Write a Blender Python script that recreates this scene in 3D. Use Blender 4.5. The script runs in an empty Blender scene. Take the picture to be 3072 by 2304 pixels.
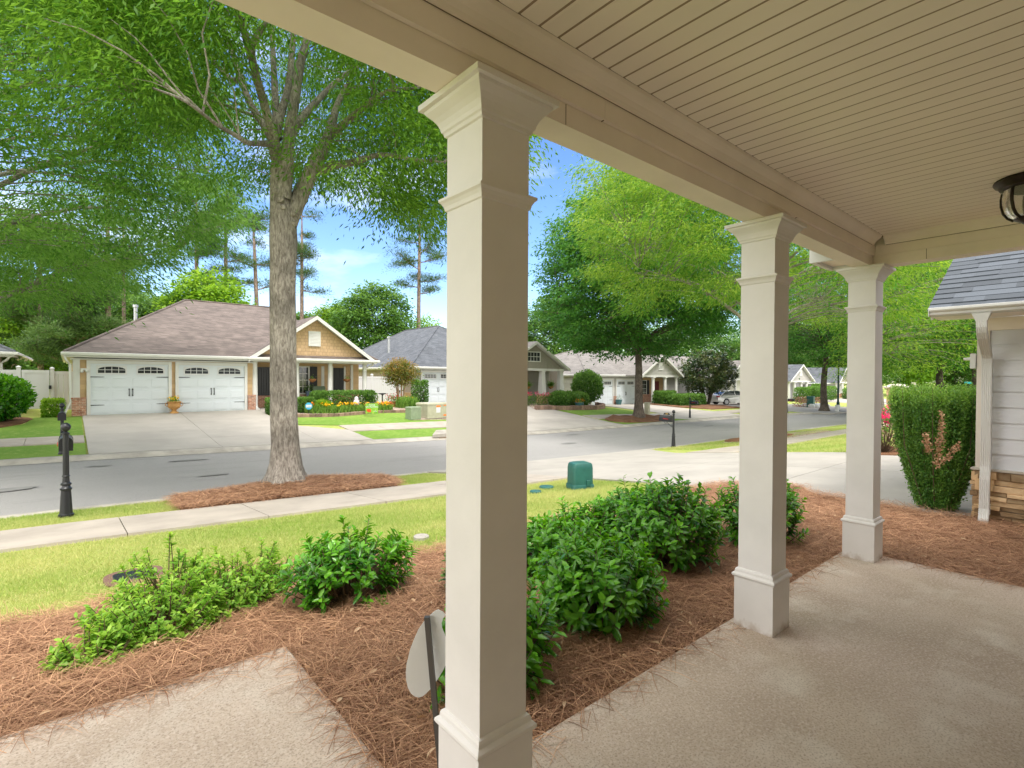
import bpy, bmesh, math, random
import numpy as np
from mathutils import Vector, Matrix
random.seed(7)
R = np.random.default_rng(11)
scene = bpy.context.scene
C = scene.collection
PI = math.pi

# ------------------------------------------------------------------ camera
F0, YAW, PIT, ROL = 1561.0, 0.8645, -0.01163, -0.00517      # focal length in 3072-px units, heading, pitch, roll
CAMZ = 1.5
_cy, _sy, _cp, _sp, _cr, _sr = math.cos(YAW), math.sin(YAW), math.cos(PIT), math.sin(PIT), math.cos(ROL), math.sin(ROL)
_fw = Vector((_cp * _cy, _cp * _sy, _sp)); _rt = Vector((_sy, -_cy, 0)); _up = Vector((-_sp * _cy, -_sp * _sy, _cp))
_cr_ = _cr * _rt - _sr * _up; _cu_ = _sr * _rt + _cr * _up
cam = bpy.data.cameras.new('camera'); camo = bpy.data.objects.new('camera', cam); C.objects.link(camo)
cam.sensor_width = 36; cam.lens = 36 * F0 / 3072; cam.clip_start = .05; cam.clip_end = 3000
mw = Matrix((( _cr_.x, _cu_.x, -_fw.x, 0), (_cr_.y, _cu_.y, -_fw.y, 0), (_cr_.z, _cu_.z, -_fw.z, CAMZ), (0, 0, 0, 1)))
camo.matrix_world = mw
scene.camera = camo

# ------------------------------------------------------------------ light
SUN_EL, SUN_AZ = math.radians(62), math.radians(-108)    # azimuth from +x, towards -y: behind the porch
w = bpy.data.worlds.new('World'); scene.world = w; w.use_nodes = True
nt = w.node_tree; nt.nodes.clear()
out = nt.nodes.new('ShaderNodeOutputWorld'); bg = nt.nodes.new('ShaderNodeBackground')
sky = nt.nodes.new('ShaderNodeTexSky'); sky.sky_type = 'NISHITA'; sky.sun_disc = False
sky.sun_elevation = SUN_EL; sky.sun_rotation = math.radians(90) - SUN_AZ
sky.air_density = 1.0; sky.dust_density = .6; sky.ozone_density = 1.5
tc = nt.nodes.new('ShaderNodeTexCoord'); mp = nt.nodes.new('ShaderNodeMapping'); mp.inputs['Scale'].default_value = (1.2, 1.2, 3.6)
no = nt.nodes.new('ShaderNodeTexNoise'); no.inputs['Scale'].default_value = 2.1; no.inputs['Detail'].default_value = 7; no.inputs['Roughness'].default_value = .55
cr = nt.nodes.new('ShaderNodeValToRGB'); cr.color_ramp.elements[0].position = .51; cr.color_ramp.elements[0].color = (0, 0, 0, 1)
cr.color_ramp.elements[1].position = .74; cr.color_ramp.elements[1].color = (.8, .8, .8, 1)
mx = nt.nodes.new('ShaderNodeMix'); mx.data_type = 'RGBA'; mx.inputs[7].default_value = (5.6, 6.0, 6.5, 1)
nt.links.new(tc.outputs['Generated'], mp.inputs['Vector']); nt.links.new(mp.outputs[0], no.inputs['Vector'])
nt.links.new(no.outputs['Fac'], cr.inputs[0]); nt.links.new(cr.outputs[0], mx.inputs[0])
hsk = nt.nodes.new('ShaderNodeHueSaturation'); hsk.inputs['Saturation'].default_value = 1.25; hsk.inputs['Hue'].default_value = .512; nt.links.new(sky.outputs[0], hsk.inputs['Color']); nt.links.new(hsk.outputs[0], mx.inputs[6])
# unseen bright cloud overhead and away from the street, added to light the porch
sx = nt.nodes.new('ShaderNodeSeparateXYZ'); nt.links.new(tc.outputs['Generated'], sx.inputs[0])
def mth(op, a, b=None, c=None):
    n = nt.nodes.new('ShaderNodeMath'); n.operation = op
    for i, v in enumerate((a, b, c)):
        if v is None: continue
        if isinstance(v, (int, float)): n.inputs[i].default_value = v
        else: nt.links.new(v, n.inputs[i])
    return n.outputs[0]
def mrange(v, lo, hi):
    n = nt.nodes.new('ShaderNodeMapRange'); n.interpolation_type = 'SMOOTHSTEP'; n.inputs[1].default_value = lo; n.inputs[2].default_value = hi; nt.links.new(v, n.inputs[0]); return n.outputs[0]
fwd = mth('ADD', mth('MULTIPLY', sx.outputs[0], _cy), mth('MULTIPLY', sx.outputs[1], _sy))
m_up = mrange(sx.outputs[2], .55, .85); m_bk = mrange(mth('MULTIPLY', fwd, -1), -.50, -.10)
n2 = nt.nodes.new('ShaderNodeTexNoise'); n2.inputs['Scale'].default_value = 3; n2.inputs['Detail'].default_value = 6; nt.links.new(tc.outputs['Generated'], n2.inputs['Vector'])
cov = mth('MULTIPLY', mth('MAXIMUM', m_up, m_bk), mrange(n2.outputs['Fac'], .18, .42))
mx2 = nt.nodes.new('ShaderNodeMix'); mx2.data_type = 'RGBA'; mx2.inputs[7].default_value = (9.7, 9.35, 9.0, 1)
nt.links.new(cov, mx2.inputs[0]); nt.links.new(mx.outputs[2], mx2.inputs[6]); nt.links.new(mx2.outputs[2], bg.inputs[0]); nt.links.new(bg.outputs[0], out.inputs[0])
bg.inputs[1].default_value = .125
sl = bpy.data.lights.new('sun', 'SUN'); sl.energy = 1.3; sl.angle = math.radians(16); sl.color = (1, .955, .88)
so = bpy.data.objects.new('sun', sl); C.objects.link(so)
sd = Vector((math.cos(SUN_EL) * math.cos(SUN_AZ), math.cos(SUN_EL) * math.sin(SUN_AZ), math.sin(SUN_EL)))
so.rotation_euler = sd.to_track_quat('Z', 'Y').to_euler(); so.location = (0, -10, 20)
vs = scene.view_settings; vs.view_transform = 'Standard'; vs.look = 'None'; vs.exposure = 1.32; vs.gamma = 1
scene.cycles.max_bounces = 8; scene.cycles.diffuse_bounces = 6; scene.cycles.glossy_bounces = 2; scene.cycles.transmission_bounces = 4
scene.cycles.transparent_max_bounces = 4; scene.cycles.caustics_reflective = False; scene.cycles.caustics_refractive = False

# ------------------------------------------------------------------ measuring helpers (photo pixel -> place)
def ray(px, py):
    a = (px - 1536) / F0; b = (1152 - py) / F0
    a, b = a * _cr + b * _sr, -a * _sr + b * _cr
    f = _cp - b * _sp
    return np.array([f * _cy + a * _sy, f * _sy - a * _cy, _sp + b * _cp])
def onY(px, py, y): r = ray(px, py); t = y / r[1]; return np.array([r[0] * t, y, CAMZ + r[2] * t])
def depth(px, py, d):
    r = ray(px, py); t = d / (r[0] * _fw.x + r[1] * _fw.y); return np.array([r[0] * t, r[1] * t, CAMZ + r[2] * t])
K = 3072 / 2212
def dd(x, y, d): return depth(x * K, y * K, d)
def proj(P):
    P = np.asarray(P, float); q = P - np.array([0, 0, CAMZ])
    d = q @ np.array(_fw); a = q @ np.array(_cr_) / d; b = q @ np.array(_cu_) / d
    return (1536 + F0 * a) / K, (1152 - F0 * b) / K, d
def ip(x, a, b): return np.interp(x, a, b)
def zr(x): return ip(x, [-60, -5, 0, 17.4, 40, 60, 120], [-.45, -.63, -.68, -1.1, -1.27, -1.35, -1.4])
def zh(x): return ip(x, [-60, 0, 13, 18, 24, 34, 44, 52, 70, 120], [.1, -.12, -.12, -.28, -.28, -.8, -.9, -1.17, -1.25, -1.3])
def bend(x): x = np.asarray(x, float); return np.where(x < 33, 0, -np.minimum((x - 33) ** 2 * .006, (x - 33) * .3))
def sm(t): t = np.clip(t, 0, 1); return t * t * (3 - 2 * t)
def H(x, y):
    x = np.asarray(x, float); y = np.asarray(y, float)
    y = np.where(y > 9, y - bend(x), y); t = np.clip((y - 2.5) / 8.8, 0, 1)
    a = -.1 + (zr(x) + .1) * (t * .7 + .3 * sm(t))
    b = zr(x) + (zh(x) - zr(x)) * np.clip((y - 19) / 8, 0, 1)
    return np.where(y < 19, a, b)
def h(x, y): return float(H(x, y))

# ------------------------------------------------------------------ materials
def lin(r, g, b):
    f = lambda c: (c / 255 / 12.92) if c / 255 <= .04045 else ((c / 255 + .055) / 1.055) ** 2.4
    return (f(r), f(g), f(b), 1)
MATS = {}
def nodes(m): return m.node_tree.nodes, m.node_tree.links
def mat(name, col, rough=.6, var=0, vs_=6, bump=0, bs=40, metal=0, spec=.4, stretch=(1, 1, 1), col2=None, detail=5, dist=.01, attr=0, ccontrast=(.35, .65)):
    if name in MATS: return MATS[name]
    m = bpy.data.materials.new(name); m.use_nodes = True; N, L = nodes(m); b = N['Principled BSDF']
    b.inputs['Base Color'].default_value = col; b.inputs['Roughness'].default_value = rough; b.inputs['Metallic'].default_value = metal
    b.inputs['Specular IOR Level'].default_value = spec
    src = None
    if var or col2 or bump or attr:
        t = N.new('ShaderNodeTexCoord'); mpp = N.new('ShaderNodeMapping'); mpp.inputs['Scale'].default_value = stretch; L.new(t.outputs['Object'], mpp.inputs[0])
    if var or col2:
        n = N.new('ShaderNodeTexNoise'); n.inputs['Scale'].default_value = vs_; n.inputs['Detail'].default_value = detail; n.inputs['Roughness'].default_value = .6
        L.new(mpp.outputs[0], n.inputs['Vector'])
        c = N.new('ShaderNodeValToRGB'); c.color_ramp.elements[0].position = ccontrast[0]; c.color_ramp.elements[1].position = ccontrast[1]
        c2 = col2 or tuple(min(1, x * (1 + var)) for x in col[:3]) + (1,)
        c1 = col if col2 else tuple(x * (1 - var) for x in col[:3]) + (1,)
        c.color_ramp.elements[0].color = c1; c.color_ramp.elements[1].color = c2
        L.new(n.outputs['Fac'], c.inputs[0]); src = c.outputs[0]
    if attr:
        a = N.new('ShaderNodeAttribute'); a.attribute_name = 'var'
        hs = N.new('ShaderNodeHueSaturation'); mr = N.new('ShaderNodeMapRange'); mr.inputs[3].default_value = 1 - attr; mr.inputs[4].default_value = 1 + attr
        L.new(a.outputs['Fac'], mr.inputs[0]); L.new(mr.outputs[0], hs.inputs['Value'])
        if src: L.new(src, hs.inputs['Color'])
        else: hs.inputs['Color'].default_value = col
        src = hs.outputs[0]
    if src: L.new(src, b.inputs['Base Color'])
    if bump:
        n2 = N.new('ShaderNodeTexNoise'); n2.inputs['Scale'].default_value = bs; n2.inputs['Detail'].default_value = 4
        L.new(mpp.outputs[0], n2.inputs['Vector'])
        bp = N.new('ShaderNodeBump'); bp.inputs['Strength'].default_value = bump; bp.inputs['Distance'].default_value = dist
        L.new(n2.outputs['Fac'], bp.inputs['Height']); L.new(bp.outputs[0], b.inputs['Normal'])
    MATS[name] = m; return m
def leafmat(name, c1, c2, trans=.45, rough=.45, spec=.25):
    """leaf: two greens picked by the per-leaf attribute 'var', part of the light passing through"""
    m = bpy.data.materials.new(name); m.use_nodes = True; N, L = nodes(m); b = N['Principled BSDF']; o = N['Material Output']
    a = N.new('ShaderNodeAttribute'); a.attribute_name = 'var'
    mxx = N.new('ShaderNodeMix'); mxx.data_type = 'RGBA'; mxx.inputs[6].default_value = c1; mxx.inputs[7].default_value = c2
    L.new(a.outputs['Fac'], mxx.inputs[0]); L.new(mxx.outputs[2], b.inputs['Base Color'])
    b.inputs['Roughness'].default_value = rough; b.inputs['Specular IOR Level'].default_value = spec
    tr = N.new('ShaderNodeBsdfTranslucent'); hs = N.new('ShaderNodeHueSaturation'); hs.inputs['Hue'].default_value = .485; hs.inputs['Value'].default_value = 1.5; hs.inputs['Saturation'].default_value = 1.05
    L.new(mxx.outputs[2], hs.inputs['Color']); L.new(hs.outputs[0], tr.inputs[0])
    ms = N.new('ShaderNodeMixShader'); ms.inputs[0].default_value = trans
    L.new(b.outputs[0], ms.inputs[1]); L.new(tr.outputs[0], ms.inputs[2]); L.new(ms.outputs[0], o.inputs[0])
    MATS[name] = m; return m
def brickmat(name, c1, c2, mortar, bw, rh, ms=.008, bump=.5, off=.5, var=.25, rough=.85, vertical=True, nscale=3.0):
    """rows of constant height on any axis-aligned wall or roof slope"""
    m = bpy.data.materials.new(name); m.use_nodes = True; N, L = nodes(m); b = N['Principled BSDF']; b.inputs['Roughness'].default_value = rough
    t = N.new('ShaderNodeTexCoord'); s = N.new('ShaderNodeSeparateXYZ'); L.new(t.outputs['Object'], s.inputs[0])
    ad = N.new('ShaderNodeMath'); L.new(s.outputs[0], ad.inputs[0]); L.new(s.outputs[1], ad.inputs[1])
    cb = N.new('ShaderNodeCombineXYZ'); L.new(ad.outputs[0], cb.inputs[0]); L.new(s.outputs[2], cb.inputs[1])
    br = N.new('ShaderNodeTexBrick'); br.inputs['Color1'].default_value = c1; br.inputs['Color2'].default_value = c2; br.inputs['Mortar'].default_value = mortar
    br.inputs['Scale'].default_value = 1; br.inputs['Brick Width'].default_value = bw; br.inputs['Row Height'].default_value = rh; br.inputs['Mortar Size'].default_value = ms
    br.offset = off; L.new(cb.outputs[0], br.inputs['Vector'])
    n = N.new('ShaderNodeTexNoise'); n.inputs['Scale'].default_value = nscale; n.inputs['Detail'].default_value = 6; L.new(t.outputs['Object'], n.inputs['Vector'])
    mr = N.new('ShaderNodeMapRange'); mr.inputs[1].default_value = .3; mr.inputs[2].default_value = .7; mr.inputs[3].default_value = 1 - var; mr.inputs[4].default_value = 1 + var; L.new(n.outputs['Fac'], mr.inputs[0])
    hs = N.new('ShaderNodeHueSaturation'); L.new(br.outputs[0], hs.inputs['Color']); L.new(mr.outputs[0], hs.inputs['Value']); L.new(hs.outputs[0], b.inputs['Base Color'])
    bp = N.new('ShaderNodeBump'); bp.invert = True; bp.inputs['Strength'].default_value = bump; bp.inputs['Distance'].default_value = .01
    L.new(br.outputs['Fac'], bp.inputs['Height']); L.new(bp.outputs[0], b.inputs['Normal'])
    MATS[name] = m; return m

M = {}
M['white'] = mat('white_paint', (.66, .66, .645, 1), .45, var=.03, vs_=3)
M['vinyl'] = mat('white_vinyl', (.66, .67, .69, 1), .4)
M['column'] = mat('column_paint', (.775, .755, .745, 1), .5, var=.05, vs_=2.2, bump=.04, bs=90)
_m = M['column']; _N, _L = nodes(_m); _b = _N['Principled BSDF']; _src = _b.inputs['Base Color'].links[0].from_socket
_t = _N.new('ShaderNodeTexCoord'); _s = _N.new('ShaderNodeSeparateXYZ'); _L.new(_t.outputs['Object'], _s.inputs[0]); _n = _N.new('ShaderNodeTexNoise'); _n.inputs['Scale'].default_value = 22; _n.inputs['Detail'].default_value = 6; _L.new(_t.outputs['Object'], _n.inputs['Vector'])
_a = _N.new('ShaderNodeMath'); _a.operation = 'MULTIPLY_ADD'; _a.inputs[1].default_value = .16; _L.new(_n.outputs[0], _a.inputs[0]); _neg = _N.new('ShaderNodeMath'); _neg.operation = 'MULTIPLY'; _neg.inputs[1].default_value = -1; _L.new(_s.outputs[2], _neg.inputs[0]); _L.new(_neg.outputs[0], _a.inputs[2])
_r = _N.new('ShaderNodeMapRange'); _r.inputs[1].default_value = .035; _r.inputs[2].default_value = .10; _r.inputs[4].default_value = .55; _L.new(_a.outputs[0], _r.inputs[0]); _x = _N.new('ShaderNodeMix'); _x.data_type = 'RGBA'; _x.inputs[7].default_value = (.34, .24, .15, 1); _L.new(_r.outputs[0], _x.inputs[0]); _L.new(_src, _x.inputs[6]); _L.new(_x.outputs[2], _b.inputs['Base Color'])
M['beam'] = mat('beam_paint', (.90, .83, .75, 1), .55, var=.06, vs_=1.6, bump=.05, bs=60)
M['ceiling'] = mat('ceiling_vinyl', (.94, .87, .80, 1), .5, var=.04, vs_=1.3)
M['gap'] = mat('joint_gap', (.22, .165, .12, 1), .9)
M['black'] = mat('black_iron', (.012, .013, .017, 1), .35, spec=.5, bump=.1, bs=60)
M['bronze'] = mat('bronze_metal', (.028, .02, .016, 1), .4, metal=.6, bump=.1, bs=80)
M['dglass'] = mat('dark_window_glass', (.03, .035, .04, 1), .08, spec=.8)
M['shutter'] = mat('black_shutter_paint', (.02, .021, .025, 1), .5)
M['tan'] = mat('tan_siding', (.52, .36, .20, 1), .7, var=.05, vs_=2, attr=.1)
M['beige'] = mat('beige_siding', (.38, .32, .28, 1), .7, var=.04, vs_=2, attr=.08)
M['greyside'] = mat('grey_siding', (.71, .73, .77, 1), .65, var=.03, vs_=1.5, bump=.12, bs=30, stretch=(1, .2, 4), attr=.05)
M['lightside'] = mat('light_grey_siding', (.41, .40, .38, 1), .7, var=.05, attr=.08)
M['taupe'] = mat('taupe_board_siding', (.28, .265, .225, 1), .7, var=.04)
M['lilac'] = mat('lilac_grey_siding', (.40, .39, .45, 1), .7)
M['concrete'] = mat('broom_concrete', (.375, .35, .32, 1), .85, var=.09, vs_=1.1, detail=8, bump=.2, bs=120)
M['walk'] = mat('sidewalk_concrete', (.385, .34, .295, 1), .85, var=.12, vs_=1.6, detail=8, bump=.2, bs=120)
M['drivefar'] = mat('driveway_concrete', (.40, .37, .335, 1), .85, var=.1, vs_=.7, detail=8, bump=.2, bs=90)
M['curb'] = mat('curb_concrete', (.38, .35, .31, 1), .9, var=.22, vs_=1.8, detail=8, bump=.3, bs=60)
M['roof_brown'] = brickmat('brown_shingle_roof', (.11, .088, .078, 1), (.175, .14, .125, 1), (.07, .055, .05, 1), .33, .056, .0035, var=.22, nscale=1.6)
M['roof_slate'] = brickmat('slate_shingle_roof', (.075, .085, .10, 1), (.12, .13, .15, 1), (.04, .045, .05, 1), .33, .056, .0035, var=.2, nscale=1.6)
M['roof_grey'] = brickmat('grey_shingle_roof', (.17, .158, .147, 1), (.235, .218, .203, 1), (.12, .11, .10, 1), .33, .056, .003, var=.15, nscale=1.6)
M['brick'] = brickmat('red_brick', (.36, .13, .075, 1), (.48, .27, .19, 1), (.55, .47, .40, 1), .2, .07, .006, var=.3, nscale=9)
M['shake'] = brickmat('tan_shake', (.56, .39, .23, 1), (.49, .335, .19, 1), (.28, .18, .10, 1), .19, .165, .006, var=.08, nscale=5, off=.37)
M['terra'] = mat('ochre_urn', (.50, .27, .09, 1), .7, var=.2)
M['coir'] = mat('coir_basket', (.30, .13, .05, 1), .9, var=.3, vs_=30)
M['utilgreen'] = mat('green_utility_paint', (.025, .12, .105, 1), .45, var=.15, vs_=5, bump=.05)
M['padgreen'] = mat('pad_mount_green', (.24, .30, .20, 1), .55, var=.1)
M['padtan'] = mat('pad_mount_tan', (.42, .41, .31, 1), .6, var=.08)
M['stone_a'] = mat('ledge_stone', (.42, .26, .13, 1), .9, col2=(.62, .46, .28, 1), vs_=5, bump=.6, bs=14, dist=.02, attr=.45)
M['bark'] = None

def barkmat(name, c1, c2, s=1.0):
    m = bpy.data.materials.new(name); m.use_nodes = True; N, L = nodes(m); b = N['Principled BSDF']; b.inputs['Roughness'].default_value = .95; b.inputs['Specular IOR Level'].default_value = .15
    t = N.new('ShaderNodeTexCoord'); mpp = N.new('ShaderNodeMapping'); mpp.inputs['Scale'].default_value = (30 * s, 30 * s, 8 * s); L.new(t.outputs['Object'], mpp.inputs[0])
    n = N.new('ShaderNodeTexNoise'); n.inputs['Scale'].default_value = 1; n.inputs['Detail'].default_value = 8; n.inputs['Roughness'].default_value = .62; n.inputs['Distortion'].default_value = .6; L.new(mpp.outputs[0], n.inputs['Vector'])
    n3 = N.new('ShaderNodeTexNoise'); n3.inputs['Scale'].default_value = 2.2; n3.inputs['Detail'].default_value = 5; L.new(t.outputs['Object'], n3.inputs['Vector'])
    c = N.new('ShaderNodeValToRGB'); c.color_ramp.elements[0].position = .38; c.color_ramp.elements[1].position = .62; c.color_ramp.elements[0].color = c1; c.color_ramp.elements[1].color = c2
    L.new(n.outputs['Fac'], c.inputs[0])
    mr = N.new('ShaderNodeMapRange'); mr.inputs[1].default_value = .35; mr.inputs[2].default_value = .65; mr.inputs[3].default_value = .75; mr.inputs[4].default_value = 1.3; L.new(n3.outputs['Fac'], mr.inputs[0])
    hs = N.new('ShaderNodeHueSaturation'); L.new(c.outputs[0], hs.inputs['Color']); L.new(mr.outputs[0], hs.inputs['Value']); L.new(hs.outputs[0], b.inputs['Base Color'])
    bp = N.new('ShaderNodeBump'); bp.inputs['Strength'].default_value = 1; bp.inputs['Distance'].default_value = .03; L.new(n.outputs['Fac'], bp.inputs['Height']); L.new(bp.outputs[0], b.inputs['Normal'])
    return m
M['bark'] = barkmat('oak_bark', (.15, .13, .112, 1), (.35, .32, .285, 1))
M['bark_dark'] = barkmat('dark_bark', (.06, .048, .04, 1), (.17, .14, .12, 1))
M['bark_pine'] = barkmat('pine_bark', (.13, .09, .075, 1), (.33, .25, .21, 1), .5)
M['twig'] = mat('shrub_stem', (.12, .08, .05, 1), .9, var=.3)

def groundmat(name, spec):
    """spec: list of (scale, stretch, colourA, colourB, lo, hi) mixed one after another by noise masks"""
    m = bpy.data.materials.new(name); m.use_nodes = True; N, L = nodes(m); b = N['Principled BSDF']; b.inputs['Roughness'].default_value = .95; b.inputs['Specular IOR Level'].default_value = .1
    t = N.new('ShaderNodeTexCoord'); prev = None; lastn = None
    for (sc, st, ca, cb_, lo, hi) in spec:
        mpp = N.new('ShaderNodeMapping'); mpp.inputs['Scale'].default_value = st; L.new(t.outputs['Object'], mpp.inputs[0])
        n = N.new('ShaderNodeTexNoise'); n.inputs['Scale'].default_value = sc; n.inputs['Detail'].default_value = 7; n.inputs['Roughness'].default_value = .62; L.new(mpp.outputs[0], n.inputs['Vector'])
        mr = N.new('ShaderNodeMapRange'); mr.inputs[1].default_value = lo; mr.inputs[2].default_value = hi; L.new(n.outputs['Fac'], mr.inputs[0])
        x = N.new('ShaderNodeMix'); x.data_type = 'RGBA'; x.inputs[7].default_value = cb_
        if prev is None: x.inputs[6].default_value = ca
        else: L.new(prev, x.inputs[6])
        L.new(mr.outputs[0], x.inputs[0]); prev = x.outputs[2]; lastn = n
    L.new(prev, b.inputs['Base Color'])
    bp = N.new('ShaderNodeBump'); bp.inputs['Strength'].default_value = .6; bp.inputs['Distance'].default_value = .02; L.new(lastn.outputs['Fac'], bp.inputs['Height']); L.new(bp.outputs[0], b.inputs['Normal'])
    MATS[name] = m; return m
one = (1, 1, 1)
M['lawn'] = groundmat('lawn_turf', [(.35, one, (.36, .42, .10, 1), (.28, .38, .075, 1), .4, .6), (2.3, one, 0, (.50, .46, .20, 1), .46, .66), (45, one, 0, (.15, .24, .035, 1), .5, .75), (130, one, 0, (.42, .50, .15, 1), .55, .8)])
M['straw_floor'] = groundmat('pine_straw_floor', [(1.2, one, (.17, .085, .05, 1), (.25, .13, .075, 1), .4, .6), (60, (1, .35, 1), 0, (.08, .035, .02, 1), .5, .62), (75, (.35, 1, 1), 0, (.45, .22, .11, 1), .54, .66)])
M['mulch'] = groundmat('brown_mulch', [(2, one, (.16, .085, .05, 1), (.24, .13, .08, 1), .4, .6), (40, one, 0, (.08, .045, .03, 1), .52, .66)])
M['pebble'] = groundmat('pebble_bed', [(2, one, (.42, .33, .27, 1), (.5, .42, .36, 1), .4, .6), (30, one, 0, (.16, .11, .09, 1), .5, .6)])
M['asphalt'] = groundmat('asphalt_road', [(.25, (.35, 1, 1), (.345, .335, .33, 1), (.30, .292, .288, 1), .35, .65), (1.6, (.25, 1.4, 1), 0, (.25, .243, .24, 1), .57, .8), (70, one, 0, (.38, .375, .37, 1), .55, .7), (95, one, 0, (.10, .10, .10, 1), .56, .7)])
def slabmat():
    m = bpy.data.materials.new('aggregate_slab'); m.use_nodes = True; N, L = nodes(m); b = N['Principled BSDF']; b.inputs['Roughness'].default_value = .8; b.inputs['Specular IOR Level'].default_value = .25
    t = N.new('ShaderNodeTexCoord')
    def nz(s, d=6, r=.6):
        n = N.new('ShaderNodeTexNoise'); n.inputs['Scale'].default_value = s; n.inputs['Detail'].default_value = d; n.inputs['Roughness'].default_value = r; L.new(t.outputs['Object'], n.inputs['Vector']); return n.outputs['Fac']
    def mixc(prev, col, fac, lo, hi):
        mr = N.new('ShaderNodeMapRange'); mr.inputs[1].default_value = lo; mr.inputs[2].default_value = hi; L.new(fac, mr.inputs[0])
        x = N.new('ShaderNodeMix'); x.data_type = 'RGBA'; x.inputs[7].default_value = col
        if isinstance(prev, tuple): x.inputs[6].default_value = prev
        else: L.new(prev, x.inputs[6])
        L.new(mr.outputs[0], x.inputs[0]); return x.outputs[2]
    c = mixc((.56, .46, .375, 1), (.38, .295, .225, 1), nz(.9), .38, .66)
    c = mixc(c, (.66, .59, .51, 1), nz(3.1), .52, .74)
    c = mixc(c, (.61, .52, .44, 1), nz(60, 5), .48, .68)
    c = mixc(c, (.30, .235, .18, 1), nz(110, 4), .50, .70)
    v = N.new('ShaderNodeTexVoronoi'); v.inputs['Scale'].default_value = 62; L.new(t.outputs['Object'], v.inputs['Vector'])
    mr = N.new('ShaderNodeMapRange'); mr.inputs[1].default_value = .13; mr.inputs[2].default_value = .07; L.new(v.outputs['Distance'], mr.inputs[0])
    x = N.new('ShaderNodeMix'); x.data_type = 'RGBA'; x.inputs[7].default_value = (.22, .17, .14, 1); L.new(c, x.inputs[6]); L.new(mr.outputs[0], x.inputs[0])
    L.new(x.outputs[2], b.inputs['Base Color'])
    bp = N.new('ShaderNodeBump'); bp.inputs['Strength'].default_value = .12; bp.inputs['Distance'].default_value = .002; L.new(nz(120, 3), bp.inputs['Height']); L.new(bp.outputs[0], b.inputs['Normal'])
    return m
M['slab'] = slabmat()

L1 = leafmat('oak_leaf', (.06, .17, .02, 1), (.20, .38, .05, 1), .55)
L3 = leafmat('light_oak_leaf', (.06, .21, .025, 1), (.34, .48, .07, 1), .5)
L2 = leafmat('maple_leaf', (.035, .14, .022, 1), (.12, .30, .05, 1), .45)
LB = leafmat('laurel_leaf', (.015, .12, .008, 1), (.18, .47, .03, 1), .36, rough=.25, spec=.5)
LA = leafmat('azalea_leaf', (.11, .30, .03, 1), (.38, .58, .085, 1), .4, rough=.4)
LH = leafmat('holly_leaf', (.035, .11, .02, 1), (.17, .36, .05, 1), .25, rough=.3, spec=.45)
LD = leafmat('dead_leaf', (.34, .19, .10, 1), (.50, .33, .20, 1), .2)
LP = leafmat('pine_needles', (.045, .10, .03, 1), (.12, .20, .06, 1), .3)
LF = leafmat('woodland_leaf', (.045, .13, .025, 1), (.17, .32, .06, 1), .4)
LL = leafmat('lime_leaf', (.12, .27, .02, 1), (.30, .48, .06, 1), .5)
LR = leafmat('crape_leaf', (.10, .20, .035, 1), (.34, .20, .05, 1), .4)
LG = leafmat('grass_blade', (.22, .35, .06, 1), (.58, .56, .24, 1), .35, rough=.6)
LG2 = leafmat('daylily_blade', (.10, .24, .04, 1), (.25, .42, .08, 1), .4)
PET = {k: leafmat(k + '_petal', c, tuple(min(1, v * 1.3) for v in c[:3]) + (1,), .3) for k, c in dict(yellow=(.80, .50, .02, 1), red=(.45, .01, .02, 1), pink=(.72, .13, .22, 1), orange=(.75, .22, .02, 1), cream=(.75, .55, .45, 1)).items()}
STRAW = leafmat('straw_needle', (.17, .078, .045, 1), (.78, .48, .285, 1), .1, rough=.7)

# ------------------------------------------------------------------ objects
def tag(o, label=None, cat=None, group=None, kind=None):
    if label: o['label'] = label
    if cat: o['category'] = cat
    if group: o['group'] = group
    if kind: o['kind'] = kind
    return o
def thing(name, label, cat, loc=(0, 0, 0), group=None):
    o = bpy.data.objects.new(name, None); C.objects.link(o); o.location = loc; o.empty_display_size = .2
    return tag(o, label, cat, group)
def wloc(o):
    p = Vector((0, 0, 0))
    while o is not None: p = p + o.location; o = o.parent
    return p
def link(name, me, m, parent=None, local=False):
    o = bpy.data.objects.new(name, me); C.objects.link(o)
    if m is not None and not me.materials: me.materials.append(m)
    if parent is not None:
        o.parent = parent
        if not local: 
            r = parent
            while r.parent is not None: r = r.parent
            if parent is r: o.matrix_parent_inverse = Matrix.Translation(-r.location)
    return o
def npmesh(name, V, F, m, parent=None, var=None, smooth=False, local=False):
    V = np.ascontiguousarray(V, np.float32); F = np.ascontiguousarray(F, np.int32)
    me = bpy.data.meshes.new(name); k = F.shape[1]
    me.vertices.add(len(V)); me.vertices.foreach_set('co', V.ravel())
    me.loops.add(F.size); me.loops.foreach_set('vertex_index', F.ravel())
    me.polygons.add(len(F)); me.polygons.foreach_set('loop_start', np.arange(0, F.size, k, dtype=np.int32))
    if smooth: me.polygons.foreach_set('use_smooth', np.ones(len(F), bool))
    if var is not None:
        a = me.attributes.new('var', 'FLOAT', 'POINT'); a.data.foreach_set('value', np.ascontiguousarray(var, np.float32))
    me.update(calc_edges=True)
    return link(name, me, m, parent, local)
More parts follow.
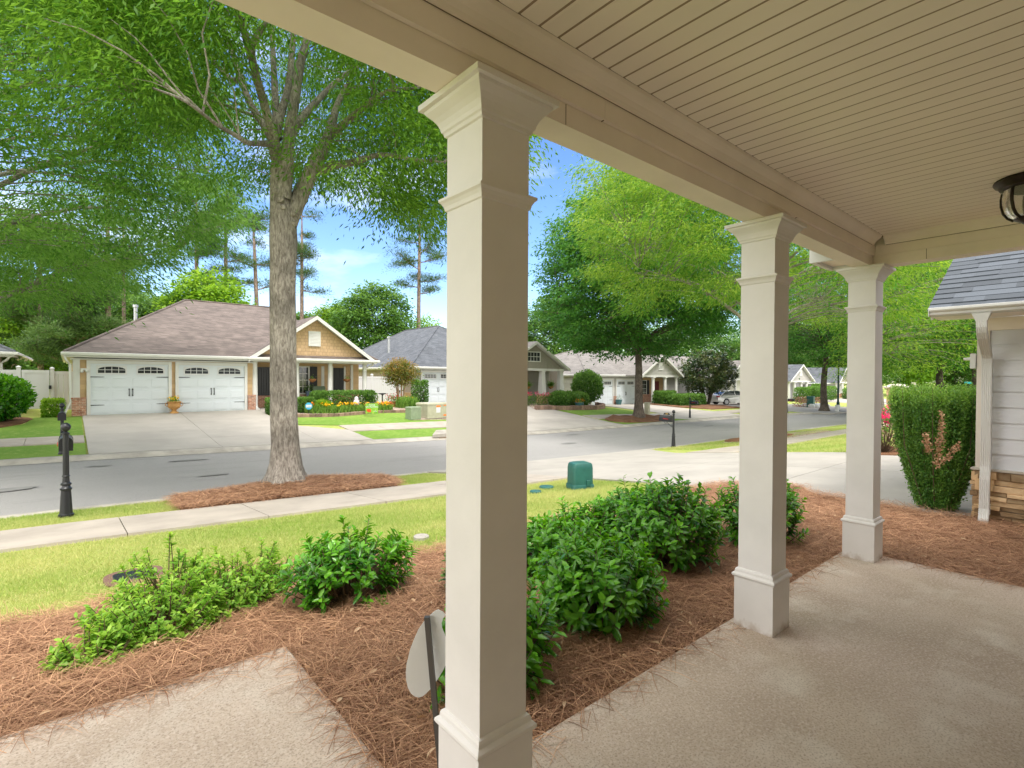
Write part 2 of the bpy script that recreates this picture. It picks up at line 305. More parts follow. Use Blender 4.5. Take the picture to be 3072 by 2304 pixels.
class MB:
    def __init__(s): s.v = []; s.f = []; s.a = []; s.cv = 0.5
    def add(s, vs, fs):
        n = len(s.v); s.v += [tuple(map(float, p)) for p in vs]; s.f += [tuple(n + i for i in f) for f in fs]; s.a += [s.cv] * len(vs); return s
    def box(s, x0, y0, z0, x1, y1, z1, rz=0, ctr=None, bev=0):
        if bev > 0:
            b = bev
            xs = []
            for (z, ins) in ((z0, b), (z0 + b, 0), (z1 - b, 0), (z1, b)):
                xs.append([(x0 + ins, y0 + ins, z), (x1 - ins, y0 + ins, z), (x1 - ins, y1 - ins, z), (x0 + ins, y1 - ins, z)])
            vs = [p for l in xs for p in l]; fs = [(3, 2, 1, 0), (12, 13, 14, 15)]
            for k in range(3):
                for i in range(4): j = (i + 1) % 4; fs.append((4 * k + i, 4 * k + j, 4 * k + 4 + j, 4 * k + 4 + i))
        else:
            vs = [(x0, y0, z0), (x1, y0, z0), (x1, y1, z0), (x0, y1, z0), (x0, y0, z1), (x1, y0, z1), (x1, y1, z1), (x0, y1, z1)]
            fs = [(3, 2, 1, 0), (4, 5, 6, 7), (0, 1, 5, 4), (1, 2, 6, 5), (2, 3, 7, 6), (3, 0, 4, 7)]
        if rz:
            cx, cy = ctr or ((x0 + x1) / 2, (y0 + y1) / 2); c_, s_ = math.cos(rz), math.sin(rz)
            vs = [(cx + (x - cx) * c_ - (y - cy) * s_, cy + (x - cx) * s_ + (y - cy) * c_, z) for x, y, z in vs]
        return s.add(vs, fs)
    def prism(s, poly, v):
        n = len(poly); v = Vector(v); p = [Vector(q) for q in poly]
        return s.add(p + [q + v for q in p], [tuple(range(n))[::-1], tuple(range(n, 2 * n))] + [(i, (i + 1) % n, n + (i + 1) % n, n + i) for i in range(n)])
    def slab(s, quad, th):
        a, b, c = (Vector(q) for q in quad[:3]); n = (b - a).cross(c - a).normalized() * th
        return s.prism(quad, n)
    def tube(s, path, rad, n=8, cap=True):
        P = [Vector(p) for p in path]; k = len(P); rr = rad if isinstance(rad, (list, tuple)) else [rad] * k
        vs = []; side = None
        for i in range(k):
            t = (P[min(i + 1, k - 1)] - P[max(i - 1, 0)]).normalized()
            if side is None: side = t.cross(Vector((0, 0, 1)) if abs(t.z) < .9 else Vector((1, 0, 0))).normalized()
            else: side = (side - t * side.dot(t)).normalized()
            u = t.cross(side)
            for j in range(n):
                a = 2 * PI * j / n; vs.append(P[i] + (side * math.cos(a) + u * math.sin(a)) * rr[i])
        fs = [(i * n + j, i * n + (j + 1) % n, (i + 1) * n + (j + 1) % n, (i + 1) * n + j) for i in range(k - 1) for j in range(n)]
        if cap: fs += [tuple(range(n))[::-1], tuple(range((k - 1) * n, k * n))]
        return s.add(vs, fs)
    def lathe(s, prof, c=(0, 0, 0), n=20, flute=0):
        vs = []
        for r, z in prof:
            for j in range(n):
                a = 2 * PI * j / n; q = r * (1 - (flute if j % 2 else 0)); vs.append((c[0] + q * math.cos(a), c[1] + q * math.sin(a), c[2] + z))
        k = len(prof)
        fs = [(i * n + j, i * n + (j + 1) % n, (i + 1) * n + (j + 1) % n, (i + 1) * n + j) for i in range(k - 1) for j in range(n)]
        fs += [tuple(range(n))[::-1], tuple(range((k - 1) * n, k * n))]
        return s.add(vs, fs)
    def sqlathe(s, prof, c=(0, 0, 0)):
        """square section with mitred corners: prof = (half width, z)"""
        vs = []
        for r, z in prof: vs += [(c[0] - r, c[1] - r, c[2] + z), (c[0] + r, c[1] - r, c[2] + z), (c[0] + r, c[1] + r, c[2] + z), (c[0] - r, c[1] + r, c[2] + z)]
        k = len(prof); fs = [(i * 4 + j, i * 4 + (j + 1) % 4, i * 4 + 4 + (j + 1) % 4, i * 4 + 4 + j) for i in range(k - 1) for j in range(4)]
        fs += [(3, 2, 1, 0), tuple(range((k - 1) * 4, k * 4))]
        return s.add(vs, fs)
    def ball(s, c, r, n=12, sz=1):
        prof = [(max(.001, r * math.sin(PI * i / (n // 2 + 2))), -r * sz * math.cos(PI * i / (n // 2 + 2))) for i in range(n // 2 + 3)]
        return s.lathe(prof, c, n)
    def build(s, name, m, parent=None, smooth=False, local=False):
        me = bpy.data.meshes.new(name); me.from_pydata(s.v, [], s.f)
        a = me.attributes.new('var', 'FLOAT', 'POINT'); a.data.foreach_set('value', np.array(s.a, np.float32))
        if smooth:
            for p in me.polygons: p.use_smooth = True
            try: me.set_sharp_from_angle(angle=math.radians(38))
            except Exception: pass
        me.update(); return link(name, me, m, parent, local)
def meshtext(name, curve):
    o = bpy.data.objects.new(name, curve); C.objects.link(o); bpy.context.view_layer.update()
    me = bpy.data.meshes.new_from_object(o.evaluated_get(bpy.context.evaluated_depsgraph_get())); bpy.data.objects.remove(o)
    o = bpy.data.objects.new(name, me); C.objects.link(o); return o
def bx(name, m, parent, *a, **k): return MB().box(*a, **k).build(name, m, parent)
def copy_tree(o, parent=None):
    c = o.copy(); C.objects.link(c); c.parent = parent
    for ch in list(o.children): copy_tree(ch, c)
    return c

# lap siding: rows of tilted boards between two ground points; top may follow a gable
def lap(mb, x0, x1, y, z0, z1, row=.17, d=.012, axis='x', sgn=-1, top=None):
    """boards on plane y (axis x, facing sgn*y) or on plane x=y (axis y). top(z)->(lo,hi) clips for gables"""
    z = z0
    while z < z1 - 1e-4:
        zt = min(z + row, z1); mb.cv = random.random()
        a, b = (x0, x1); c_, e_ = (x0, x1)
        if top: a, b = top(z); c_, e_ = top(zt)
        if b - a < .02: break
        if e_ < c_: c_ = e_ = (c_ + e_) / 2
        P = [(a, y + sgn * d, z), (b, y + sgn * d, z), (e_, y, zt), (c_, y, zt), (a, y, z), (b, y, z)]
        if axis == 'y': P = [(q[1], q[0], q[2]) for q in P]
        mb.add(P, [(0, 1, 2, 3), (4, 5, 1, 0)])
        z = zt
    return mb

# ------------------------------------------------------------------ ground sheets
def drape(name, polys, off, m, step=.6, skirt=.12, kind='structure', zf=None, mound=0, parent=None):
    bm = bmesh.new()
    for poly in polys:
        vs_ = [bm.verts.new((x, y, 0)) for x, y in poly]; bm.faces.new(vs_)
    xs = [v.co.x for v in bm.verts]; ys = [v.co.y for v in bm.verts]
    for lo, hi, n in ((min(xs), max(xs), (1, 0, 0)), (min(ys), max(ys), (0, 1, 0))):
        t = math.floor(lo / step) * step + step
        while t < hi:
            bmesh.ops.bisect_plane(bm, geom=bm.verts[:] + bm.edges[:] + bm.faces[:], plane_co=(n[0] * t, n[1] * t, 0), plane_no=n, dist=1e-5); t += step
    bmesh.ops.recalc_face_normals(bm, faces=bm.faces[:])
    if bm.faces and sum(f.normal.z for f in bm.faces) < 0: bmesh.ops.reverse_faces(bm, faces=bm.faces[:])
    be = {v for e in bm.edges if len(e.link_faces) == 1 for v in e.verts}
    for v in bm.verts:
        z = (zf or h)(v.co.x, v.co.y) + off
        if mound and v not in be: z += mound * (.6 + .5 * math.sin(v.co.x * 3.1 + 1.7 * math.sin(v.co.y * 2.3)) * math.cos(v.co.y * 3.7 + v.co.x))
        v.co.z = z
    if skirt:
        r = bmesh.ops.extrude_edge_only(bm, edges=[e for e in bm.edges if len(e.link_faces) == 1])
        for g in r['geom']:
            if isinstance(g, bmesh.types.BMVert): g.co.z -= skirt
    me = bpy.data.meshes.new(name); bm.to_mesh(me); bm.free()
    o = link(name, me, m, parent)
    if kind: o['kind'] = kind
    return o
def inpoly(x, y, poly):
    x = np.asarray(x); y = np.asarray(y); ins = np.zeros(x.shape, bool); n = len(poly)
    for i in range(n):
        x1, y1 = poly[i]; x2, y2 = poly[(i + 1) % n]
        if y1 == y2: continue
        c = ((y1 > y) != (y2 > y)) & (x < (x2 - x1) * (y - y1) / (y2 - y1) + x1); ins ^= c
    return ins
# base lawn and land
gx = np.unique(np.concatenate([np.arange(-8, 20, .5), np.arange(20, 70, 1.5), np.arange(70, 160, 8), np.arange(-60, -8, 4), [-700, -400, -200, -100, 200, 400, 700]]))
gy = np.unique(np.concatenate([np.arange(-6, 32, .5), np.arange(32, 60, 2), np.arange(60, 140, 10), [-700, -300, -100, -40, -15, 200, 400, 800]]))
X_, Y_ = np.meshgrid(gx, gy); Z_ = H(X_, Y_) - .02
yl = Y_ - bend(X_); Z_ = np.where((yl > 11.3) & (yl < 18.3), Z_ - .25, Z_)
n_, m_ = X_.shape; idx = np.arange(n_ * m_).reshape(n_, m_)
Fq = np.stack([idx[:-1, :-1], idx[:-1, 1:], idx[1:, 1:], idx[1:, :-1]], -1).reshape(-1, 4)
tag(npmesh('lawn_ground', np.stack([X_, Y_, Z_], -1).reshape(-1, 3), Fq, M['lawn'], smooth=True), kind='structure')
# road ribbon and curbs
def ribbon(name, prof, xs, m, kind='structure', skip=None):
    V = []; 
    for x in xs:
        b = float(bend(x))
        for yo, zo in prof: V.append((x, yo + b, zr(x) + zo))
    k = len(prof); F = [(i * k + j, (i + 1) * k + j, (i + 1) * k + j + 1, i * k + j + 1) for i in range(len(xs) - 1) for j in range(k - 1)]
    o = npmesh(name, np.array(V), np.array(F), m, smooth=False); o['kind'] = kind; return o
xs_ = np.concatenate([np.arange(-70, -10, 5), np.arange(-10, 33, 1.5), np.arange(33, 140, 1.5)])
ribbon('road', [(11.52, -.088), (12.5, -.075), (14.9, -.04), (17.2, -.075), (18.02, -.088)], xs_, M['asphalt'])
ribbon('curb_near_side', [(10.98, -.1), (11.0, .012), (11.2, .008), (11.38, -.055), (11.46, -.085), (11.6, -.078)], xs_, M['curb'])
ribbon('curb_far_side', [(17.94, -.078), (18.08, -.085), (18.16, -.055), (18.36, .012), (18.55, .016), (18.57, -.1)], xs_, M['curb'])
t = thing('storm_inlet', 'raised concrete storm drain inlet on the far curb before the slate roofed house', 'storm drain', (12.6, 18.7, zr(12.6)))
zi = float(zr(12.6)); MB().prism([(11.3, 18.22, zi + .03), (14.6, 18.22, zi - .01), (14.9, 19.7, zi - .01), (12.4, 19.7, zi + .03)], (0, 0, .13)).build('top_slab', M['curb'], t); MB().box(11.6, 18.19, zi - .08, 14.3, 18.215, zi + .02).build('opening', M['gap'], t)
# dark patches and tar joint on the road
pm = groundmat('asphalt_patch', [(3, one, (.21, .208, .205, 1), (.27, .265, .26, 1), .4, .6), (60, one, 0, (.26, .26, .26, 1), .55, .7)])
def roadz(x, y): return float(zr(x)) - .088 + .048 * (1 - ((y - float(bend(x)) - 14.77) / 3.25) ** 2)
def blob(px, py, rx, ry, lab):
    r = ray(px, py); t = (-.8 - CAMZ) / r[2]
    for _ in range(9): t = (roadz(r[0] * t, r[1] * t) - CAMZ) / r[2]
    cx, cy = r[0] * t, r[1] * t
    poly = [(cx + rx * math.cos(a) * random.uniform(.75, 1.15), cy + ry * math.sin(a) * random.uniform(.7, 1.2)) for a in np.linspace(0, 2 * PI, 15)[:-1]]
    return poly
polys = [blob(565, 1381, .55, .13, ''), blob(300, 1398, .3, .1, ''), blob(20, 1470, .5, .2, ''), blob(1718, 1304, .45, .12, ''), blob(1705, 1330, .5, .17, ''), blob(2125, 1278, .6, .12, ''), blob(640, 1425, .35, .08, '')]
drape('road_patches', polys, .006, pm, step=.5, skirt=0, zf=roadz)
# concrete and beds
SW = [(-9, 9.38, 10.7), (-.6, 8.15, 9.58), (2.5, 7.77, 9.42), (6.3, 7.3, 9.08), (7.72, 7.2, 9.0)]
def swy(x, k): return float(ip(x, [a[0] for a in SW], [a[k] for a in SW]))
sj = [-9, -7.4, -5.8, -4.2, -2.6, -1.0] + [.55, 2.15, 3.85, 5.55] + [7.25]
sp = []
for a, b in zip(sj[:-1], sj[1:]): sp.append([(a + .012, swy(a, 1)), (b, swy(b, 1)), (b, swy(b, 2)), (a + .012, swy(a, 2))])
sp.append([(7.262, swy(7.26, 1)), (7.72, swy(7.72, 1)), (7.72, swy(7.72, 2)), (7.262, swy(7.26, 2))])
drape('sidewalk', sp, .022, M['walk'])
def jointed(x0, x1, y0, y1, xj, yj, g=.012):
    xs = [x0] + xj + [x1]; ys = [y0] + yj + [y1]; r = []
    for i in range(len(xs) - 1):
        for j in range(len(ys) - 1):
            r.append([(xs[i] + g, ys[j] + g), (xs[i + 1], ys[j] + g), (xs[i + 1], ys[j + 1]), (xs[i] + g, ys[j + 1])])
    return r
drape('driveway', jointed(7.73, 14.2, 1.12, 8.95, [10.9], [3.6, 6.2]) + [[(7.74, 8.96), (14.25, 8.96), (15.8, 11.05), (6.7, 11.05)]], .018, M['concrete'])
SX = onY(2360, 1330, 1)  # (unused guide)
drape('sidewalk_beyond_driveway', jointed(14.3, 17.2, 7.1, 8.6, [15.7], []) + jointed(17.2, 40, 7.1, 8.5, [18.8 + 1.6 * i for i in range(13)], []), .02, M['walk'])
tag(drape('bare_verge_soil', [[(20.5, 8.8), (27, 8.75), (28.5, 9.6), (26, 10.7), (22, 10.9), (19.5, 10.2)]], .012, M['pebble'], skirt=.03), kind='structure')
drape('far_sidewalk', jointed(-12, .38, 20.75, 22.1, [-9 + 1.6 * i for i in range(6)], []) + jointed(8.9, 17.1, 20.6, 22.0, [10.5, 12.1, 13.7, 15.3], []) + jointed(24.6, 29.0, 20.7, 22.0, [26.6], []) + jointed(33.6, 48, 20.0, 21.4, [35.5 + 2 * i for i in range(6)], []), .02, M['walk'])
drape('far_driveway_tan_house', jointed(.42, 6.95, 18.6, 27.2, [3.75], [20.6, 22.1, 24.6]) + [[(6.96, 18.6), (8.9, 18.6), (8.9, 20.9), (6.96, 22.6)], [(6.96, 26.0), (7.9, 26.2), (7.9, 27.2), (6.96, 27.2)]], .02, M['drivefar'])
drape('far_driveway_slate_house', jointed(17.1, 24.3, 18.6, 30.9, [20.8], [20.6, 22.1, 26]) + [[(12.7, 18.6), (17.09, 18.6), (17.09, 20.4), (14.6, 20.1)]], .02, M['drivefar'])
drape('far_driveway_grey_house', jointed(33.2, 39.6, 22.0, 29.3, [36.4], [25.5]) + [[(28.6, 21.9), (39.6, 21.9), (39.6, 18.7), (31.5, 18.7)]], .02, M['drivefar'])
drape('far_driveway_sedan', jointed(47.5, 60, 15.5, 30, [53], [20, 24]), .02, M['drivefar'])
drape('far_driveway_blue_roof_house', jointed(70, 90, 9, 27, [76, 82], [16, 21]), .02, M['drivefar'])
M['greenlawn'] = groundmat('far_lawn_turf', [(.5, one, (.15, .265, .045, 1), (.205, .32, .06, 1), .4, .6), (6, one, 0, (.29, .36, .10, 1), .52, .7), (60, one, 0, (.09, .20, .02, 1), .5, .7)])
drape('far_lawn', [[(8.95, 22.12), (17.0, 22.05), (17.0, 24.9), (14.2, 24.9), (12.1, 24.85), (9.6, 24.35), (7.95, 24.5), (7.0, 24.6), (7.0, 22.8)], [(8.92, 18.6), (12.6, 18.6), (14.5, 20.1), (14.5, 20.5), (8.92, 20.55)], [(24.6, 22.05), (32.0, 22.05), (32, 25.4), (31.2, 25.6), (29, 24.4), (25.6, 24.1), (24.5, 24.3)], [(24.6, 18.6), (32, 18.6), (31.2, 19.9), (24.6, 20.6)], [(-9, 22.2), (.38, 22.1), (.38, 27), (-1, 27), (-1.2, 25.3), (-2, 24.2), (-9, 24.2)], [(-9, 18.6), (.38, 18.6), (.38, 20.7), (-9, 20.7)]], .0, M['greenlawn'], skirt=0)
# porch slab and entry walk
def flat(name, x0, y0, x1, y1, z, m): o = MB().box(x0, y0, z - .14, x1, y1, z, bev=.008).build(name, m); o['kind'] = 'structure'; return o
flat('porch_slab', -3, -1.05, 5.28, 1.575, 0, M['slab'])
flat('entry_walk', -3, 1.58, .94, 3.07, -.03, M['slab'])
# planting beds
BED1 = [(-1.9, 3.0), (.90, 3.02), (.92, 1.62), (1.2, 1.5), (5.2, 1.52), (5.33, 1.45), (5.3, -1.2), (7.73, -1.2), (7.73, 2.6), (8.3, 3.1), (8.1, 4.1), (7.4, 4.28), (5.9, 4.3), (4.4, 4.35), (3.3, 4.25), (2.5, 4.25), (2.1, 4.75), (1.5, 4.8), (.95, 5.05), (.45, 5.1), (-.05, 4.85), (-.36, 4.98), (-.9, 4.85), (-1.9, 4.9)]
BED2 = [(1.42, 11.02), (1.35, 9.56), (2.4, 9.47), (3.6, 9.38), (4.95, 9.27), (5.35, 10.2), (5.35, 11.02)]
drape('pine_straw_bed', [BED1], .03, M['straw_floor'], step=.11, mound=.03)
def zm(x, y): return h(x, y) + .16 * math.exp(-(((x - 3.5) / 1.3) ** 2 + ((y - 10.45) / .7) ** 2))
drape('pine_straw_tree_ring', [BED2], .02, M['straw_floor'], step=.12, zf=zm, mound=.02)
drape('mulch_ring_far_oak', [[(28 + 3.3 * math.cos(a), 20 + 1.3 * math.sin(a)) for a in np.linspace(0, 2 * PI, 19)[:-1]]], .03, M['mulch'], mound=.15, step=.6)
drape('straw_ring_verge_oak', [[(22.5 + 2.6 * math.cos(a), 10.0 + .9 * math.sin(a)) for a in np.linspace(0, 2 * PI, 19)[:-1]]], .03, M['straw_floor'], mound=.05, step=.25)
drape('mulch_island', [[(41.5, 22.5), (46.8, 22.3), (46.8, 27), (44.8, 28.2), (40, 28.2), (39.8, 25)]], .05, M['mulch'], mound=.1, step=.8)
drape('mulch_bed_white_fence', [[(-6, 24.2), (-2, 24.4), (-1.3, 25.4), (-1.0, 26.6), (-1.7, 28.3), (-6, 28.3)]], .02, M['mulch'], mound=.04, step=.5)
drape('flower_bed_tan_house', [[(7.96, 24.62), (9.6, 24.45), (12.1, 24.95), (14.1, 25.0), (15.6, 26.5), (17.3, 30.8), (13.4, 30.8), (13, 27.1), (8, 27.1)]], .04, M['pebble'], step=.6)
drape('pebble_patch', [[(12.9, 22.6), (15.2, 22.5), (15.4, 23.7), (13.2, 23.8)]], .02, M['pebble'], step=.6)
drape('flower_bed_taupe_house', [[(22.9, 24.6), (25.6, 24.4), (29, 24.7), (31.2, 26), (32.7, 28), (32.9, 29.3), (29.2, 29.3), (24.4, 27.2)]], .05, M['pebble'], step=.7)
drape('rose_bed', [[(13.6, 2.9), (16, 2.9), (16, 4.3), (14.3, 4.2), (13.6, 3.7)]], .03, M['straw_floor'], step=.4)

# ------------------------------------------------------------------ porch
Y0 = 1.412; COLX = [1.091, 3.2155, 5.117]
wear = ['tall white square porch column nearest the viewer, in the middle of the view', 'white square porch column with laurel shrubs behind, between nearest and corner columns', 'white square porch column at the far corner of the slab']
def column():
    t = thing('porch_column', '', 'column', (0, 0, 0), 'square columns of the porch')
    MB().sqlathe([(.0989, .30), (.0989, 2.36)]).build('shaft', M['column'], t)
    MB().sqlathe([(.1152, 0), (.1152, .3)]).build('plinth', M['column'], t)
    MB().sqlathe([(.1155, .296), (.1225, .301), (.127, .309), (.1255, .318), (.119, .324), (.113, .328), (.112, .340), (.108, .348), (.0985, .352)]).build('base_moulding', M['column'], t)
    MB().sqlathe([(.0985, 2.066), (.104, 2.070), (.107, 2.083), (.113, 2.094), (.1205, 2.101), (.1205, 2.110), (.0985, 2.116)]).build('neck_moulding', M['column'], t)
    MB().sqlathe([(.098, 2.318), (.106, 2.322), (.109, 2.333), (.114, 2.338), (.117, 2.350), (.124, 2.366), (.135, 2.381), (.146, 2.392), (.154, 2.401), (.157, 2.411), (.1715, 2.413), (.1715, 2.4322), (.16, 2.4326)]).build('capital', M['column'], t)
    return t
c0 = column()
for i, x in enumerate(COLX):
    c = c0 if i == 0 else copy_tree(c0)
    c.location = (x, Y0, 0); c['label'] = wear[i]
yi, yo_ = Y0 - .067, Y0 + .0615
t = thing('porch_beam', 'long cream painted porch beam with stepped trim resting on the three columns', 'beam', (2, Y0, 2.434))
MB().box(-3, yi, 2.434, 5.19, yo_, 2.66).build('beam_casing', M['beam'], t)
mbb = MB(); prev = -3
for xj in (1.60, 3.47, 5.03):
    mbb.box(prev + .002, yi - .020, 2.513, xj, yi - .001, 2.60); prev = xj
mbb.build('trim_board', M['beam'], t)
def crownx(mb, x0, x1, y, z0, s=-1):
    pr = [(0, 0), (.012, 0), (.018, .012), (.03, .026), (.048, .038), (.062, .05), (.068, .062), (0, .062)]
    return mb.prism([(x0, y + s * a, z0 + b) for a, b in pr], (x1 - x0, 0, 0))
def crowny(mb, y0, y1, x, z0, s=-1):
    pr = [(0, 0), (.012, 0), (.018, .012), (.03, .026), (.048, .038), (.062, .05), (.068, .062), (0, .062)]
    return mb.prism([(x + s * a, y0, z0 + b) for a, b in pr], (0, y1 - y0, 0))
crownx(MB(), -3, 4.955, yi - .0215, 2.592).build('crown_moulding', M['beam'], t, smooth=False)
MB().box(1.601, yi - .014, 2.51, 1.603, yi - .0012, 2.6).box(1.40, yi - .0012, 2.436, 1.403, yi - .0006, 2.512).box(3.471, yi - .014, 2.51, 3.473, yi - .0012, 2.6).box(-3, yi - .0225, 2.590, 4.95, yi - .0208, 2.5925).build('caulk_joint', M['gap'], t)
t2 = thing('porch_end_beam', 'cream porch beam running back from the corner column towards the house', 'beam', (5.1, 0, 2.434))
xi, xo = COLX[2] - .072, COLX[2] + .083
MB().box(xi, -1.0, 2.434, xo, yi - .0025, 2.66).build('beam_casing', M['beam'], t2)
MB().box(xi - .014, -1.0, 2.515, xi - .001, yi - .022, 2.60).build('trim_board', M['beam'], t2)
crowny(MB(), -1.0, yi - .09, xi - .0155, 2.592).build('crown_moulding', M['beam'], t2)
jy = float(onY(2760.6, 782, 1)[0]); MB().box(xi - .0018, .99, 2.436, xi + .0012, .993, 2.515).box(xi - .017, -1, 2.589, xi - .0142, 1.25, 2.592).build('caulk_joint', M['gap'], t2)
# ceiling boards run across the porch (along y)
t3 = thing('porch_ceiling', 'cream beadboard porch ceiling of narrow parallel planks', 'ceiling', (2, .2, 2.655))
gpx = [(1554.6, 40), (1615.6, 78), (1672.6, 112.5), (1726.8, 146.4), (1778, 177.6), (1825, 206.7), (1869, 233.8), (1911, 260.4), (1950.6, 285.3), (1988.6, 307.8)]
gxs = [float(onY(px, py, 1.256)[0]) for px, py in gpx]
pw = (gxs[-1] - gxs[0]) / 9; x_ = gxs[0] - pw * math.floor((gxs[0] + 3) / pw)
mbp = MB()
while x_ < 4.99:
    a, b = x_, min(x_ + pw, 4.995)
    # board: flat face, one edge falling back into a groove
    mbp.prism([(a + .006, -1.02, 2.668), (a + .006, -1.02, 2.6555), (a + .016, -1.02, 2.6535), (b - .018, -1.02, 2.6525), (b - .005, -1.02, 2.6525), (b - .005, -1.02, 2.668)], (0, 2.273, 0)); x_ = b if b < 4.99 else 9
mbp.build('plank', M['ceiling'], t3)
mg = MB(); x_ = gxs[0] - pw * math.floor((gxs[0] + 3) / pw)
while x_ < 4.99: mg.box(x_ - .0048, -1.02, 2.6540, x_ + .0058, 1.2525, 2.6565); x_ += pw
mg.build('plank_grooves', mat('groove_shade', (.36, .28, .205, 1), .9), t3)  # dark strips paint the shade inside the plank grooves
MB().box(-3, -1.05, 2.669, 5.19, 1.47, 2.70).build('backing', mat('dark_backing', (.2, .15, .11, 1), .95), t3)
# roof above the porch and the wall behind the viewer
t4 = thing('porch_roof', 'roof covering the porch above the cream ceiling', 'roof', (1, 1, 2.7))
MB().prism([(-3.4, 1.76, 2.70), (-3.4, 1.76, 2.80), (-3.4, -1.2, 4.1), (-3.4, -1.2, 2.71), (-3.4, 1.48, 2.71)], (8.75, 0, 0)).build('roof_deck', M['roof_slate'], t4)
MB().box(-3.4, 1.761, 2.68, 5.4, 1.785, 2.81).build('fascia', M['white'], t4)
# boxed white light housing under the eave outside the beam
pA = onY(2427, 755, 1.62)
t5 = thing('eave_box', 'white boxed eave return with an open beige underside panel beside the beam', 'eave box', (4.3, 1.7, 2.5))
ex, ez = float(pA[0]), float(pA[2])
eb = onY(2600, 800, 1.62)
e0 = float(onY(2428, 785, 1.80)[0]); e1 = e0 + .5; ezb = float(onY(2428, 790, 1.80)[2])
MB().box(e0, 1.50, ezb, e0 + .035, 1.80, ezb + .26).box(e1 - .035, 1.50, ezb, e1, 1.80, ezb + .26).box(e0 + .036, 1.765, ezb, e1 - .036, 1.80, ezb + .26).box(e0 + .036, 1.50, ezb, e1 - .036, 1.53, ezb + .26).build('frame', M['white'], t5)
MB().box(e0 + .037, 1.531, ezb + .03, e1 - .037, 1.764, ezb + .05).build('panel', M['beam'], t5)
# house wall behind the viewer
t6 = thing('home_front_wall', 'brown front wall of the home behind the porch', 'wall', (1, -1.1, 0))
lap(MB(), -6, 7.74, -1.05, 0, 2.69, axis='x', sgn=1, d=.012).build('siding', mat('brown_wall_siding', (.44, .36, .28, 1), .8), t6)
MB().box(-6, -4, -.2, 7.7, -1.07, 4.0).build('wall_core', M['greyside'], t6)

# ceiling lantern
cx, cy_ = 4.2, .36; rr = ray(3098, 533); tt = (2.6525 - CAMZ) / rr[2]; cx, cy_ = rr[0] * tt, rr[1] * tt
t = thing('ceiling_lantern', 'dark bronze ceiling lantern with clear seeded glass panels on the porch ceiling', 'ceiling light', (cx, cy_, 2.6525))
MB().lathe([(.06, 2.652), (.165, 2.651), (.168, 2.640), (.160, 2.628), (.148, 2.622), (.140, 2.606), (.12, 2.600), (.118, 2.596), (.03, 2.595)][::-1], (cx, cy_, 0), 32).build('canopy', M['bronze'], t, smooth=True)
gp = [(.122, 2.594), (.127, 2.56), (.126, 2.52), (.116, 2.475), (.098, 2.445), (.072, 2.425)]
gm = bpy.data.materials.new('seeded_glass'); gm.use_nodes = True; N, L = nodes(gm); b = N['Principled BSDF']; b.inputs['Transmission Weight'].default_value = .85; b.inputs['Roughness'].default_value = .12; b.inputs['Base Color'].default_value = (.95, .95, .95, 1); b.inputs['IOR'].default_value = 1.15
n = N.new('ShaderNodeTexNoise'); n.inputs['Scale'].default_value = 60; bp = N.new('ShaderNodeBump'); bp.inputs['Strength'].default_value = .4; L.new(n.outputs[0], bp.inputs['Height']); L.new(bp.outputs[0], b.inputs['Normal'])
def shell(prof, c, n, a0, a1, k=4):
    vs_ = []; fs = []
    for r, z in prof:
        for j in range(k + 1):
            a = a0 + (a1 - a0) * j / k; vs_.append((c[0] + r * math.cos(a), c[1] + r * math.sin(a), z))
    for i in range(len(prof) - 1):
        for j in range(k): q = i * (k + 1) + j; fs.append((q, q + 1, q + k + 2, q + k + 1))
    return vs_, fs
for i in range(6):
    a0 = 2 * PI * i / 6 + .45
    v_, f_ = shell(gp, (cx, cy_), 0, a0 + .07, a0 + 2 * PI / 6 - .07); MB().add(v_, f_).build('glass_panel', gm, t, smooth=True)
mr_ = MB()
for i in range(6):
    a0 = 2 * PI * i / 6 + .45
    mr_.tube([(cx + (r + .004) * math.cos(a0), cy_ + (r + .004) * math.sin(a0), z) for r, z in gp], .008, 6)
mr_.build('rib', M['bronze'], t, smooth=True)
MB().lathe([(.004, 2.345), (.012, 2.352), (.016, 2.362), (.010, 2.374), (.02, 2.384), (.03, 2.392), (.045, 2.405), (.072, 2.42), (.08, 2.428), (.07, 2.434)], (cx, cy_, 0), 20).build('finial', M['bronze'], t, smooth=True)
MB().lathe([(.015, 2.595), (.016, 2.56), (.03, 2.53), (.034, 2.50), (.026, 2.472), (.006, 2.462)][::-1], (cx, cy_, 0), 14).build('bulb', mat('frosted_bulb', (.9, .9, .88, 1), .3), t, smooth=True)

# ------------------------------------------------------------------ garage wing on the right
WX, WY = 7.75, 1.05
t = thing('garage_wing', 'grey sided garage wing with slate shingle roof, white gutter and stone base', 'house wing', (WX, WY, -.1))
lap(MB(), -3.5, WY - .10, WX, .525, 2.17, row=.171, d=.014, axis='y', sgn=-1).build('siding', M['greyside'], t)
MB().box(WX + .002, -3.5, -.2, 13.9, WY - .02, 2.17).build('wall_core', M['greyside'], t)
MB().box(WX - .028, WY - .10, .51, WX + .07, WY + .005, 2.12).build('corner_board', mat('pink_white_trim', (.74, .68, .62, 1), .5), t)
MB().box(WX - .03, -3.5, 2.05, WX - .001, WY + .01, 2.19).build('frieze_board', M['beam'], t)
MB().box(7.27, -3.5, 2.195, WX + .01, 1.38, 2.21).build('soffit', M['beam'], t)
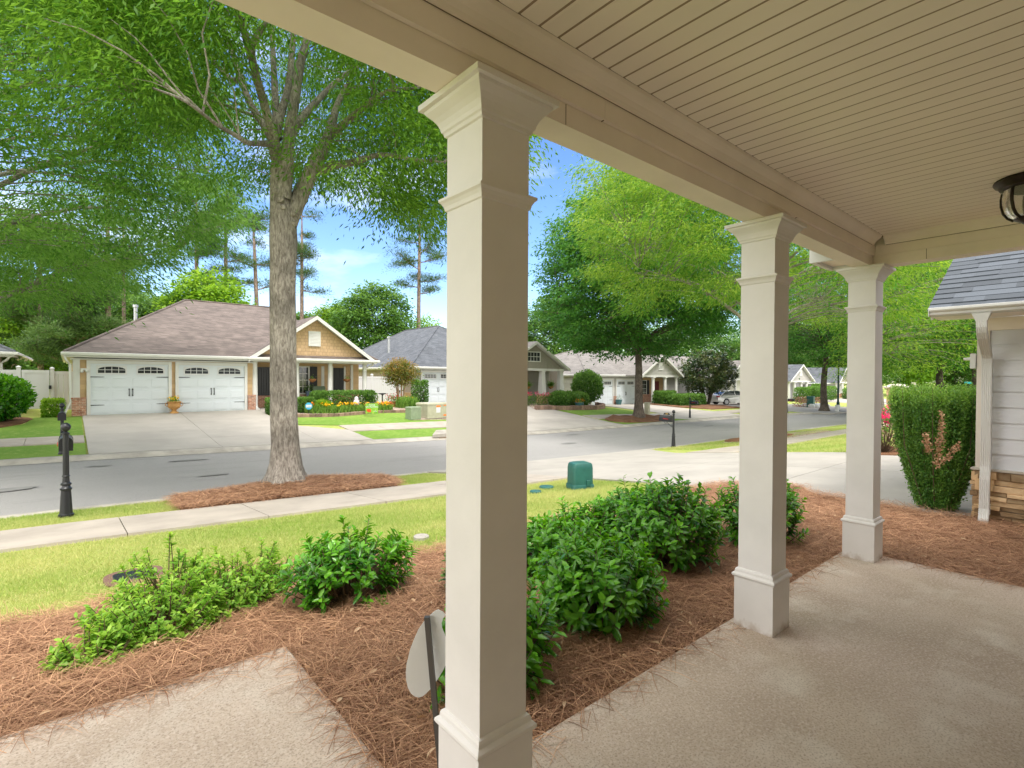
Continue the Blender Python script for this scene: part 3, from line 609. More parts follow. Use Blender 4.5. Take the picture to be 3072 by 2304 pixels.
# stone veneer: stacked irregular ledge stones
st = MB(); z = -.22
while z < .50:
    hh = random.choice([.045, .055, .06, .10, .13]); hh = min(hh, .50 - z); y = -1.5 - random.random() * .2
    if hh < .02: break
    while y < WY:
        ww = random.uniform(.12, .34) * (1.2 if hh < .08 else .9); y1 = min(y + ww, WY + .01)
        parts_ = [(z, z + hh)] if hh < .1 or random.random() < .55 else [(z, z + hh * .5), (z + hh * .5 + .004, z + hh)]
        for za, zb_ in parts_:
            st.cv = random.random(); dx = random.uniform(.035, .075)
            j = lambda s=.008: random.uniform(-s, s)
            q = [(WX - dx + j(), y + .004 + j(.004), za + .003 + abs(j(.005))), (WX - dx + j(), y1 - .004 + j(.004), za + .003 + abs(j(.005))), (WX - dx + j(), y1 - .004 + j(.004), zb_ - .003 - abs(j(.006))), (WX - dx + j(), y + .004 + j(.004), zb_ - .003 - abs(j(.006)))]
            rim = [(WX - dx + .02, y + .0005, za), (WX - dx + .02, y1 - .0005, za), (WX - dx + .02, y1 - .0005, zb_), (WX - dx + .02, y + .0005, zb_)]
            bk = [(WX, p[1], p[2]) for p in rim]
            st.add(q + rim + bk, [(0, 3, 2, 1)] + [(i, (i + 1) % 4, 4 + (i + 1) % 4, 4 + i) for i in range(4)] + [(4 + i, 4 + (i + 1) % 4, 8 + (i + 1) % 4, 8 + i) for i in range(4)])
        y = y1
    z += hh
# returning stones round the corner (face +y)
z = -.22
while z < .50:
    hh = min(random.choice([.05, .06, .11]), .50 - z)
    if hh < .02: break
    x = WX - .05
    while x < WX + 1.2:
        ww = random.uniform(.15, .35); st.cv = random.random(); st.box(x + .004, WY - .02, z + .003, x + ww - .003, WY + random.uniform(.02, .055), z + hh - .003, bev=.006); x += ww
    z += hh
st.build('stone_veneer', M['stone_a'], t)
MB().box(WX - .07, -1.6, .502, WX + .05, WY + .04, .527, bev=.004).build('stone_ledge', mat('ledge_cap', (.5, .46, .40, 1), .8), t)
# roof slope rising in +x, shingle tabs as real thickness
sl_ = .577; RX0, RZ0, RY1 = 7.30, 2.275, 1.40
def rp(u, y, up=0):   # u along slope
    c_ = 1 / math.hypot(1, sl_); return (RX0 + u * c_ - up * sl_ * c_, y, RZ0 + u * sl_ * c_ + up * c_)
rf = MB(); rf.prism([rp(0, -4, -.02), rp(3.6, -4, -.02), rp(3.6, -4, 0), rp(0, -4, 0)], (0, 4 + RY1, 0)); u = 0; ci = 0
sh = MB()
while u < 3.4:
    y = RY1 + .02
    while y > -4:
        ww = random.uniform(.14, .36); hi = random.random() < .5; sh.cv = random.uniform(.05, 1)
        th = .012 if hi else .006; y2 = y - ww
        a = [rp(u - .004, y, th + .003), rp(u - .004, y2, th + .003), rp(u + .165, y2, .002), rp(u + .165, y, .002), rp(u - .004, y, 0), rp(u - .004, y2, 0), rp(u + .165, y, 0), rp(u + .165, y2, 0)]
        sh.add(a, [(0, 1, 2, 3), (4, 5, 1, 0), (0, 3, 6, 4), (1, 5, 7, 2)]); y = y2
    u += .142
rf.build('roof_deck', M['gap'], t)
sh.build('shingles', mat('slate_shingle_tabs', (.085, .098, .118, 1), .9, var=.1, vs_=160, bump=.25, bs=220, attr=.28, detail=3), t)
MB().box(7.285, -3.5, 2.21, 7.31, 1.36, 2.29).prism([rp(0, 1.38, -.03), rp(3.4, 1.38, -.03), rp(3.4, 1.38, -.16), rp(0, 1.38, -.12)], (0, .018, 0)).build('fascia', M['white'], t)
# gutter: K-style profile along y
gpz = [(7.28, 2.285), (7.28, 2.195), (7.22, 2.195), (7.195, 2.212), (7.19, 2.235), (7.172, 2.25), (7.165, 2.262), (7.165, 2.285), (7.176, 2.288), (7.178, 2.265), (7.19, 2.255), (7.205, 2.235), (7.21, 2.205), (7.272, 2.203), (7.272, 2.285)]
MB().prism([(x, -3.5, z) for x, z in gpz], (0, 4.88, 0)).box(7.166, 1.381, 2.196, 7.279, 1.386, 2.286).build('gutter', M['white'], t)
# dummy gable face of the wing
gf = MB(); lap(gf, WX, 13.9, WY, 2.17, 4.2, axis='x', sgn=1, top=lambda z: (WX + (z - 2.17) / sl_, 13.9 - (z - 2.17) / sl_)); gf.build('gable_siding', M['greyside'], t)
# downspout: fluted rectangular tube following elbows
t = thing('downspout', 'white fluted downspout with elbows on the corner of the garage wing', 'downspout', (7.65, .95, 0))
def spout(path, hw=.042, hd=.028, parent=None, name='pipe', m=None, nfl=5):
    """fluted rectangle swept along a path lying in the x-z plane at constant y"""
    sec = []
    for i in range(nfl * 4 + 1):
        f = i / (nfl * 4); sec.append((-hw + 2 * hw * f, -hd - (.004 if (i % 4) in (1, 2) else 0)))
    sec += [(hw, hd), (-hw, hd)]
    n = len(sec); vs_ = []; k = len(path)
    for i in range(k):
        a, b = Vector(path[max(i - 1, 0)]), Vector(path[min(i + 1, k - 1)]); tn = (b - a).normalized(); nrm = Vector((tn.z, 0, -tn.x))
        if nrm.x < 0: nrm = -nrm
        for (q, r) in sec: vs_.append(Vector(path[i]) + Vector((0, -q, 0)) + nrm * r)
    fs = [(i * n + j, i * n + (j + 1) % n, (i + 1) * n + (j + 1) % n, (i + 1) * n + j) for i in range(k - 1) for j in range(n)] + [tuple(range(n)), tuple(range((k - 1) * n, k * n))]
    return MB().add(vs_, fs).build(name, m or M['white'], parent)
yp = .955
spout([(7.235, yp, 2.125), (7.24, yp, 2.06), (7.26, yp, 2.01), (7.30, yp, 1.96), (7.44, yp, 1.87), (7.56, yp, 1.80), (7.60, yp, 1.75), (7.615, yp, 1.68), (7.62, yp, .62), (7.617, yp, .56), (7.60, yp, .50), (7.585, yp, .42), (7.58, yp, .20), (7.575, yp, .10), (7.55, yp, .03), (7.50, yp, -.05)], parent=t)
MB().add([(7.19, yp + .075, 2.197), (7.19, yp - .075, 2.197), (7.27, yp - .075, 2.197), (7.27, yp + .075, 2.197), (7.205, yp + .044, 2.115), (7.205, yp - .044, 2.115), (7.265, yp - .044, 2.115), (7.265, yp + .044, 2.115)], [(0, 1, 5, 4), (1, 2, 6, 5), (2, 3, 7, 6), (3, 0, 4, 7), (3, 2, 1, 0), (4, 5, 6, 7)]).build('outlet_funnel', M['white'], t)
mbr = MB()
for i in range(7): mbr.box(7.585 - .003 * i, yp - .046, 1.655 + .018 * i, 7.655, yp + .046, 1.661 + .018 * i)
mbr.build('elbow_crimp', M['white'], t); mbr = MB()
for i in range(6): mbr.box(7.535 + .006 * i, yp - .046, .05 + .02 * i, 7.62, yp + .046, .055 + .02 * i)
mbr.build('elbow_crimp', M['white'], t)
MB().box(7.41, yp - .06, -.10, 7.58, yp + .06, -.055, bev=.01).build('drain_boot', mat('grey_plastic', (.15, .13, .15, 1), .6), t)
# small coach light on the wing's corner
t = thing('outdoor_spigot_box', 'small white junction box with round knob on the garage corner', 'junction box', (7.72, 1.08, 1.6))
q = depth(2945, 1070, 6.2)
MB().box(7.70, WY + .012, 1.63, 7.77, WY + .06, 1.80, bev=.006).build('cover', M['white'], t)
MB().tube([(7.735, WY + .06, 1.74), (7.735, WY + .12, 1.74)], [.02, .014], 10).build('knob', M['white'], t)

# ------------------------------------------------------------------ foliage helpers
T4 = np.array([(0, 0, 0), (.45, .5, .0), (1, 0, -.08), (.45, -.5, .0)]); F4 = np.array([(0, 1, 2, 3)])
TB = np.array([(0, 0, 0), (.28, .40, .10), (.65, .42, .06), (1, 0, -.10), (.65, -.42, .06), (.28, -.40, .10), (.28, 0, 0), (.65, 0, -.03)])
FB = np.array([(0, 6, 1), (6, 7, 2), (6, 2, 1), (7, 3, 2), (0, 5, 6), (6, 5, 4), (6, 4, 7), (7, 4, 3)])
TN = np.array([(0, -.5, 0), (0, .5, 0), (.5, -.5, .10), (.5, .5, .10), (1, -.2, 0), (1, .2, 0)]); FN = np.array([(0, 1, 3, 2), (2, 3, 5, 4)])
def unit(a): return a / np.maximum(1e-9, np.linalg.norm(a, axis=-1, keepdims=True))
def scatter(T, F, P, D, Nn, Ls, Ws):
    """copies of template T with x along D, z near Nn; length Ls and width Ws per item"""
    n = len(P); D = unit(D); Yv = unit(np.cross(Nn, D)); Zv = np.cross(D, Yv)
    Ls = np.broadcast_to(Ls, n)[:, None, None]; Ws = np.broadcast_to(Ws, n)[:, None, None]
    V = P[:, None] + T[None, :, 0:1] * Ls * D[:, None] + T[None, :, 1:2] * Ws * Yv[:, None] + T[None, :, 2:3] * Ls * Zv[:, None]
    k = len(T); FF = (F[None] + (np.arange(n) * k)[:, None, None]).reshape(-1, F.shape[1])
    return V.reshape(-1, 3), FF
def rnd(n): return unit(R.normal(size=(n, 3)))
def leafmesh(name, P, D, Nn, L, W, var, m, parent, T=T4, F=F4):
    V, FF = scatter(T, F, P, D, Nn, L, W)
    return npmesh(name, V, FF, m, parent, var=np.repeat(var, len(T)))
def pads(cl, rad, nl, L, W, m, parent, name='crown', axis=None, droop=.35, T=T4, F=F4, jit=.35):
    """leaf sprays: each cluster centre carries nl leaves in a flat drooping pad"""
    n = len(cl); N = n * nl
    ci = np.repeat(np.arange(n), nl)
    cs = R.uniform(.65, 1.3, n)
    off = R.normal(size=(N, 3)) * np.array(rad) * .5 * cs[ci][:, None]
    rr_ = np.linalg.norm(off[:, :2], axis=1); off[:, 2] -= rr_ * rr_ * .25 / max(rad[0], .1)
    P = cl[ci] + off
    out = off.copy(); out[:, 2] *= .3
    if axis is not None: 
        o2 = cl[ci] - np.array(axis); o2[:, 2] = 0; out = out + unit(o2) * .35 * rad[0]
    D = unit(out) + rnd(N) * .7; D[:, 2] -= droop
    Nn = np.array([0, 0, 1.]) + rnd(N) * .8
    cv = R.uniform(0, 1, n); var = np.clip(.25 + .55 * cv[ci] + R.normal(size=N) * .15 + off[:, 2] / rad[2] * .30, 0, 1)  # pad tops paler, undersides darker: light and shade painted into leaf colour
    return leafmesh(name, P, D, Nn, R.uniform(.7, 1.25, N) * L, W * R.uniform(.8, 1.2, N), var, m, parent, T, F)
def ellpts(c, r, n, shell=.45, low=-1):
    out = []
    while len(out) < n:
        d = rnd(1)[0]; k = (shell + (1 - shell) * random.random() ** .6)
        p = d * k
        if p[2] < low: continue
        out.append(np.array(c) + p * np.array(r))
    return np.array(out)
def notin(cl, poly, dmin=None):
    x, y, d = proj(cl); return cl[~inpoly(x, y, poly)]
def twigs(mb, cl, skel, r0=.022, n=4, up=.25, maxl=99):
    S = np.array(skel)
    for p in cl:
        d = np.linalg.norm(S - p, axis=1) + np.maximum(0, S[:, 2] - p[2] + .3) * 1.5
        q = S[int(np.argmin(d))]; L_ = np.linalg.norm(p - q); pts = []
        if L_ > maxl: continue
        for i in range(n + 1):
            t = i / n; a = q + (p - q) * t; a = a + np.array([random.uniform(-.05, .05) * L_ * (0 < i < n), random.uniform(-.05, .05) * L_ * (0 < i < n), up * L_ * .5 * math.sin(PI * t) * .6]); pts.append(a)
        rr_ = min(.026 if r0 > .021 else .017, r0 * (.6 + .25 * L_)); mb.tube(pts, [rr_ * (1 - .75 * i / n) for i in range(n + 1)], 4, cap=False)
def sample(path, k=8):
    P = [np.array(p, float) for p in path]; o = []
    for a, b in zip(P[:-1], P[1:]):
        for i in range(k): o.append(a + (b - a) * i / k)
    return o + [P[-1]]
def smoothpath(path, rad, k=4):
    """Catmull-Rom through points, radii interpolated"""
    P = [np.array(p, float) for p in path]; P = [2 * P[0] - P[1]] + P + [2 * P[-1] - P[-2]]; o = []; ro = []
    for i in range(1, len(P) - 2):
        for j in range(k):
            t = j / k; a, b, c_, d_ = P[i - 1:i + 3]
            o.append(.5 * ((2 * b) + (-a + c_) * t + (2 * a - 5 * b + 4 * c_ - d_) * t * t + (-a + 3 * b - 3 * c_ + d_) * t ** 3)); ro.append(rad[i - 1] + (rad[i] - rad[i - 1]) * t)
    o.append(P[-2]); ro.append(rad[-1]); return o, ro
def trunkmesh(t, base, top, r, bark, flare=1.7, wob=.08, name='trunk', n=14):
    b = np.array(base, float); tp = np.array(top, float); Ht = np.linalg.norm(tp - b); pts = []; rd = []
    for s, k in ((0, flare), (.12 / Ht, flare * .82), (.3 / Ht, flare * .68 if flare > 1.3 else 1.05), (.7 / Ht, 1.12), (.25, 1), (.5, .93), (.75, .86), (1, .78)):
        p = b + (tp - b) * s; p = p + np.array([math.sin(s * 5 + b[0]) * wob, math.cos(s * 4 + b[1]) * wob, 0]) * (s > .05); pts.append(p); rd.append(r * k)
    pts[0] = pts[0] - np.array([0, 0, .15])
    MB().tube(pts, rd, n).build(name, bark, t, smooth=True); return pts
def autotree(name, label, cat, base, Ht, r, crown_c, crown_r, ncl, nl, L, W, leaf, bark, group=None, fork=.35, nlimb=10, excl=None, padr=(.9, .9, .35), shell=.45, cone=0, low=-1, droop=.35, twigr=.0215, flare=1.7, keep=None, limbdown=.0):
    t = thing(name, label, cat, base, group)
    b = np.array(base, float); c = np.array(crown_c, float); cr_ = np.array(crown_r, float)
    top = np.array([c[0], c[1], c[2] + cr_[2] * .55])
    tp = trunkmesh(t, b, (b[0] + (c[0] - b[0]) * .5, b[1] + (c[1] - b[1]) * .5, b[2] + Ht * fork), r, bark, flare=flare)
    mb = MB(); skel = []
    lead = [tp[-1], (tp[-1] + top) / 2 + np.array([.2, -.15, 0]), top]; pth, rd = smoothpath(lead, [r * .76, r * .45, r * .08]); mb.tube(pth, rd, 8, cap=False); skel += sample(lead, 8)
    for i in range(nlimb):
        a = 2 * PI * i / nlimb * 1.618 * 2 + random.random(); f = random.random()
        s0 = np.array(lead[0]) * (1 - f * .8) + np.array(lead[2]) * f * .8 - np.array([0, 0, .35 * (1 - f)])
        k = random.uniform(.55, .8)
        e = c + np.array([math.cos(a) * cr_[0] * k, math.sin(a) * cr_[1] * k, cr_[2] * (-.45 - limbdown + 1.1 * f)])
        mid = (s0 + e) / 2 + np.array([0, 0, .25 * np.linalg.norm(e - s0) * .3])
        pth, rd = smoothpath([s0, mid, e], [r * (.34 - .14 * f), r * .2, r * .05]); mb.tube(pth, rd, 6, cap=False); skel += sample([s0, mid, e], 7)
    cl = ellpts(c, cr_, ncl, shell, low)
    if cone: 
        f = np.clip((cl[:, 2] - (c[2] - cr_[2])) / (2 * cr_[2]), 0, 1); k = 1 - cone * f; cl[:, 0] = c[0] + (cl[:, 0] - c[0]) * k; cl[:, 1] = c[1] + (cl[:, 1] - c[1]) * k
    if excl is not None:
        for e in excl: cl = notin(cl, e)
    twigs(mb, cl[:: max(1, len(cl) // 420)], skel, twigr)
    mb.build('branches', bark, t, smooth=True)
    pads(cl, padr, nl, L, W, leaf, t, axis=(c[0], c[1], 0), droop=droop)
    return t

# ------------------------------------------------------------------ nearest street oak
def w1(x, y, dy=0):
    q = onY(x * K, y * K, 10.5 + dy); return q
t = thing('street_oak', 'large forked oak in a pine straw ring on the near verge', 'tree', (3.5, 10.5, -.6))
prof = [((617, 1052), .50), ((619, 1040), .43), ((619, 1022), .355), ((618, 1000), .31), ((616, 960), .272), ((613, 900), .262), ((612, 800), .255), ((612, 700), .25), ((611, 620), .245), ((612, 560), .25), ((612, 520), .262), ((611, 480), .255)]
pp = [w1(*a) for a, b in prof]; rr_ = [b * .93 for a, b in prof]
mbt = MB(); n = 26; vs_ = []
for i, (p, r) in enumerate(zip(pp, rr_)):
    for j in range(n):
        a = 2 * PI * j / n; fl = max(0, (r - .27)) * .55 * math.sin(a * 5 + .6) + .008 * math.sin(a * 7 + i * .9) + .006 * math.sin(a * 11 + i * 1.7)
        vs_.append((p[0] + (r + fl) * math.cos(a), p[1] + (r + fl) * math.sin(a), p[2]))
fs = [(i * n + j, i * n + (j + 1) % n, (i + 1) * n + (j + 1) % n, (i + 1) * n + j) for i in range(len(pp) - 1) for j in range(n)]
mbt.add(vs_, fs).build('trunk', M['bark'], t, smooth=True)
limbs = [
 ([(612, 485, 0), (606, 430, 0), (603, 370, 0), (602, 330, .0)], [.235, .19, .155, .11]),
 ([(615, 500, 0), (634, 452, -.05), (661, 396, -.1), (688, 337, -.15), (711, 290, -.1), (726, 235, .2), (747, 185, .4)], [.18, .165, .145, .125, .095, .07, .045]),
 ([(611, 430, -.12), (618, 370, -.14), (624, 296, -.15), (636, 220, -.1), (649, 137, 0), (668, 60, .2), (672, -60, .5)], [.14, .13, .105, .09, .082, .065, .03]),
 ([(603, 360, 0), (592, 317, .1), (606, 250, .3), (624, 182, .5), (633, 82, .8), (640, -50, 1)], [.11, .09, .08, .07, .055, .02]),
 ([(604, 350, .05), (590, 290, -.2), (565, 205, -.5), (543, 114, -.9), (560, 70, -1.1), (575, 50, -1.2)], [.10, .085, .075, .065, .05, .03]),
 ([(543, 125, -.9), (528, 70, -1.2), (500, -20, -1.5)], [.075, .06, .03]),
 ([(600, 320, .1), (570, 270, .5), (538, 219, .9), (515, 150, 1.3), (488, 80, 1.6), (460, -10, 1.9)], [.09, .08, .068, .055, .04, .015]),
 ([(520, 165, 1.2), (500, 173, 1.5), (455, 125, 1.9), (420, 80, 2.2), (400, 0, 2.5)], [.06, .055, .045, .03, .015]),
 ([(600, 300, .3), (594, 200, .8), (590, 120, 1.2), (586, 20, 1.6)], [.08, .068, .055, .03]),
 ([(600, 325, -.1), (578, 310, -.4), (538, 309, -.9), (505, 290, -1.4), (470, 270, -1.9), (401, 219, -2.6), (330, 190, -3.2)], [.06, .052, .044, .036, .028, .02, .01]),
 ([(548, 250, .7), (488, 228, .9), (430, 212, 1.0), (370, 200, 1.2), (300, 215, 1.4)], [.035, .032, .028, .02, .01]),
 ([(615, 330, .1), (640, 272, .5), (684, 219, 1.0), (747, 160, 1.6), (820, 120, 2.2)], [.10, .085, .07, .05, .02]),
 ([(690, 369, -.15), (720, 357, -.5), (752, 353, -.9), (790, 342, -1.4), (830, 334, -1.8), (900, 345, -2.3), (960, 350, -2.8)], [.09, .08, .07, .055, .04, .03, .015]),
 ([(716, 290, -.1), (770, 245, -1), (830, 200, -2), (900, 190, -2.6)], [.08, .06, .04, .015]),
]
mb = MB(); skel = []
for pts, rd in limbs:
    W_ = [w1(a, b, c_) for a, b, c_ in pts]; pth, r2 = smoothpath(W_, rd, 4); mb.tube(pth, r2, 10, cap=False); skel += sample(W_, 6)
EX1 = [(-3000, 2500), (-3000, 280), (0, 240), (200, 280), (330, 350), (480, 372), (570, 372), (625, 400), (690, 425), (735, 385), (800, 402), (850, 470), (895, 545), (965, 565), (1140, 480), (1180, 440), (1230, 330), (1240, 0), (3000, 0), (3000, 2500)]
GAP = [(445, 180), (520, 160), (560, 300), (470, 300), (430, 260)]
cl = np.concatenate([ellpts((3.3, 10.6, 8.9), (5.6, 5.6, 4.6), 760, .35), ellpts((1.2, 8.6, 7.6), (3.2, 3.4, 2.0), 170, .2), ellpts((5.6, 9.2, 6.4), (2.6, 2.2, 2.2), 110, .2)])
cl = notin(cl, EX1); gmask = inpoly(*proj(cl)[:2], GAP); cl = cl[~gmask | (R.random(len(cl)) < .25)]
cl = cl[~(inpoly(*proj(cl)[:2], [(570, 520), (540, 350), (490, 200), (520, -60), (700, -60), (790, 150), (850, 330), (700, 420), (650, 520)]) & (proj(cl)[2] < 10.9) & (R.random(len(cl)) < .93))]
cl = cl[proj(cl)[2] > 6.0]
twigs(mb, cl[::2], skel, .016, maxl=2.0)
# small dead twiggy spray at upper left, knots on the trunk
mb.build('branches', M['bark'], t, smooth=True)
for (x, y, s) in ((604, 438, .11), (611, 455, .085), (632, 608, .075), (608, 590, .05), (624, 636, .06), (634, 470, .10), (634, 490, .09), (593, 420, .085), (617, 575, .06)):
    q = w1(x, y); r = .25; q = q - np.array(unit(np.array([q[0], q[1], 0]))) * (r - .01)
    MB().add([tuple(q + s * np.array([math.cos(a) * .75 * _sy, -math.cos(a) * .75 * _cy, math.sin(a) * .55])) for a in np.linspace(0, 2 * PI, 11)[:-1]] + [tuple(q + s * .6 * np.array([math.cos(a) * .75 * _sy - .35 * _cy, -math.cos(a) * .75 * _cy - .35 * _sy, math.sin(a) * .55])) for a in np.linspace(0, 2 * PI, 11)[:-1]] + [tuple(q - np.array([_cy, _sy, 0]) * .004)], [(i, (i + 1) % 10, 10 + (i + 1) % 10, 10 + i) for i in range(10)] + [(10 + i, 10 + (i + 1) % 10, 20) for i in range(10)]).build('branch_scar', M['bark'], t, smooth=True)
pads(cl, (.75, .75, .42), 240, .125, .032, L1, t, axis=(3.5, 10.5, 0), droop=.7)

# left street oak, mostly outside the frame
EX0 = [(470, 340), (500, 380), (522, 430), (522, 490), (450, 535), (360, 560), (320, 610), (250, 640), (-50, 650), (-50, 2500), (3000, 2500), (3000, -800), (430, -800)]
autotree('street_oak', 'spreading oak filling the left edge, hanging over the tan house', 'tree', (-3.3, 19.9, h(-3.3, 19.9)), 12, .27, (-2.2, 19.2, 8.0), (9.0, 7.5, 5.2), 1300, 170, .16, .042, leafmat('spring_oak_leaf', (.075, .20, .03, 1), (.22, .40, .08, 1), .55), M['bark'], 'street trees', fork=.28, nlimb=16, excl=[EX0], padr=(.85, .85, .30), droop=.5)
# mid tree across the road
EX2 = [(900, 745), (1150, 745), (1190, 772), (1240, 782), (1285, 797), (1320, 765), (1345, 745), (1395, 775), (1500, 775), (1620, 760), (1620, 2000), (900, 2000)]
autotree('street_maple', 'dark green maple in a mulch ring across the road between the first two columns', 'tree', (28.0, 20.2, h(28, 20.2) + .1), 14, .26, (28, 20.4, 8.9), (7.8, 7.6, 6.4), 1000, 125, .2, .11, L2, M['bark_dark'], 'street trees', fork=.3, nlimb=18, excl=[EX2, [(1390, 690), (1450, 690), (1450, 722), (1390, 722)]], padr=(1.0, 1.0, .28), shell=.4, cone=.35, droop=.4, flare=2.0, limbdown=.2)
EX3 = [(1228, 300), (1250, 440), (1278, 546), (1285, 612), (1330, 662), (1389, 678), (1422, 632), (1450, 612), (1520, 655), (1599, 648), (1720, 600), (1850, 590), (1850, 2000), (0, 2000), (0, 300)]
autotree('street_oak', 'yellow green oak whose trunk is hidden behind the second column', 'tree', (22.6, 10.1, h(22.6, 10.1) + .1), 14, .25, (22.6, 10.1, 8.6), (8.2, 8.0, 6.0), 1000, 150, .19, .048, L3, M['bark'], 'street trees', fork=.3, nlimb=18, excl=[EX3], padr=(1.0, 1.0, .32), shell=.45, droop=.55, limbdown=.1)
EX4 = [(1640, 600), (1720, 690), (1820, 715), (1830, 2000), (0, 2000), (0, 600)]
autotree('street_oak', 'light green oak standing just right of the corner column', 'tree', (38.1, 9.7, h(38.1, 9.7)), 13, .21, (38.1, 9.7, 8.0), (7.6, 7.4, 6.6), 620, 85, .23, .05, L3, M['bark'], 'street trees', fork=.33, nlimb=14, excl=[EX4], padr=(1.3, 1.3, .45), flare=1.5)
autotree('street_maple', 'dark trunked maple across the road, seen between the second and corner columns', 'tree', (51.3, 17.2, h(51.3, 17.2)), 13, .27, (51.3, 17.2, 8.2), (8.0, 7.6, 5.6), 520, 80, .28, .12, L2, M['bark_dark'], 'street trees', fork=.32, nlimb=14, padr=(1.5, 1.5, .4), flare=2.0, low=-.8)
autotree('street_maple', 'dark trunked maple rising above the left half of the vase shaped holly', 'tree', (53.5, 9.5, -1.35), 12, .28, (53.5, 9.5, 7.0), (7.4, 7.4, 5.4), 430, 80, .28, .12, L2, M['bark_dark'], 'street trees', fork=.33, nlimb=14, padr=(1.5, 1.5, .4), low=-.7)
autotree('street_maple', 'dark trunked maple just left of the white downspout, nearer than its neighbour', 'tree', (47.7, 6.6, -1.2), 11, .28, (47.7, 6.6, 6.3), (6.6, 6.6, 5.0), 400, 80, .26, .12, L2, M['bark_dark'], 'street trees', fork=.3, nlimb=14, padr=(1.4, 1.4, .4), low=-.65)

# ------------------------------------------------------------------ background trees
def at(px, d):
    r = ray(px * K, 1134); t_ = d / (r[0] * _fw.x + r[1] * _fw.y); return r[0] * t_, r[1] * t_
def zat(py, d): return CAMZ + (817 - py) / 1124 * d
bgt = [ # D-x, depth, top D-y, half width D px, kind, label
 (808, 62, 612, 82, 'f', 'round topped green tree behind the slate roof, right of the oak trunk'),
 (712, 66, 658, 30, 'l', 'small lime green tree top just above the tan gable'),
 (655, 70, 672, 25, 'f', 'small green tree top close to the right side of the oak trunk'),
 (450, 52, 588, 80, 'l', 'bright lime tree above the ridge of the brown roof'),
 (40, 48, 640, 80, 'l', 'pale green tree at the left edge behind the white fence'),
 (150, 56, 620, 90, 'f', 'dense green tree behind the white fence gate'),
 (330, 60, 640, 85, 'f', 'dense green tree behind the left slope of the brown roof'),
 (250, 68, 600, 80, 'f', 'tall green tree behind the two bare pine trunks'),
 (920, 75, 690, 34, 'l', 'small lime tree top at the foot of the lone pine'),
 (1200, 70, 640, 80, 'f', 'green tree behind the taupe porch gable'),
 (1330, 80, 690, 100, 'f', 'green tree behind the grey roof, left of the maple trunk'),
 (1500, 85, 680, 110, 'f', 'green tree behind the grey porch gable'),
 (1690, 95, 690, 90, 'f', 'green tree behind the second column'),
 (1770, 110, 640, 80, 'l', 'pale tree beyond the blue grey roofs'),
 (1860, 90, 660, 70, 'f', 'green tree behind the corner column'),
 (1960, 95, 690, 60, 'l', 'pale green tree beyond the stone entrance pier'),
 (2060, 100, 690, 70, 'f', 'dark green tree beyond the vase shaped holly'),
 (2150, 90, 680, 60, 'f', 'green tree hidden partly by the downspout'),
]
for i, (px, d, top, hw, kd, lab) in enumerate(bgt):
    x, y = at(px, d); g = h(x, y); zt_ = zat(top, d); rw = hw / 1124 * d; cz = g + (zt_ - g) * .55; rz = (zt_ - g) * .47
    autotree('background_tree', lab, 'tree', (x, y, g), zt_ - g, .22, (x, y, cz), (rw, rw, rz), int(140 + rw * rz * 5), 95, .38, .2, LL if kd == 'l' else LF, M['bark_dark'], 'trees beyond the houses', fork=.25, nlimb=8, padr=(1.3, 1.3, .6), shell=.5, droop=.2, flare=1.2)
def pine(label, px, d, top, low, tw, hw, n, lean=0, dens=1):
    x, y = at(px, d); g = h(x, y); zt_ = zat(top, d); zl = zat(low, d); rt = tw / 1124 * d / 2
    t = thing('pine_tree', label, 'pine', (x, y, g), 'tall pines')
    MB().tube([(x, y, g), (x + lean * .3, y, g + (zt_ - g) * .4), (x + lean * .7, y, g + (zt_ - g) * .75), (x + lean, y, zt_)], [rt * 1.15, rt, rt * .75, rt * .2], 10).build('trunk', M['bark_pine'], t, smooth=True)
    mb = MB(); cl = []
    rw = hw / 1124 * d
    for i in range(n):
        f = (i + random.random() * .7) / n if 'lone' in label else random.random() ** .8; z0 = zl + (zt_ - zl) * f; a = i * 2.4 + random.random() * .8
        Lb = rw * (1 - .55 * f) * random.uniform(.55, 1.1); rise = Lb * random.uniform(-.15, .5)
        s_ = np.array([x + lean * (.5 + .5 * f), y, z0]); e = s_ + np.array([math.cos(a) * Lb, math.sin(a) * Lb, rise]); mid = (s_ + e) / 2 - np.array([0, 0, Lb * .05])
        mb.tube([s_, mid, e], [.07, .05, .02], 5, cap=False)
        for k in range(max(3, int(Lb * 3.0 * dens))):
            u = random.uniform(.3, 1.1); q = s_ + (e - s_) * u + np.array([random.uniform(-.8, .8), random.uniform(-.8, .8), random.uniform(-.1, .5)]) * (.6 + .2 * Lb * .3)
            cl.append(q); mb.tube([s_ + (e - s_) * max(.2, u - .25), q], [.025, .01], 4, cap=False)
    mb.build('branches', M['bark_pine'], t, smooth=True)
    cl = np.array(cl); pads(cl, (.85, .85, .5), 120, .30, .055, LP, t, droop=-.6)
pine('lone slender pine with flat tiered boughs left of the nearest column', 903, 66, 440, 640, 8.5, 82, 16, lean=.2)
pine('pine with scattered boughs just right of the oak trunk', 652, 62, 455, 640, 8, 60, 14)
pine('tall pine left of the oak trunk above the brown ridge', 560, 55, 470, 640, 9, 72, 14, lean=-.6)
pine('tall dark pine behind the ridge top, leftmost of the clustered pines', 425, 60, 395, 620, 9, 75, 22, dens=1.4)
pine('tall pine between the clustered pines above the lime tree', 488, 64, 425, 640, 9, 60, 20, dens=1.4)
pine('pine with a bare trunk left of the brown roof slope', 234, 46, 420, 620, 11, 70, 12)
pine('thin pine trunk close beside the bare trunked pine', 268, 52, 470, 640, 7.5, 60, 12)
pine('low boughed pine behind the white fence', 88, 46, 480, 800, 10, 110, 34, dens=1.8)
pine('low boughed pine behind the left garage corner', 168, 44, 560, 800, 7, 100, 34, dens=1.8)
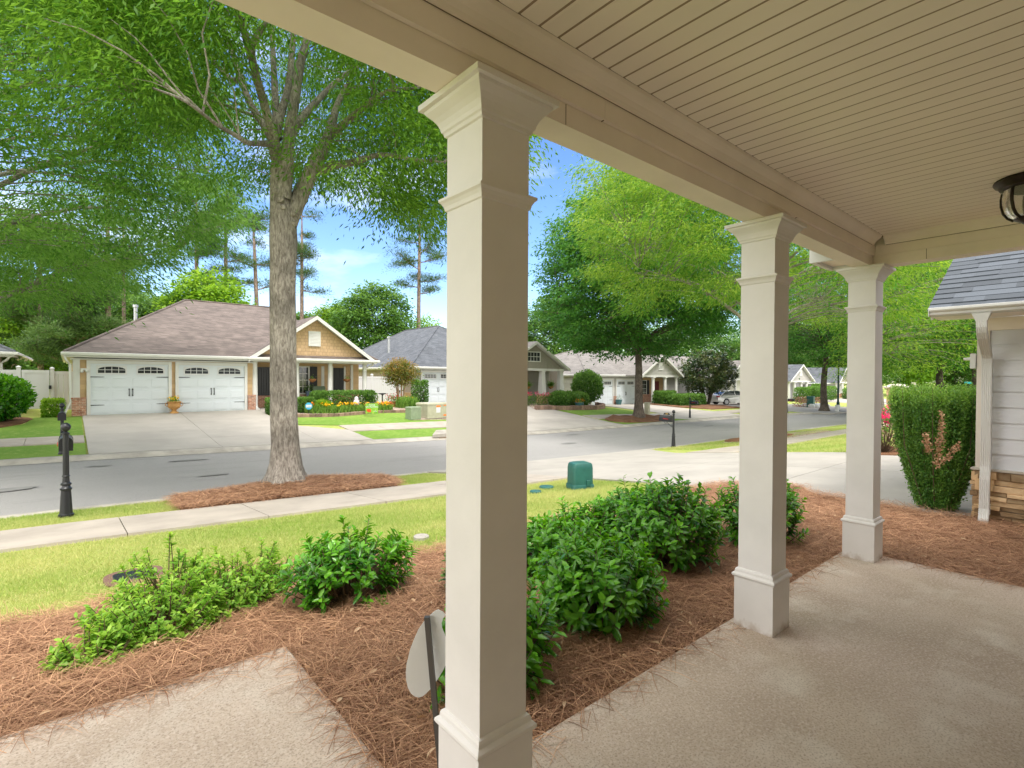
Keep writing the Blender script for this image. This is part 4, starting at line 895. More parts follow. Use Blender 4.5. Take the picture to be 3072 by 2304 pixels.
# dense wood behind everything: one mass of leaf clumps
cl = []
for (x0, x1, d0, d1, yt) in ((-250, 420, 62, 80, 690), (400, 1000, 82, 95, 745), (1000, 1700, 95, 115, 735), (1650, 2500, 118, 150, 690)):
    for i in range(260):
        px = random.uniform(x0, x1); d = random.uniform(d0, d1); x, y = at(px, d); g = h(x, y); zt_ = zat(yt + random.uniform(-25, 30), d); cl.append((x, y, random.uniform(g + .3, zt_)))
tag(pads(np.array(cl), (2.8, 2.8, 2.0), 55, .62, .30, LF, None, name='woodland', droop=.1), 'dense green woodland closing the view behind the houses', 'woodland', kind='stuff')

# ------------------------------------------------------------------ shrubs in the straw bed
def shrub(name, label, c, rx, ry, hh, ntip, nl, L, W, m, group=None, spread=.55, stems=10, T=TB, F=FB, upl=.55, dome=.55, brown=0, cat='shrub', wild=0):
    g = c[2] if len(c) > 2 else h(c[0], c[1]) + .04
    b = np.array([c[0], c[1], g]); t = thing(name, label, cat, tuple(b), group)
    mb = MB(); tips = []; 
    for i in range(ntip):
        a = random.uniform(0, 2 * PI); q = math.sqrt(random.random()); zz = hh * (dome + (1 - dome) * math.sqrt(max(0, 1 - q * q))) * random.uniform(.72, 1.05)
        if random.random() < .35: zz *= random.uniform(.3, .8); q = max(q, .75)
        if wild: zz *= random.choice([.6, .75, .9, 1, 1.15, 1.5])
        elif random.random() < .1: zz *= 1.15
        tips.append(b + np.array([math.cos(a) * rx * q, math.sin(a) * ry * q, zz]))
    tips = np.array(tips)
    for p in tips:
        s0 = b + np.array([random.uniform(-.06, .06), random.uniform(-.06, .06), -.03]); mid = s0 * .45 + p * .55 + np.array([0, 0, -.12 * hh]); pth, rd = smoothpath([s0, mid, p], [.0065, .0045, .002], 2); mb.tube(pth, rd, 4, cap=False)
    mb.build('stems', M['twig'], t, smooth=True)
    N = ntip * nl; ci = np.repeat(np.arange(ntip), nl); k = np.tile(np.arange(nl), ntip) / nl
    outd = tips - b; outd[:, 2] *= .8; outd = unit(outd + np.array([0, 0, .25]))
    ax = outd[ci]; P = tips[ci] - ax * (k * L * 1.8)[:, None]
    side = unit(np.cross(ax, rnd(N))); el = upl * (1.25 - k)[:, None]
    D = side + ax * el + rnd(N) * .2
    Nn = ax + rnd(N) * .25
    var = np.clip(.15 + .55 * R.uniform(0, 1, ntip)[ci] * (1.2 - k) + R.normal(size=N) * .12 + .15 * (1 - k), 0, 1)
    leafmesh('foliage', P, D, Nn, L * R.uniform(.65, 1.15, N) * (.75 + .35 * k), W * R.uniform(.8, 1.15, N), var, m, t, T, F)
    return t
G1 = 'laurel shrubs in the porch bed'
shrub('laurel_shrub', 'laurel shrub in the left bed just beyond the walk, farthest left of the laurels', (1.55, 3.62), .50, .36, .50, 180, 11, .085, .030, LB, G1)
shrub('laurel_shrub', 'dark shrub seen on the left edge of the nearest column, low against the lawn', (2.20, 3.02), .20, .22, .40, 80, 11, .065, .030, LH, G1)
shrub('laurel_shrub', 'bright laurel shrub directly behind the nearest column and the metal ornament', (1.66, 2.06), .38, .30, .50, 85, 10, .098, .036, LB, G1)
shrub('laurel_shrub', 'large glossy laurel shrub spilling toward the slab between the first two columns', (2.58, 2.16), .48, .40, .52, 215, 11, .092, .034, LB, G1)
shrub('laurel_shrub', 'laurel shrub at the back of the bed, right edge of the nearest column', (2.95, 3.05), .52, .40, .42, 190, 11, .085, .032, LB, G1)
shrub('laurel_shrub', 'laurel shrub with a raised sprig in the back row beside the lawn', (3.5, 3.2), .42, .36, .44, 120, 11, .085, .032, LB, G1)
shrub('laurel_shrub', 'tallest dark laurel shrub against the left side of the second column', (3.80, 2.42), .54, .42, .68, 250, 11, .09, .034, LB, G1)
shrub('laurel_shrub', 'laurel shrub at the back of the bed near the driveway', (4.15, 3.0), .54, .42, .56, 190, 11, .085, .032, LB, G1)
shrub('laurel_shrub', 'laurel shrub showing just right of the second column', (5.0, 2.2), .45, .38, .64, 150, 11, .085, .032, LB, G1)
G2 = 'azaleas beside the walk'
for lab, c, rx, ry, hh, nt in (('low sprawling azalea nearest the left edge of the bed', (.12, 3.72), .22, .18, .17, 60), ('sprawling light green azalea in the middle of the left clump', (.42, 3.88), .34, .28, .27, 150), ('airy azalea with tall shoots at the back of the left clump by the drain lid', (.55, 4.35), .34, .24, .36, 80), ('light green azalea at the right end of the left clump', (.86, 4.05), .34, .28, .30, 120), ('thin azalea between the light green clump and the laurel', (1.1, 4.2), .22, .2, .27, 60)):
    shrub('azalea_shrub', lab, c, rx * 1.15, ry, hh * 1.02, int(nt * 1.6), 13, .055, .02, LA, G2, dome=.5, upl=.7, wild=1)

# vase shaped holly by the garage
LV = leafmat('boxwood_leaf', (.07, .20, .035, 1), (.32, .54, .09, 1), .3, rough=.35, spec=.4)
def vase(label, c, r0, r1, hh, n, lf, flat_top=True):
    g = h(c[0], c[1]) + .04; t = thing('boxwood_holly', label, 'hedge shrub', (c[0], c[1], g)); mb = MB()
    k = int(n ** .5 * 2.2); sh_ = []
    for i in range(330):
        a = random.uniform(0, 2 * PI); q = math.sqrt(random.random()) ** .8; topz = hh * random.uniform(.93, 1.03)
        p0 = np.array([c[0] + math.cos(a) * r0 * q * .6, c[1] + math.sin(a) * r0 * q * .6, g]); p2 = np.array([c[0] + math.cos(a) * r1 * q, c[1] + math.sin(a) * r1 * q, g + topz])
        p1 = np.array([c[0] + math.cos(a) * (r1 * .92) * q, c[1] + math.sin(a) * (r1 * .92) * q, g + topz * .52]); sh_.append((p0, p1, p2))
    for p0, p1, p2 in sh_[:40]: mb.tube([p0, p1, p2], [.006, .004, .002], 4, cap=False)
    mb.build('stems', M['twig'], t)
    S = np.array(sh_); si = R.integers(0, len(S), n); u = R.uniform(.0, 1, n)
    P = (1 - u)[:, None] ** 2 * S[si, 0] + 2 * (u * (1 - u))[:, None] * S[si, 1] + (u ** 2)[:, None] * S[si, 2]
    P = P + R.normal(size=(n, 3)) * .022
    D = rnd(n) + np.array([0, 0, .9]); Nn = rnd(n) + np.array([0, 0, .3])
    sv = R.uniform(0, .5, len(S)); var = np.clip(sv[si] + (u > .9) * .45 + R.normal(size=n) * .12, 0, 1)
    leafmesh('foliage', P, D, Nn, .03 * R.uniform(.7, 1.2, n), .016, var, lf, t); return t, g
hx, hy = 8.16, 1.47
tv, g = vase('vase shaped holly with flat clipped top and rust brown dead sprays beside the garage', (hx, hy), .28, .48, 1.46, 95000, LV)
mbd = []
for (a, b) in (((2035, 890), (2033, 960)), ((2030, 950), (2024, 1010)), ((1998, 938), (2008, 978)), ((2072, 960), (2028, 1008))):
    A, B = dd(a[0], a[1], 5.58), dd(b[0], b[1], 5.58); n = 150; u = R.random(n)[:, None]; mbd.append(A + (B - A) * u + R.normal(size=(n, 3)) * .014)
for P in mbd: n = len(P); leafmesh('dead_spray', P, rnd(n) + np.array([0, 0, .6]), rnd(n), .03, .015, R.random(n), LD, tv)
vase('second clipped holly half hidden behind the vase shaped one and the downspout', (9.9, 1.75), .22, .5, 1.35, 16000, LH)

# ------------------------------------------------------------------ houses across the road
def garage_door(house, x0, x1, y, z0, z1, style, n=4):
    W_ = x1 - x0; d = MB().box(x0, y - .03, z0, x1, y, z1).build('garage_door', mat('garage_door_paint', (.66, .71, .76, 1), .45), house)
    pn = MB(); rows = 4; rh = (z1 - z0) / rows
    for r in range(rows - 1):
        for k in range(n):
            a = x0 + W_ * (k + .08) / n; b = x0 + W_ * (k + .92) / n; pn.box(a, y - .045, z0 + rh * r + .07, b, y - .031, z0 + rh * (r + 1) - .07, bev=.012)
            pn.box(a + .05, y - .052, z0 + rh * r + .12, b - .05, y - .0452, z0 + rh * (r + 1) - .12, bev=.003)
        pn.box(x0, y - .0335, z0 + rh * (r + 1) - .004, x1, y - .0302, z0 + rh * (r + 1) + .004)
    pn.build('raised_panels', MATS['garage_door_paint'], d)
    for k in range(2):
        a = x0 + W_ * (.09 + .5 * k); b = a + W_ * .34; za = z1 - rh * .72; zb = z1 - rh * .26
        if style == 'arch':
            cx_ = (a + b) / 2; pts = [(a, y - .050, za)] + [(b, y - .050, za)] + [(cx_ + (b - a) / 2 * math.cos(q), y - .050, za + rh * .27 + rh * .24 * math.sin(q)) for q in np.linspace(0, PI, 11)]
            g = MB().prism([pts[0]] + [pts[1]] + pts[2:], (0, .018, 0)).build('window', M['dglass'], d)
        else: g = MB().box(a, y - .05, za, b, y - .032, zb).build('window', M['dglass'], d)
        mu = MB(); t_ = .018; top_ = za + rh * (.51 if style == 'arch' else 0) if style == 'arch' else zb
        mu.box(a - .05, y - .058, za - .06, b + .05, y - .0505, za).box(a - .05, y - .058, top_, b + .05, y - .0505, top_ + .04).box(a - .05, y - .058, za + .0005, a, y - .0505, top_ - .0005).box(b, y - .058, za + .0005, b + .05, y - .0505, top_ - .0005)
        for i in range(1, 4): mu.box(a + (b - a) * i / 4 - t_ / 2, y - .057, za + .001, a + (b - a) * i / 4 + t_ / 2, y - .0508, top_ - .001)
        zm_ = (za + top_) / 2 if style != 'arch' else za + rh * .25; mu.box(a, y - .0575, zm_ - t_ / 2, b, y - .0509, zm_ + t_ / 2)
        if style == 'arch':
            for sgn in (-1, 1):
                cx_ = (a + b) / 2; cor = [(cx_ + sgn * (b - a) / 2, top_ + .0005)] + [(cx_ + sgn * (b - a) / 2 * math.cos(q), za + rh * .27 + rh * .24 * math.sin(q)) for q in np.linspace(0, PI / 2, 7)] ; mu.prism([(p[0], y - .056, p[1]) for p in cor], (0, .004, 0))
        mu.build('muntins', M['vinyl'], g)
    for k in (0, 1):
        for z in (z0 + rh * .78, z1 - rh * 1.03):
            a = x0 if k == 0 else x1; s = 1 if k == 0 else -1
            MB().prism([(a, y - .052, z - .018), (a + s * .40, y - .052, z - .012), (a + s * .47, y - .052, z), (a + s * .40, y - .052, z + .012), (a, y - .052, z + .018)], (0, .008, 0)).build('strap_hinge', M['black'], d)
    for s in (-1, 1):
        xc = (x0 + x1) / 2 + s * .06; zc_ = z0 + rh * 1.75
        MB().tube([(xc, y - .036, zc_ - .12), (xc, y - .09, zc_ - .08), (xc, y - .09, zc_ + .08), (xc, y - .036, zc_ + .12)], .014, 6).box(xc - .022, y - .05, zc_ - .16, xc + .022, y - .031, zc_ - .10).box(xc - .022, y - .05, zc_ + .10, xc + .022, y - .031, zc_ + .16).build('handle', M['black'], d)
    return d
def hiproof(t, x0, x1, y0, y1, z, a, b, rz, m, name='roof'):
    th = .10
    P = [(x0, y0, z), (x1, y0, z), (x1, y1, z), (x0, y1, z), (a[0], a[1], rz), (b[0], b[1], rz)]
    along_x = abs(a[0] - b[0]) > abs(a[1] - b[1])
    F = [(0, 1, 5, 4), (1, 2, 5), (2, 3, 4, 5), (3, 0, 4)] if along_x else [(0, 1, 4), (1, 2, 5, 4), (2, 3, 5), (3, 0, 4, 5)]
    r = MB().add(P, F).build(name, m, t)
    # ridge and hip caps
    cap = MB(); rc = [(P[i], P[4 if (i in (0, 3) and along_x) or (i in (0, 1) and not along_x) else 5]) for i in range(4)] + [(P[4], P[5])]
    for p, q in rc: cap.tube([Vector(p) + Vector((0, 0, .01)), Vector(q) + Vector((0, 0, .01))], .055, 6)
    cap.build('ridge_cap', m, r)
    MB().box(x0 + .03, y0 + .03, z - .20, x1 - .03, y1 - .03, z - .012).build('soffit', M['white'], t)
    g = MB()
    for (u0, v0, u1, v1) in ((x0 - .10, y0 - .10, x1 + .10, y0), (x0 - .10, y0 + .002, x0, y1 + .1), (x1, y0 + .002, x1 + .10, y1 + .1)): g.box(u0, v0, z - .13, u1, v1, z - .005, bev=.02)
    g.build('gutter', M['white'], t)
    return r
def gable(t, x0, x1, y0, y1, ze, zp, facem, roofm, vent=None, face='shake', fy=.35, beamz=.16):
    """porch gable with ridge along y; eaves at x0/x1, height ze, peak zp"""
    xc = (x0 + x1) / 2; th = .09
    sx = (zp - ze) / (xc - x0)
    MB().prism([(x0, y0, ze), (xc, y0, zp), (xc, y0, zp + th), (x0, y0, ze + th)], (0, y1 - y0, 0)).prism([(x1, y0, ze), (x1, y0, ze + th), (xc + .0005, y0, zp + th), (xc + .0005, y0, zp)], (0, y1 - y0, 0)).build('gable_roof', roofm, t)
    tb = .20
    rk = MB()
    for s, xe in ((-1, x0), (1, x1)): rk.prism([(xe, y0 - .03, ze + th - .01), (xc - s * .0005 * -1, y0 - .03, zp + th - .01), (xc - s * .0005 * -1, y0 - .03, zp + th - tb), (xe - s * .0, y0 - .03, ze + th - tb - .02)], (0, .028, 0))
    for s, xe in ((-1, x0), (1, x1)): rk.prism([(xe, y0 + .001, ze - .001), (xc, y0 + .001, zp - .001), (xc, y0 + .001, zp - .05), (xe, y0 + .001, ze - .05)], (0, fy + .3, 0))
    rk.build('rake_board', M['white'], t)
    inx = .34; zb = ze + sx * inx - .10; g = MB()
    if face == 'lap' or face == 'board':
        top = lambda z: (x0 + (z - ze + .05) / sx, x1 - (z - ze + .05) / sx)
        if face == 'lap': lap(g, x0, x1, y0 + fy, zb, zp - .1, row=.17, top=lambda z: top(z) if z > ze else (x0 + inx, x1 - inx))
        else:
            g.prism([(x0 + inx, y0 + fy, zb), (x1 - inx, y0 + fy, zb), (xc, y0 + fy, zp - .06)], (0, .1, 0))
            k = x0 + inx + .3
            while k < x1 - inx:
                zt_ = zp - .1 - abs(k - xc) * sx
                if zt_ > zb + .1: g.box(k - .02, y0 + fy - .018, zb, k + .02, y0 + fy - .001, zt_)
                k += .38
    else: g.prism([(x0 + inx, y0 + fy, zb), (x1 - inx, y0 + fy, zb), (xc, y0 + fy, zp - .06)], (0, .1, 0))
    g.build('gable_face', facem, t)
    bm_ = MB().box(x0 + .30, y0 + fy - .04, zb - beamz, x1 - .30, y0 + fy + .22, zb - .002); bm_.build('porch_beam', M['white'], t)
    return zb - beamz
def roundcol(t, x, y, z0, z1, r=.125):
    MB().sqlathe([(r * 1.35, z0), (r * 1.35, z0 + .07)], (x, y, 0)).lathe([(r * 1.25, z0 + .071), (r * 1.28, z0 + .11), (r * 1.05, z0 + .14), (r, z0 + .17), (r * 1.0, z0 + (z1 - z0) * .4), (r * .85, z1 - .17), (r * .98, z1 - .15), (r * .86, z1 - .12), (r * 1.1, z1 - .08), (r * 1.12, z1 - .06)], (x, y, 0), 18).sqlathe([(r * 1.2, z1 - .0595), (r * 1.2, z1 - .001)], (x, y, 0)).build('porch_column', M['white'], t, smooth=True)
def sqcol(t, x, y, z0, z1, r0=.24, r1=.15, base=.7, bm=None):
    c = MB().sqlathe([(r0 * .92, z0 + base + .061), (r1, z1 - .08), (r1 * 1.2, z1 - .079), (r1 * 1.2, z1)], (x, y, 0)).build('porch_column', M['white'], t)
    MB().sqlathe([(r0 * 1.3, z0), (r0 * 1.25, z0 + base)], (x, y, 0)).build('stone_base', bm or M['stone_a'], c); MB().sqlathe([(r0 * 1.4, z0 + base + .001), (r0 * 1.4, z0 + base + .06)], (x, y, 0)).build('cap_stone', M['white'], c)
def window(t, x0, x1, y, z0, z1, nx=2, nz=4, shutters=True, fr=.07, name='window'):
    w_ = MB().box(x0 - fr, y - .05, z0 - fr, x1 + fr, y - .005, z0).box(x0 - fr, y - .05, z1, x1 + fr, y - .005, z1 + fr).box(x0 - fr, y - .05, z0 + .0005, x0, y - .005, z1 - .0005).box(x1, y - .05, z0 + .0005, x1 + fr, y - .005, z1 - .0005).build(name, M['white'], t)
    MB().box(x0, y - .02, z0, x1, y - .006, z1).build('pane', M['dglass'], w_)
    mu = MB()
    for i in range(1, nx): mu.box(x0 + (x1 - x0) * i / nx - .012, y - .034, z0, x0 + (x1 - x0) * i / nx + .012, y - .0205, z1)
    for i in range(1, nz): mu.box(x0, y - (.04 if i * 2 == nz else .033), z0 + (z1 - z0) * i / nz - .013, x1, y - .021, z0 + (z1 - z0) * i / nz + (.022 if i * 2 == nz else .012))
    mu.build('muntins', M['white'], w_)
    if shutters:
        for a, b in ((x1 + fr + .01, x1 + fr + .42),) + (((x0 - fr - .42, x0 - fr - .01),) if shutters == 2 else ()):
            sh = MB().box(a, y - .045, z0 - .05, b, y - .008, z1 + .05)
            for i in range(18): sh.box(a + .05, y - .052, z0 + (z1 - z0) * i / 18 + .01, b - .05, y - .0455, z0 + (z1 - z0) * i / 18 + .05)
            sh.build('shutter', M['shutter'], t)
def vent(t, x0, x1, y, z0, z1, arch=False):
    v = MB().box(x0 - .06, y - .05, z0 - .06, x1 + .06, y - .003, z0).box(x0 - .06, y - .05, z1, x1 + .06, y - .003, z1 + .06).box(x0 - .06, y - .05, z0, x0, y - .003, z1 - .001).box(x1, y - .05, z0, x1 + .06, y - .003, z1 - .001)
    k = 9
    for i in range(k): z = z0 + (z1 - z0) * i / k; v.prism([(x0, y - .045, z + .012), (x0, y - .02, z + (z1 - z0) / k), (x0, y - .012, z + (z1 - z0) / k), (x0, y - .037, z + .004)], (x1 - x0, 0, 0))
    if arch: v.prism([((x0 + x1) / 2 + (x1 - x0 + .12) / 2 * math.cos(a), y - .05, z1 + .061 + .25 * math.sin(a)) for a in np.linspace(0, PI, 11)], (0, .045, 0))
    v.build('vent', M['white'], t)
def spoutbox(t, pts, m=None):
    MB().tube(pts, .045, 6).build('downspout', m or M['white'], t)
def brickpier(t, x0, x1, y0, y1, z0, z1, m=None):
    MB().box(x0, y0, z0, x1, y1, z1).build('brick_base', m or M['brick'], t); MB().box(x0 - .015, y0 - .02, z1 + .001, x1 + .015, y1, z1 + .07).build('brick_sill', m or M['brick'], t)

# --- tan house
g0 = -.12; T = thing('tan_house', 'tan ranch house with brown hip roof, two arched window garage doors and a columned porch', 'house', (6.5, 27.3, g0))
lap(MB(), .16, 6.86, 27.3, g0, 2.20, row=.18).build('front_siding', M['tan'], T)
MB().box(.17, 27.304, g0 - .3, 6.86, 42, 2.2).box(6.86, 29.02, g0 - .3, 12.95, 42, 2.2).build('wall', M['tan'], T)
for a, b in ((.69, 3.36), (3.74, 6.42)):
    garage_door(T, a, b, 27.30, g0, 2.0, 'arch')
    MB().box(a - .12, 27.21, g0, a, 27.298, 2.0).box(b, 27.21, g0, b + .12, 27.298, 2.0).box(a - .12, 27.208, 2.001, b + .12, 27.298, 2.13).build('door_frame', M['white'], T)
MB().box(.14, 27.25, .6, .36, 27.296, 2.15).box(.06, 27.2, 2.151, 6.9, 27.296, 2.2).build('corner_trim', M['white'], T)
for a, b in ((.10, .55), (3.5, 3.6), (6.56, 6.9)): brickpier(T, a, b, 27.16, 27.295, g0, .55)
hiproof(T, -.12, 13.1, 26.87, 42.5, 2.44, (5.0, 34), (9.4, 34), 5.75, M['roof_brown'])
bz = gable(T, 6.5, 12.98, 26.85, 33.5, 2.32, 4.56, M['shake'], M['roof_brown'], fy=.36)
vent(T, 9.47, 9.97, 27.2, 3.15, 3.8)
for x in (6.9, 8.88, 10.6, 12.54): roundcol(T, x, 27.33, g0 + .02, bz)
lap(MB(), 7.0, 12.9, 29.0, .0, 2.3, row=.18).build('porch_siding', M['tan'], T)
MB().box(6.95, 27.2, -.3, 12.7, 29.0, g0 + .02).build('porch_floor', M['concrete'], T)
MB().box(6.9, 27.4, bz - .02, 12.8, 29, bz + .0).build('porch_ceiling', M['white'], T)
MB().box(6.87, 27.303, g0, 6.96, 29, 2.2).build('porch_side_wall', M['tan'], T)
window(T, 9.45, 10.02, 29.0, .62, 2.02, 2, 4); window(T, 8.75, 9.3, 29.0, .62, 2.02, 2, 4, shutters=False)
e = MB().box(11.4, 28.94, g0 + .05, 12.02, 28.985, 2.02)
for z in (.15, .85, 1.5):
    for x in (11.46, 11.75): e.box(x, 28.92, z, x + .21, 28.939, z + (.5 if z > 1 else .55), bev=.01)
e.build('front_door', M['shutter'], T); MB().box(11.3, 28.93, 0, 11.395, 28.99, 2.1).box(12.025, 28.93, 0, 12.12, 28.99, 2.1).box(10.74, 28.95, 0, 10.9, 28.995, 2.1).box(12.42, 28.9, 0, 12.56, 28.99, 2.2).build('door_trim', M['white'], T)
e = MB().box(7.42, 28.93, g0 + .05, 8.3, 28.97, 2.0)
for x in np.linspace(7.5, 8.22, 7): e.tube([(x, 28.9, .05), (x, 28.9, 1.95)], .012, 5)
e.build('iron_screen_door', M['black'], T)
MB().box(7.0, 28.85, g0 + .02, 12.9, 28.99, .52).build('brick_wainscot', M['brick'], T)
spoutbox(T, [(-.12, 26.9, 2.30), (-.05, 26.95, 2.1), (.06, 27.2, 1.95), (.08, 27.2, .45), (-.05, 27.1, .2), (-.12, 26.95, -.05)])
spoutbox(T, [(12.9, 27.0, 2.2), (12.62, 27.35, 2.0), (12.62, 27.4, .2)])
cm = MB().box(.38, 27.15, 1.72, .62, 27.22, 1.80).ball((.42, 27.12, 1.68), .06, 10).ball((.58, 27.12, 1.70), .07, 10); cm.build('security_camera', M['white'], T, smooth=True)
MB().tube([(2.9, 36, 4.5), (2.9, 36, 5.35)], .09, 10).lathe([(.13, 5.36), (.13, 5.5), (.05, 5.52)], (2.9, 36, 0), 10).build('flue', mat('galvanised', (.5, .52, .54, 1), .4, metal=.7), T)
# --- slate roof house
g2 = -.28; T = thing('slate_roof_house', 'beige house with slate hip roof, tall garage door and taupe gable porch on tapered columns', 'house', (21, 31, g2))
lap(MB(), 17.68, 24.2, 31.0, g2, 2.1, row=.19).build('front_siding', M['lightside'], T)
lap(MB(), 31.0, 41, 17.66, .45, 2.1, row=.24, axis='y').build('side_siding', M['beige'], T)
MB().box(17.67, 31.01, -.6, 24.2, 45, 2.1).box(24.2, 29.0, -.6, 29.9, 45, 2.05).build('wall', M['beige'], T)
brickpier(T, 17.55, 17.66, 31.0, 36, g2 - .2, .4, M['stone_a'])
for a, b in ((18.35, 20.9), (21.2, 23.7)):
    garage_door(T, a, b, 31.0, g2, 1.86, 'rect'); MB().box(a - .11, 30.91, g2, a, 30.998, 1.86).box(b, 30.91, g2, b + .11, 30.998, 1.86).box(a - .11, 30.908, 1.861, b + .11, 30.998, 2.0).build('door_frame', M['white'], T)
MB().box(17.62, 30.94, g2, 17.85, 30.996, 2.1).build('corner_trim', M['white'], T)
hiproof(T, 17.25, 30.3, 30.55, 46.5, 2.24, (23.7, 37.3), (23.7, 43), 5.82, M['roof_slate'])
MB().tube([(19.5, 38, 3.4), (19.5, 38, 4.7)], .10, 10).lathe([(.16, 4.62), (.16, 4.74), (.05, 4.78)], (19.5, 38, 0), 10).build('flue', MATS['galvanised'], T)
spoutbox(T, [(17.3, 30.6, 2.1), (17.55, 30.85, 1.85), (17.6, 30.88, .35), (17.3, 30.5, -.1), (17.1, 30.4, -.2)])
bz = gable(T, 21.8, 28.65, 26.85, 34, 2.1, 4.02, M['taupe'], M['roof_grey'], face='board', fy=.36)
sf = window(T, 24.63, 25.8, 27.2, 2.72, 3.32, 4, 2, shutters=False)
for x in (22.3, 26.2, 28.1): sqcol(T, x, 27.35, -.45, bz, base=.75)
lap(MB(), 22.0, 28.5, 29.0, -.4, 2.0).build('porch_siding', M['taupe'], T)
MB().box(24.9, 28.9, -.3, 25.8, 28.98, 1.75).build('front_door', M['shutter'], T)
MB().box(21.9, 27.1, -.8, 28.6, 29, -.4).build('porch_floor', M['concrete'], T)
mtr = MB().box(16.9, 35.5, .4, 17.2, 35.9, 1.3).build('utility_panel', M['padtan'], T)
# --- grey house
g3 = -.82; T = thing('grey_house', 'pale grey house with light shingle roof, white garage doors and four column porch', 'house', (38, 29.4, g3))
lap(MB(), 33.3, 40.3, 29.4, g3, 1.7, row=.19).build('front_siding', M['lightside'], T)
lap(MB(), 29.4, 42, 33.28, g3, 1.7, row=.24, axis='y').build('side_siding', M['lightside'], T)
MB().box(33.29, 29.41, -1.2, 49, 43, 1.7).build('wall', M['lightside'], T)
for a, b in ((34.02, 36.75), (37.35, 40.0)):
    garage_door(T, a, b, 29.4, g3, 1.36, 'rect'); MB().box(a - .11, 29.31, g3, a, 29.398, 1.36).box(b, 29.31, g3, b + .11, 29.398, 1.36).box(a - .11, 29.308, 1.361, b + .11, 29.398, 1.5).build('door_frame', M['white'], T)
brickpier(T, 36.87, 37.24, 29.28, 29.395, g3, -.15)
hiproof(T, 32.9, 50, 29.0, 43.5, 1.85, (39.2, 36), (44, 36), 4.4, M['roof_grey'])
bz = gable(T, 38.05, 44.8, 27.2, 33, 1.72, 3.62, M['lightside'], M['roof_grey'], face='lap', fy=.36); vent(T, 41.15, 41.75, 27.55, 2.35, 2.7, arch=True)
for x in (38.58, 40.5, 42.4, 44.25): roundcol(T, x, 27.7, g3 + .02, bz, .16)
lap(MB(), 40.4, 44.5, 29.3, -.8, 1.6).build('porch_siding', M['tan'], T)
window(T, 41.0, 41.7, 29.3, -.2, 1.3, 2, 4, shutters=True); MB().box(42.9, 29.2, -.8, 43.7, 29.27, 1.25).build('front_door', mat('maroon_door', (.15, .02, .03, 1), .5), T)
brickpier(T, 40.5, 44.4, 29.1, 29.25, -.85, -.05); MB().box(38.3, 27.4, -1.1, 44.5, 29.2, -.81).build('porch_floor', M['concrete'], T)
spoutbox(T, [(33.0, 29.05, 1.7), (33.2, 29.3, 1.5), (33.2, 29.3, -.7)])
lap(MB(), 44.9, 49, 29.4, -.8, 1.7).build('end_siding', M['lightside'], T)
# --- house behind the sedan
g4 = -1.17; T = thing('pale_roof_house', 'pale house behind the silver sedan with a green gable and white garage door', 'house', (56, 30, g4))
MB().box(50.5, 30.0, -1.6, 66, 42, 1.5).build('wall', M['lightside'], T); garage_door(T, 51.2, 53.9, 30.0, g4, 1.0, 'rect'); hiproof(T, 50.1, 66.4, 29.6, 42.5, 1.6, (56.5, 36), (60, 36), 4.3, M['roof_grey'])
bz = gable(T, 53.9, 60, 27.3, 33, 1.4, 3.5, mat('sage_gable', (.40, .42, .36, 1), .7), M['roof_grey'], face='lap')
for x in (54.3, 56.2, 57.9, 59.6): roundcol(T, x, 27.8, g4, bz, .16)
window(T, 55.0, 55.8, 30.0, -.5, 1.0, 2, 2, shutters=2)
# --- blue grey roof house
g5 = -1.24; T = thing('lilac_house', 'lilac grey house with blue slate roof and small columned gable beyond the second column', 'house', (73, 28, g5))
MB().box(68.5, 29.6, -1.6, 79, 42, 1.2).build('wall', M['lilac'], T); hiproof(T, 68, 79.5, 29.2, 42.5, 1.3, (73.2, 35), (74.5, 35), 3.9, M['roof_slate'])
bz = gable(T, 69.6, 77.6, 27.2, 33, 1.22, 3.4, M['lightside'], M['roof_slate'], face='lap', fy=.36); vent(T, 73.2, 74.0, 27.55, 2.0, 2.5, arch=True)
for x in (70.1, 71.8, 74.0, 75.8): roundcol(T, x, 27.65, g5, bz, .2)
# --- farthest house
g6 = -1.27; T = thing('craftsman_house', 'far blue roofed house with tapered porch columns right of the distant maple trunk', 'house', (85, 29, g6))
lap(MB(), 79.4, 88, 29.0, g6, .85, row=.2).build('front_siding', M['lilac'], T); MB().box(79.4, 29.02, -1.7, 95, 42, .9).build('wall', M['lilac'], T)
for a, b in ((80.3, 82.9), (84.3, 87)): garage_door(T, a, b, 29.0, g6, .62, 'rect')
hiproof(T, 79, 96, 28.6, 43, 1.0, (84.5, 36), (90, 36), 3.75, M['roof_slate']); bz = gable(T, 87.6, 93.6, 27.3, 33, 1.0, 3.3, M['taupe'], M['roof_slate'], face='board')
window(T, 90.2, 91.1, 27.6, 2.0, 2.7, 2, 2, shutters=False)
for x in (88.0, 90.0, 92.9): sqcol(T, x, 27.8, -1.2, bz, base=.6, bm=M['brick'])
# --- neighbour at the far left
T = thing('cream_house_corner', 'corner of a cream house with slate roof and curved white downspouts, at the left edge', 'house', (-4, 30, 0))
MB().box(-9, 29.5, -.2, -2.1, 40, 2.25).build('wall', M['beige'], T); hiproof(T, -9.5, -1.62, 29.0, 40.5, 2.45, (-5.6, 33), (-5.6, 36), 4.6, M['roof_slate'])
spoutbox(T, [(-1.75, 29.05, 2.3), (-1.9, 29.2, 2.1), (-2.05, 29.4, 2.0), (-2.05, 29.4, .2)]); spoutbox(T, [(-2.6, 28.95, 2.3), (-2.6, 29.2, 2.1), (-2.6, 29.45, 2.0), (-2.6, 29.45, .2)])

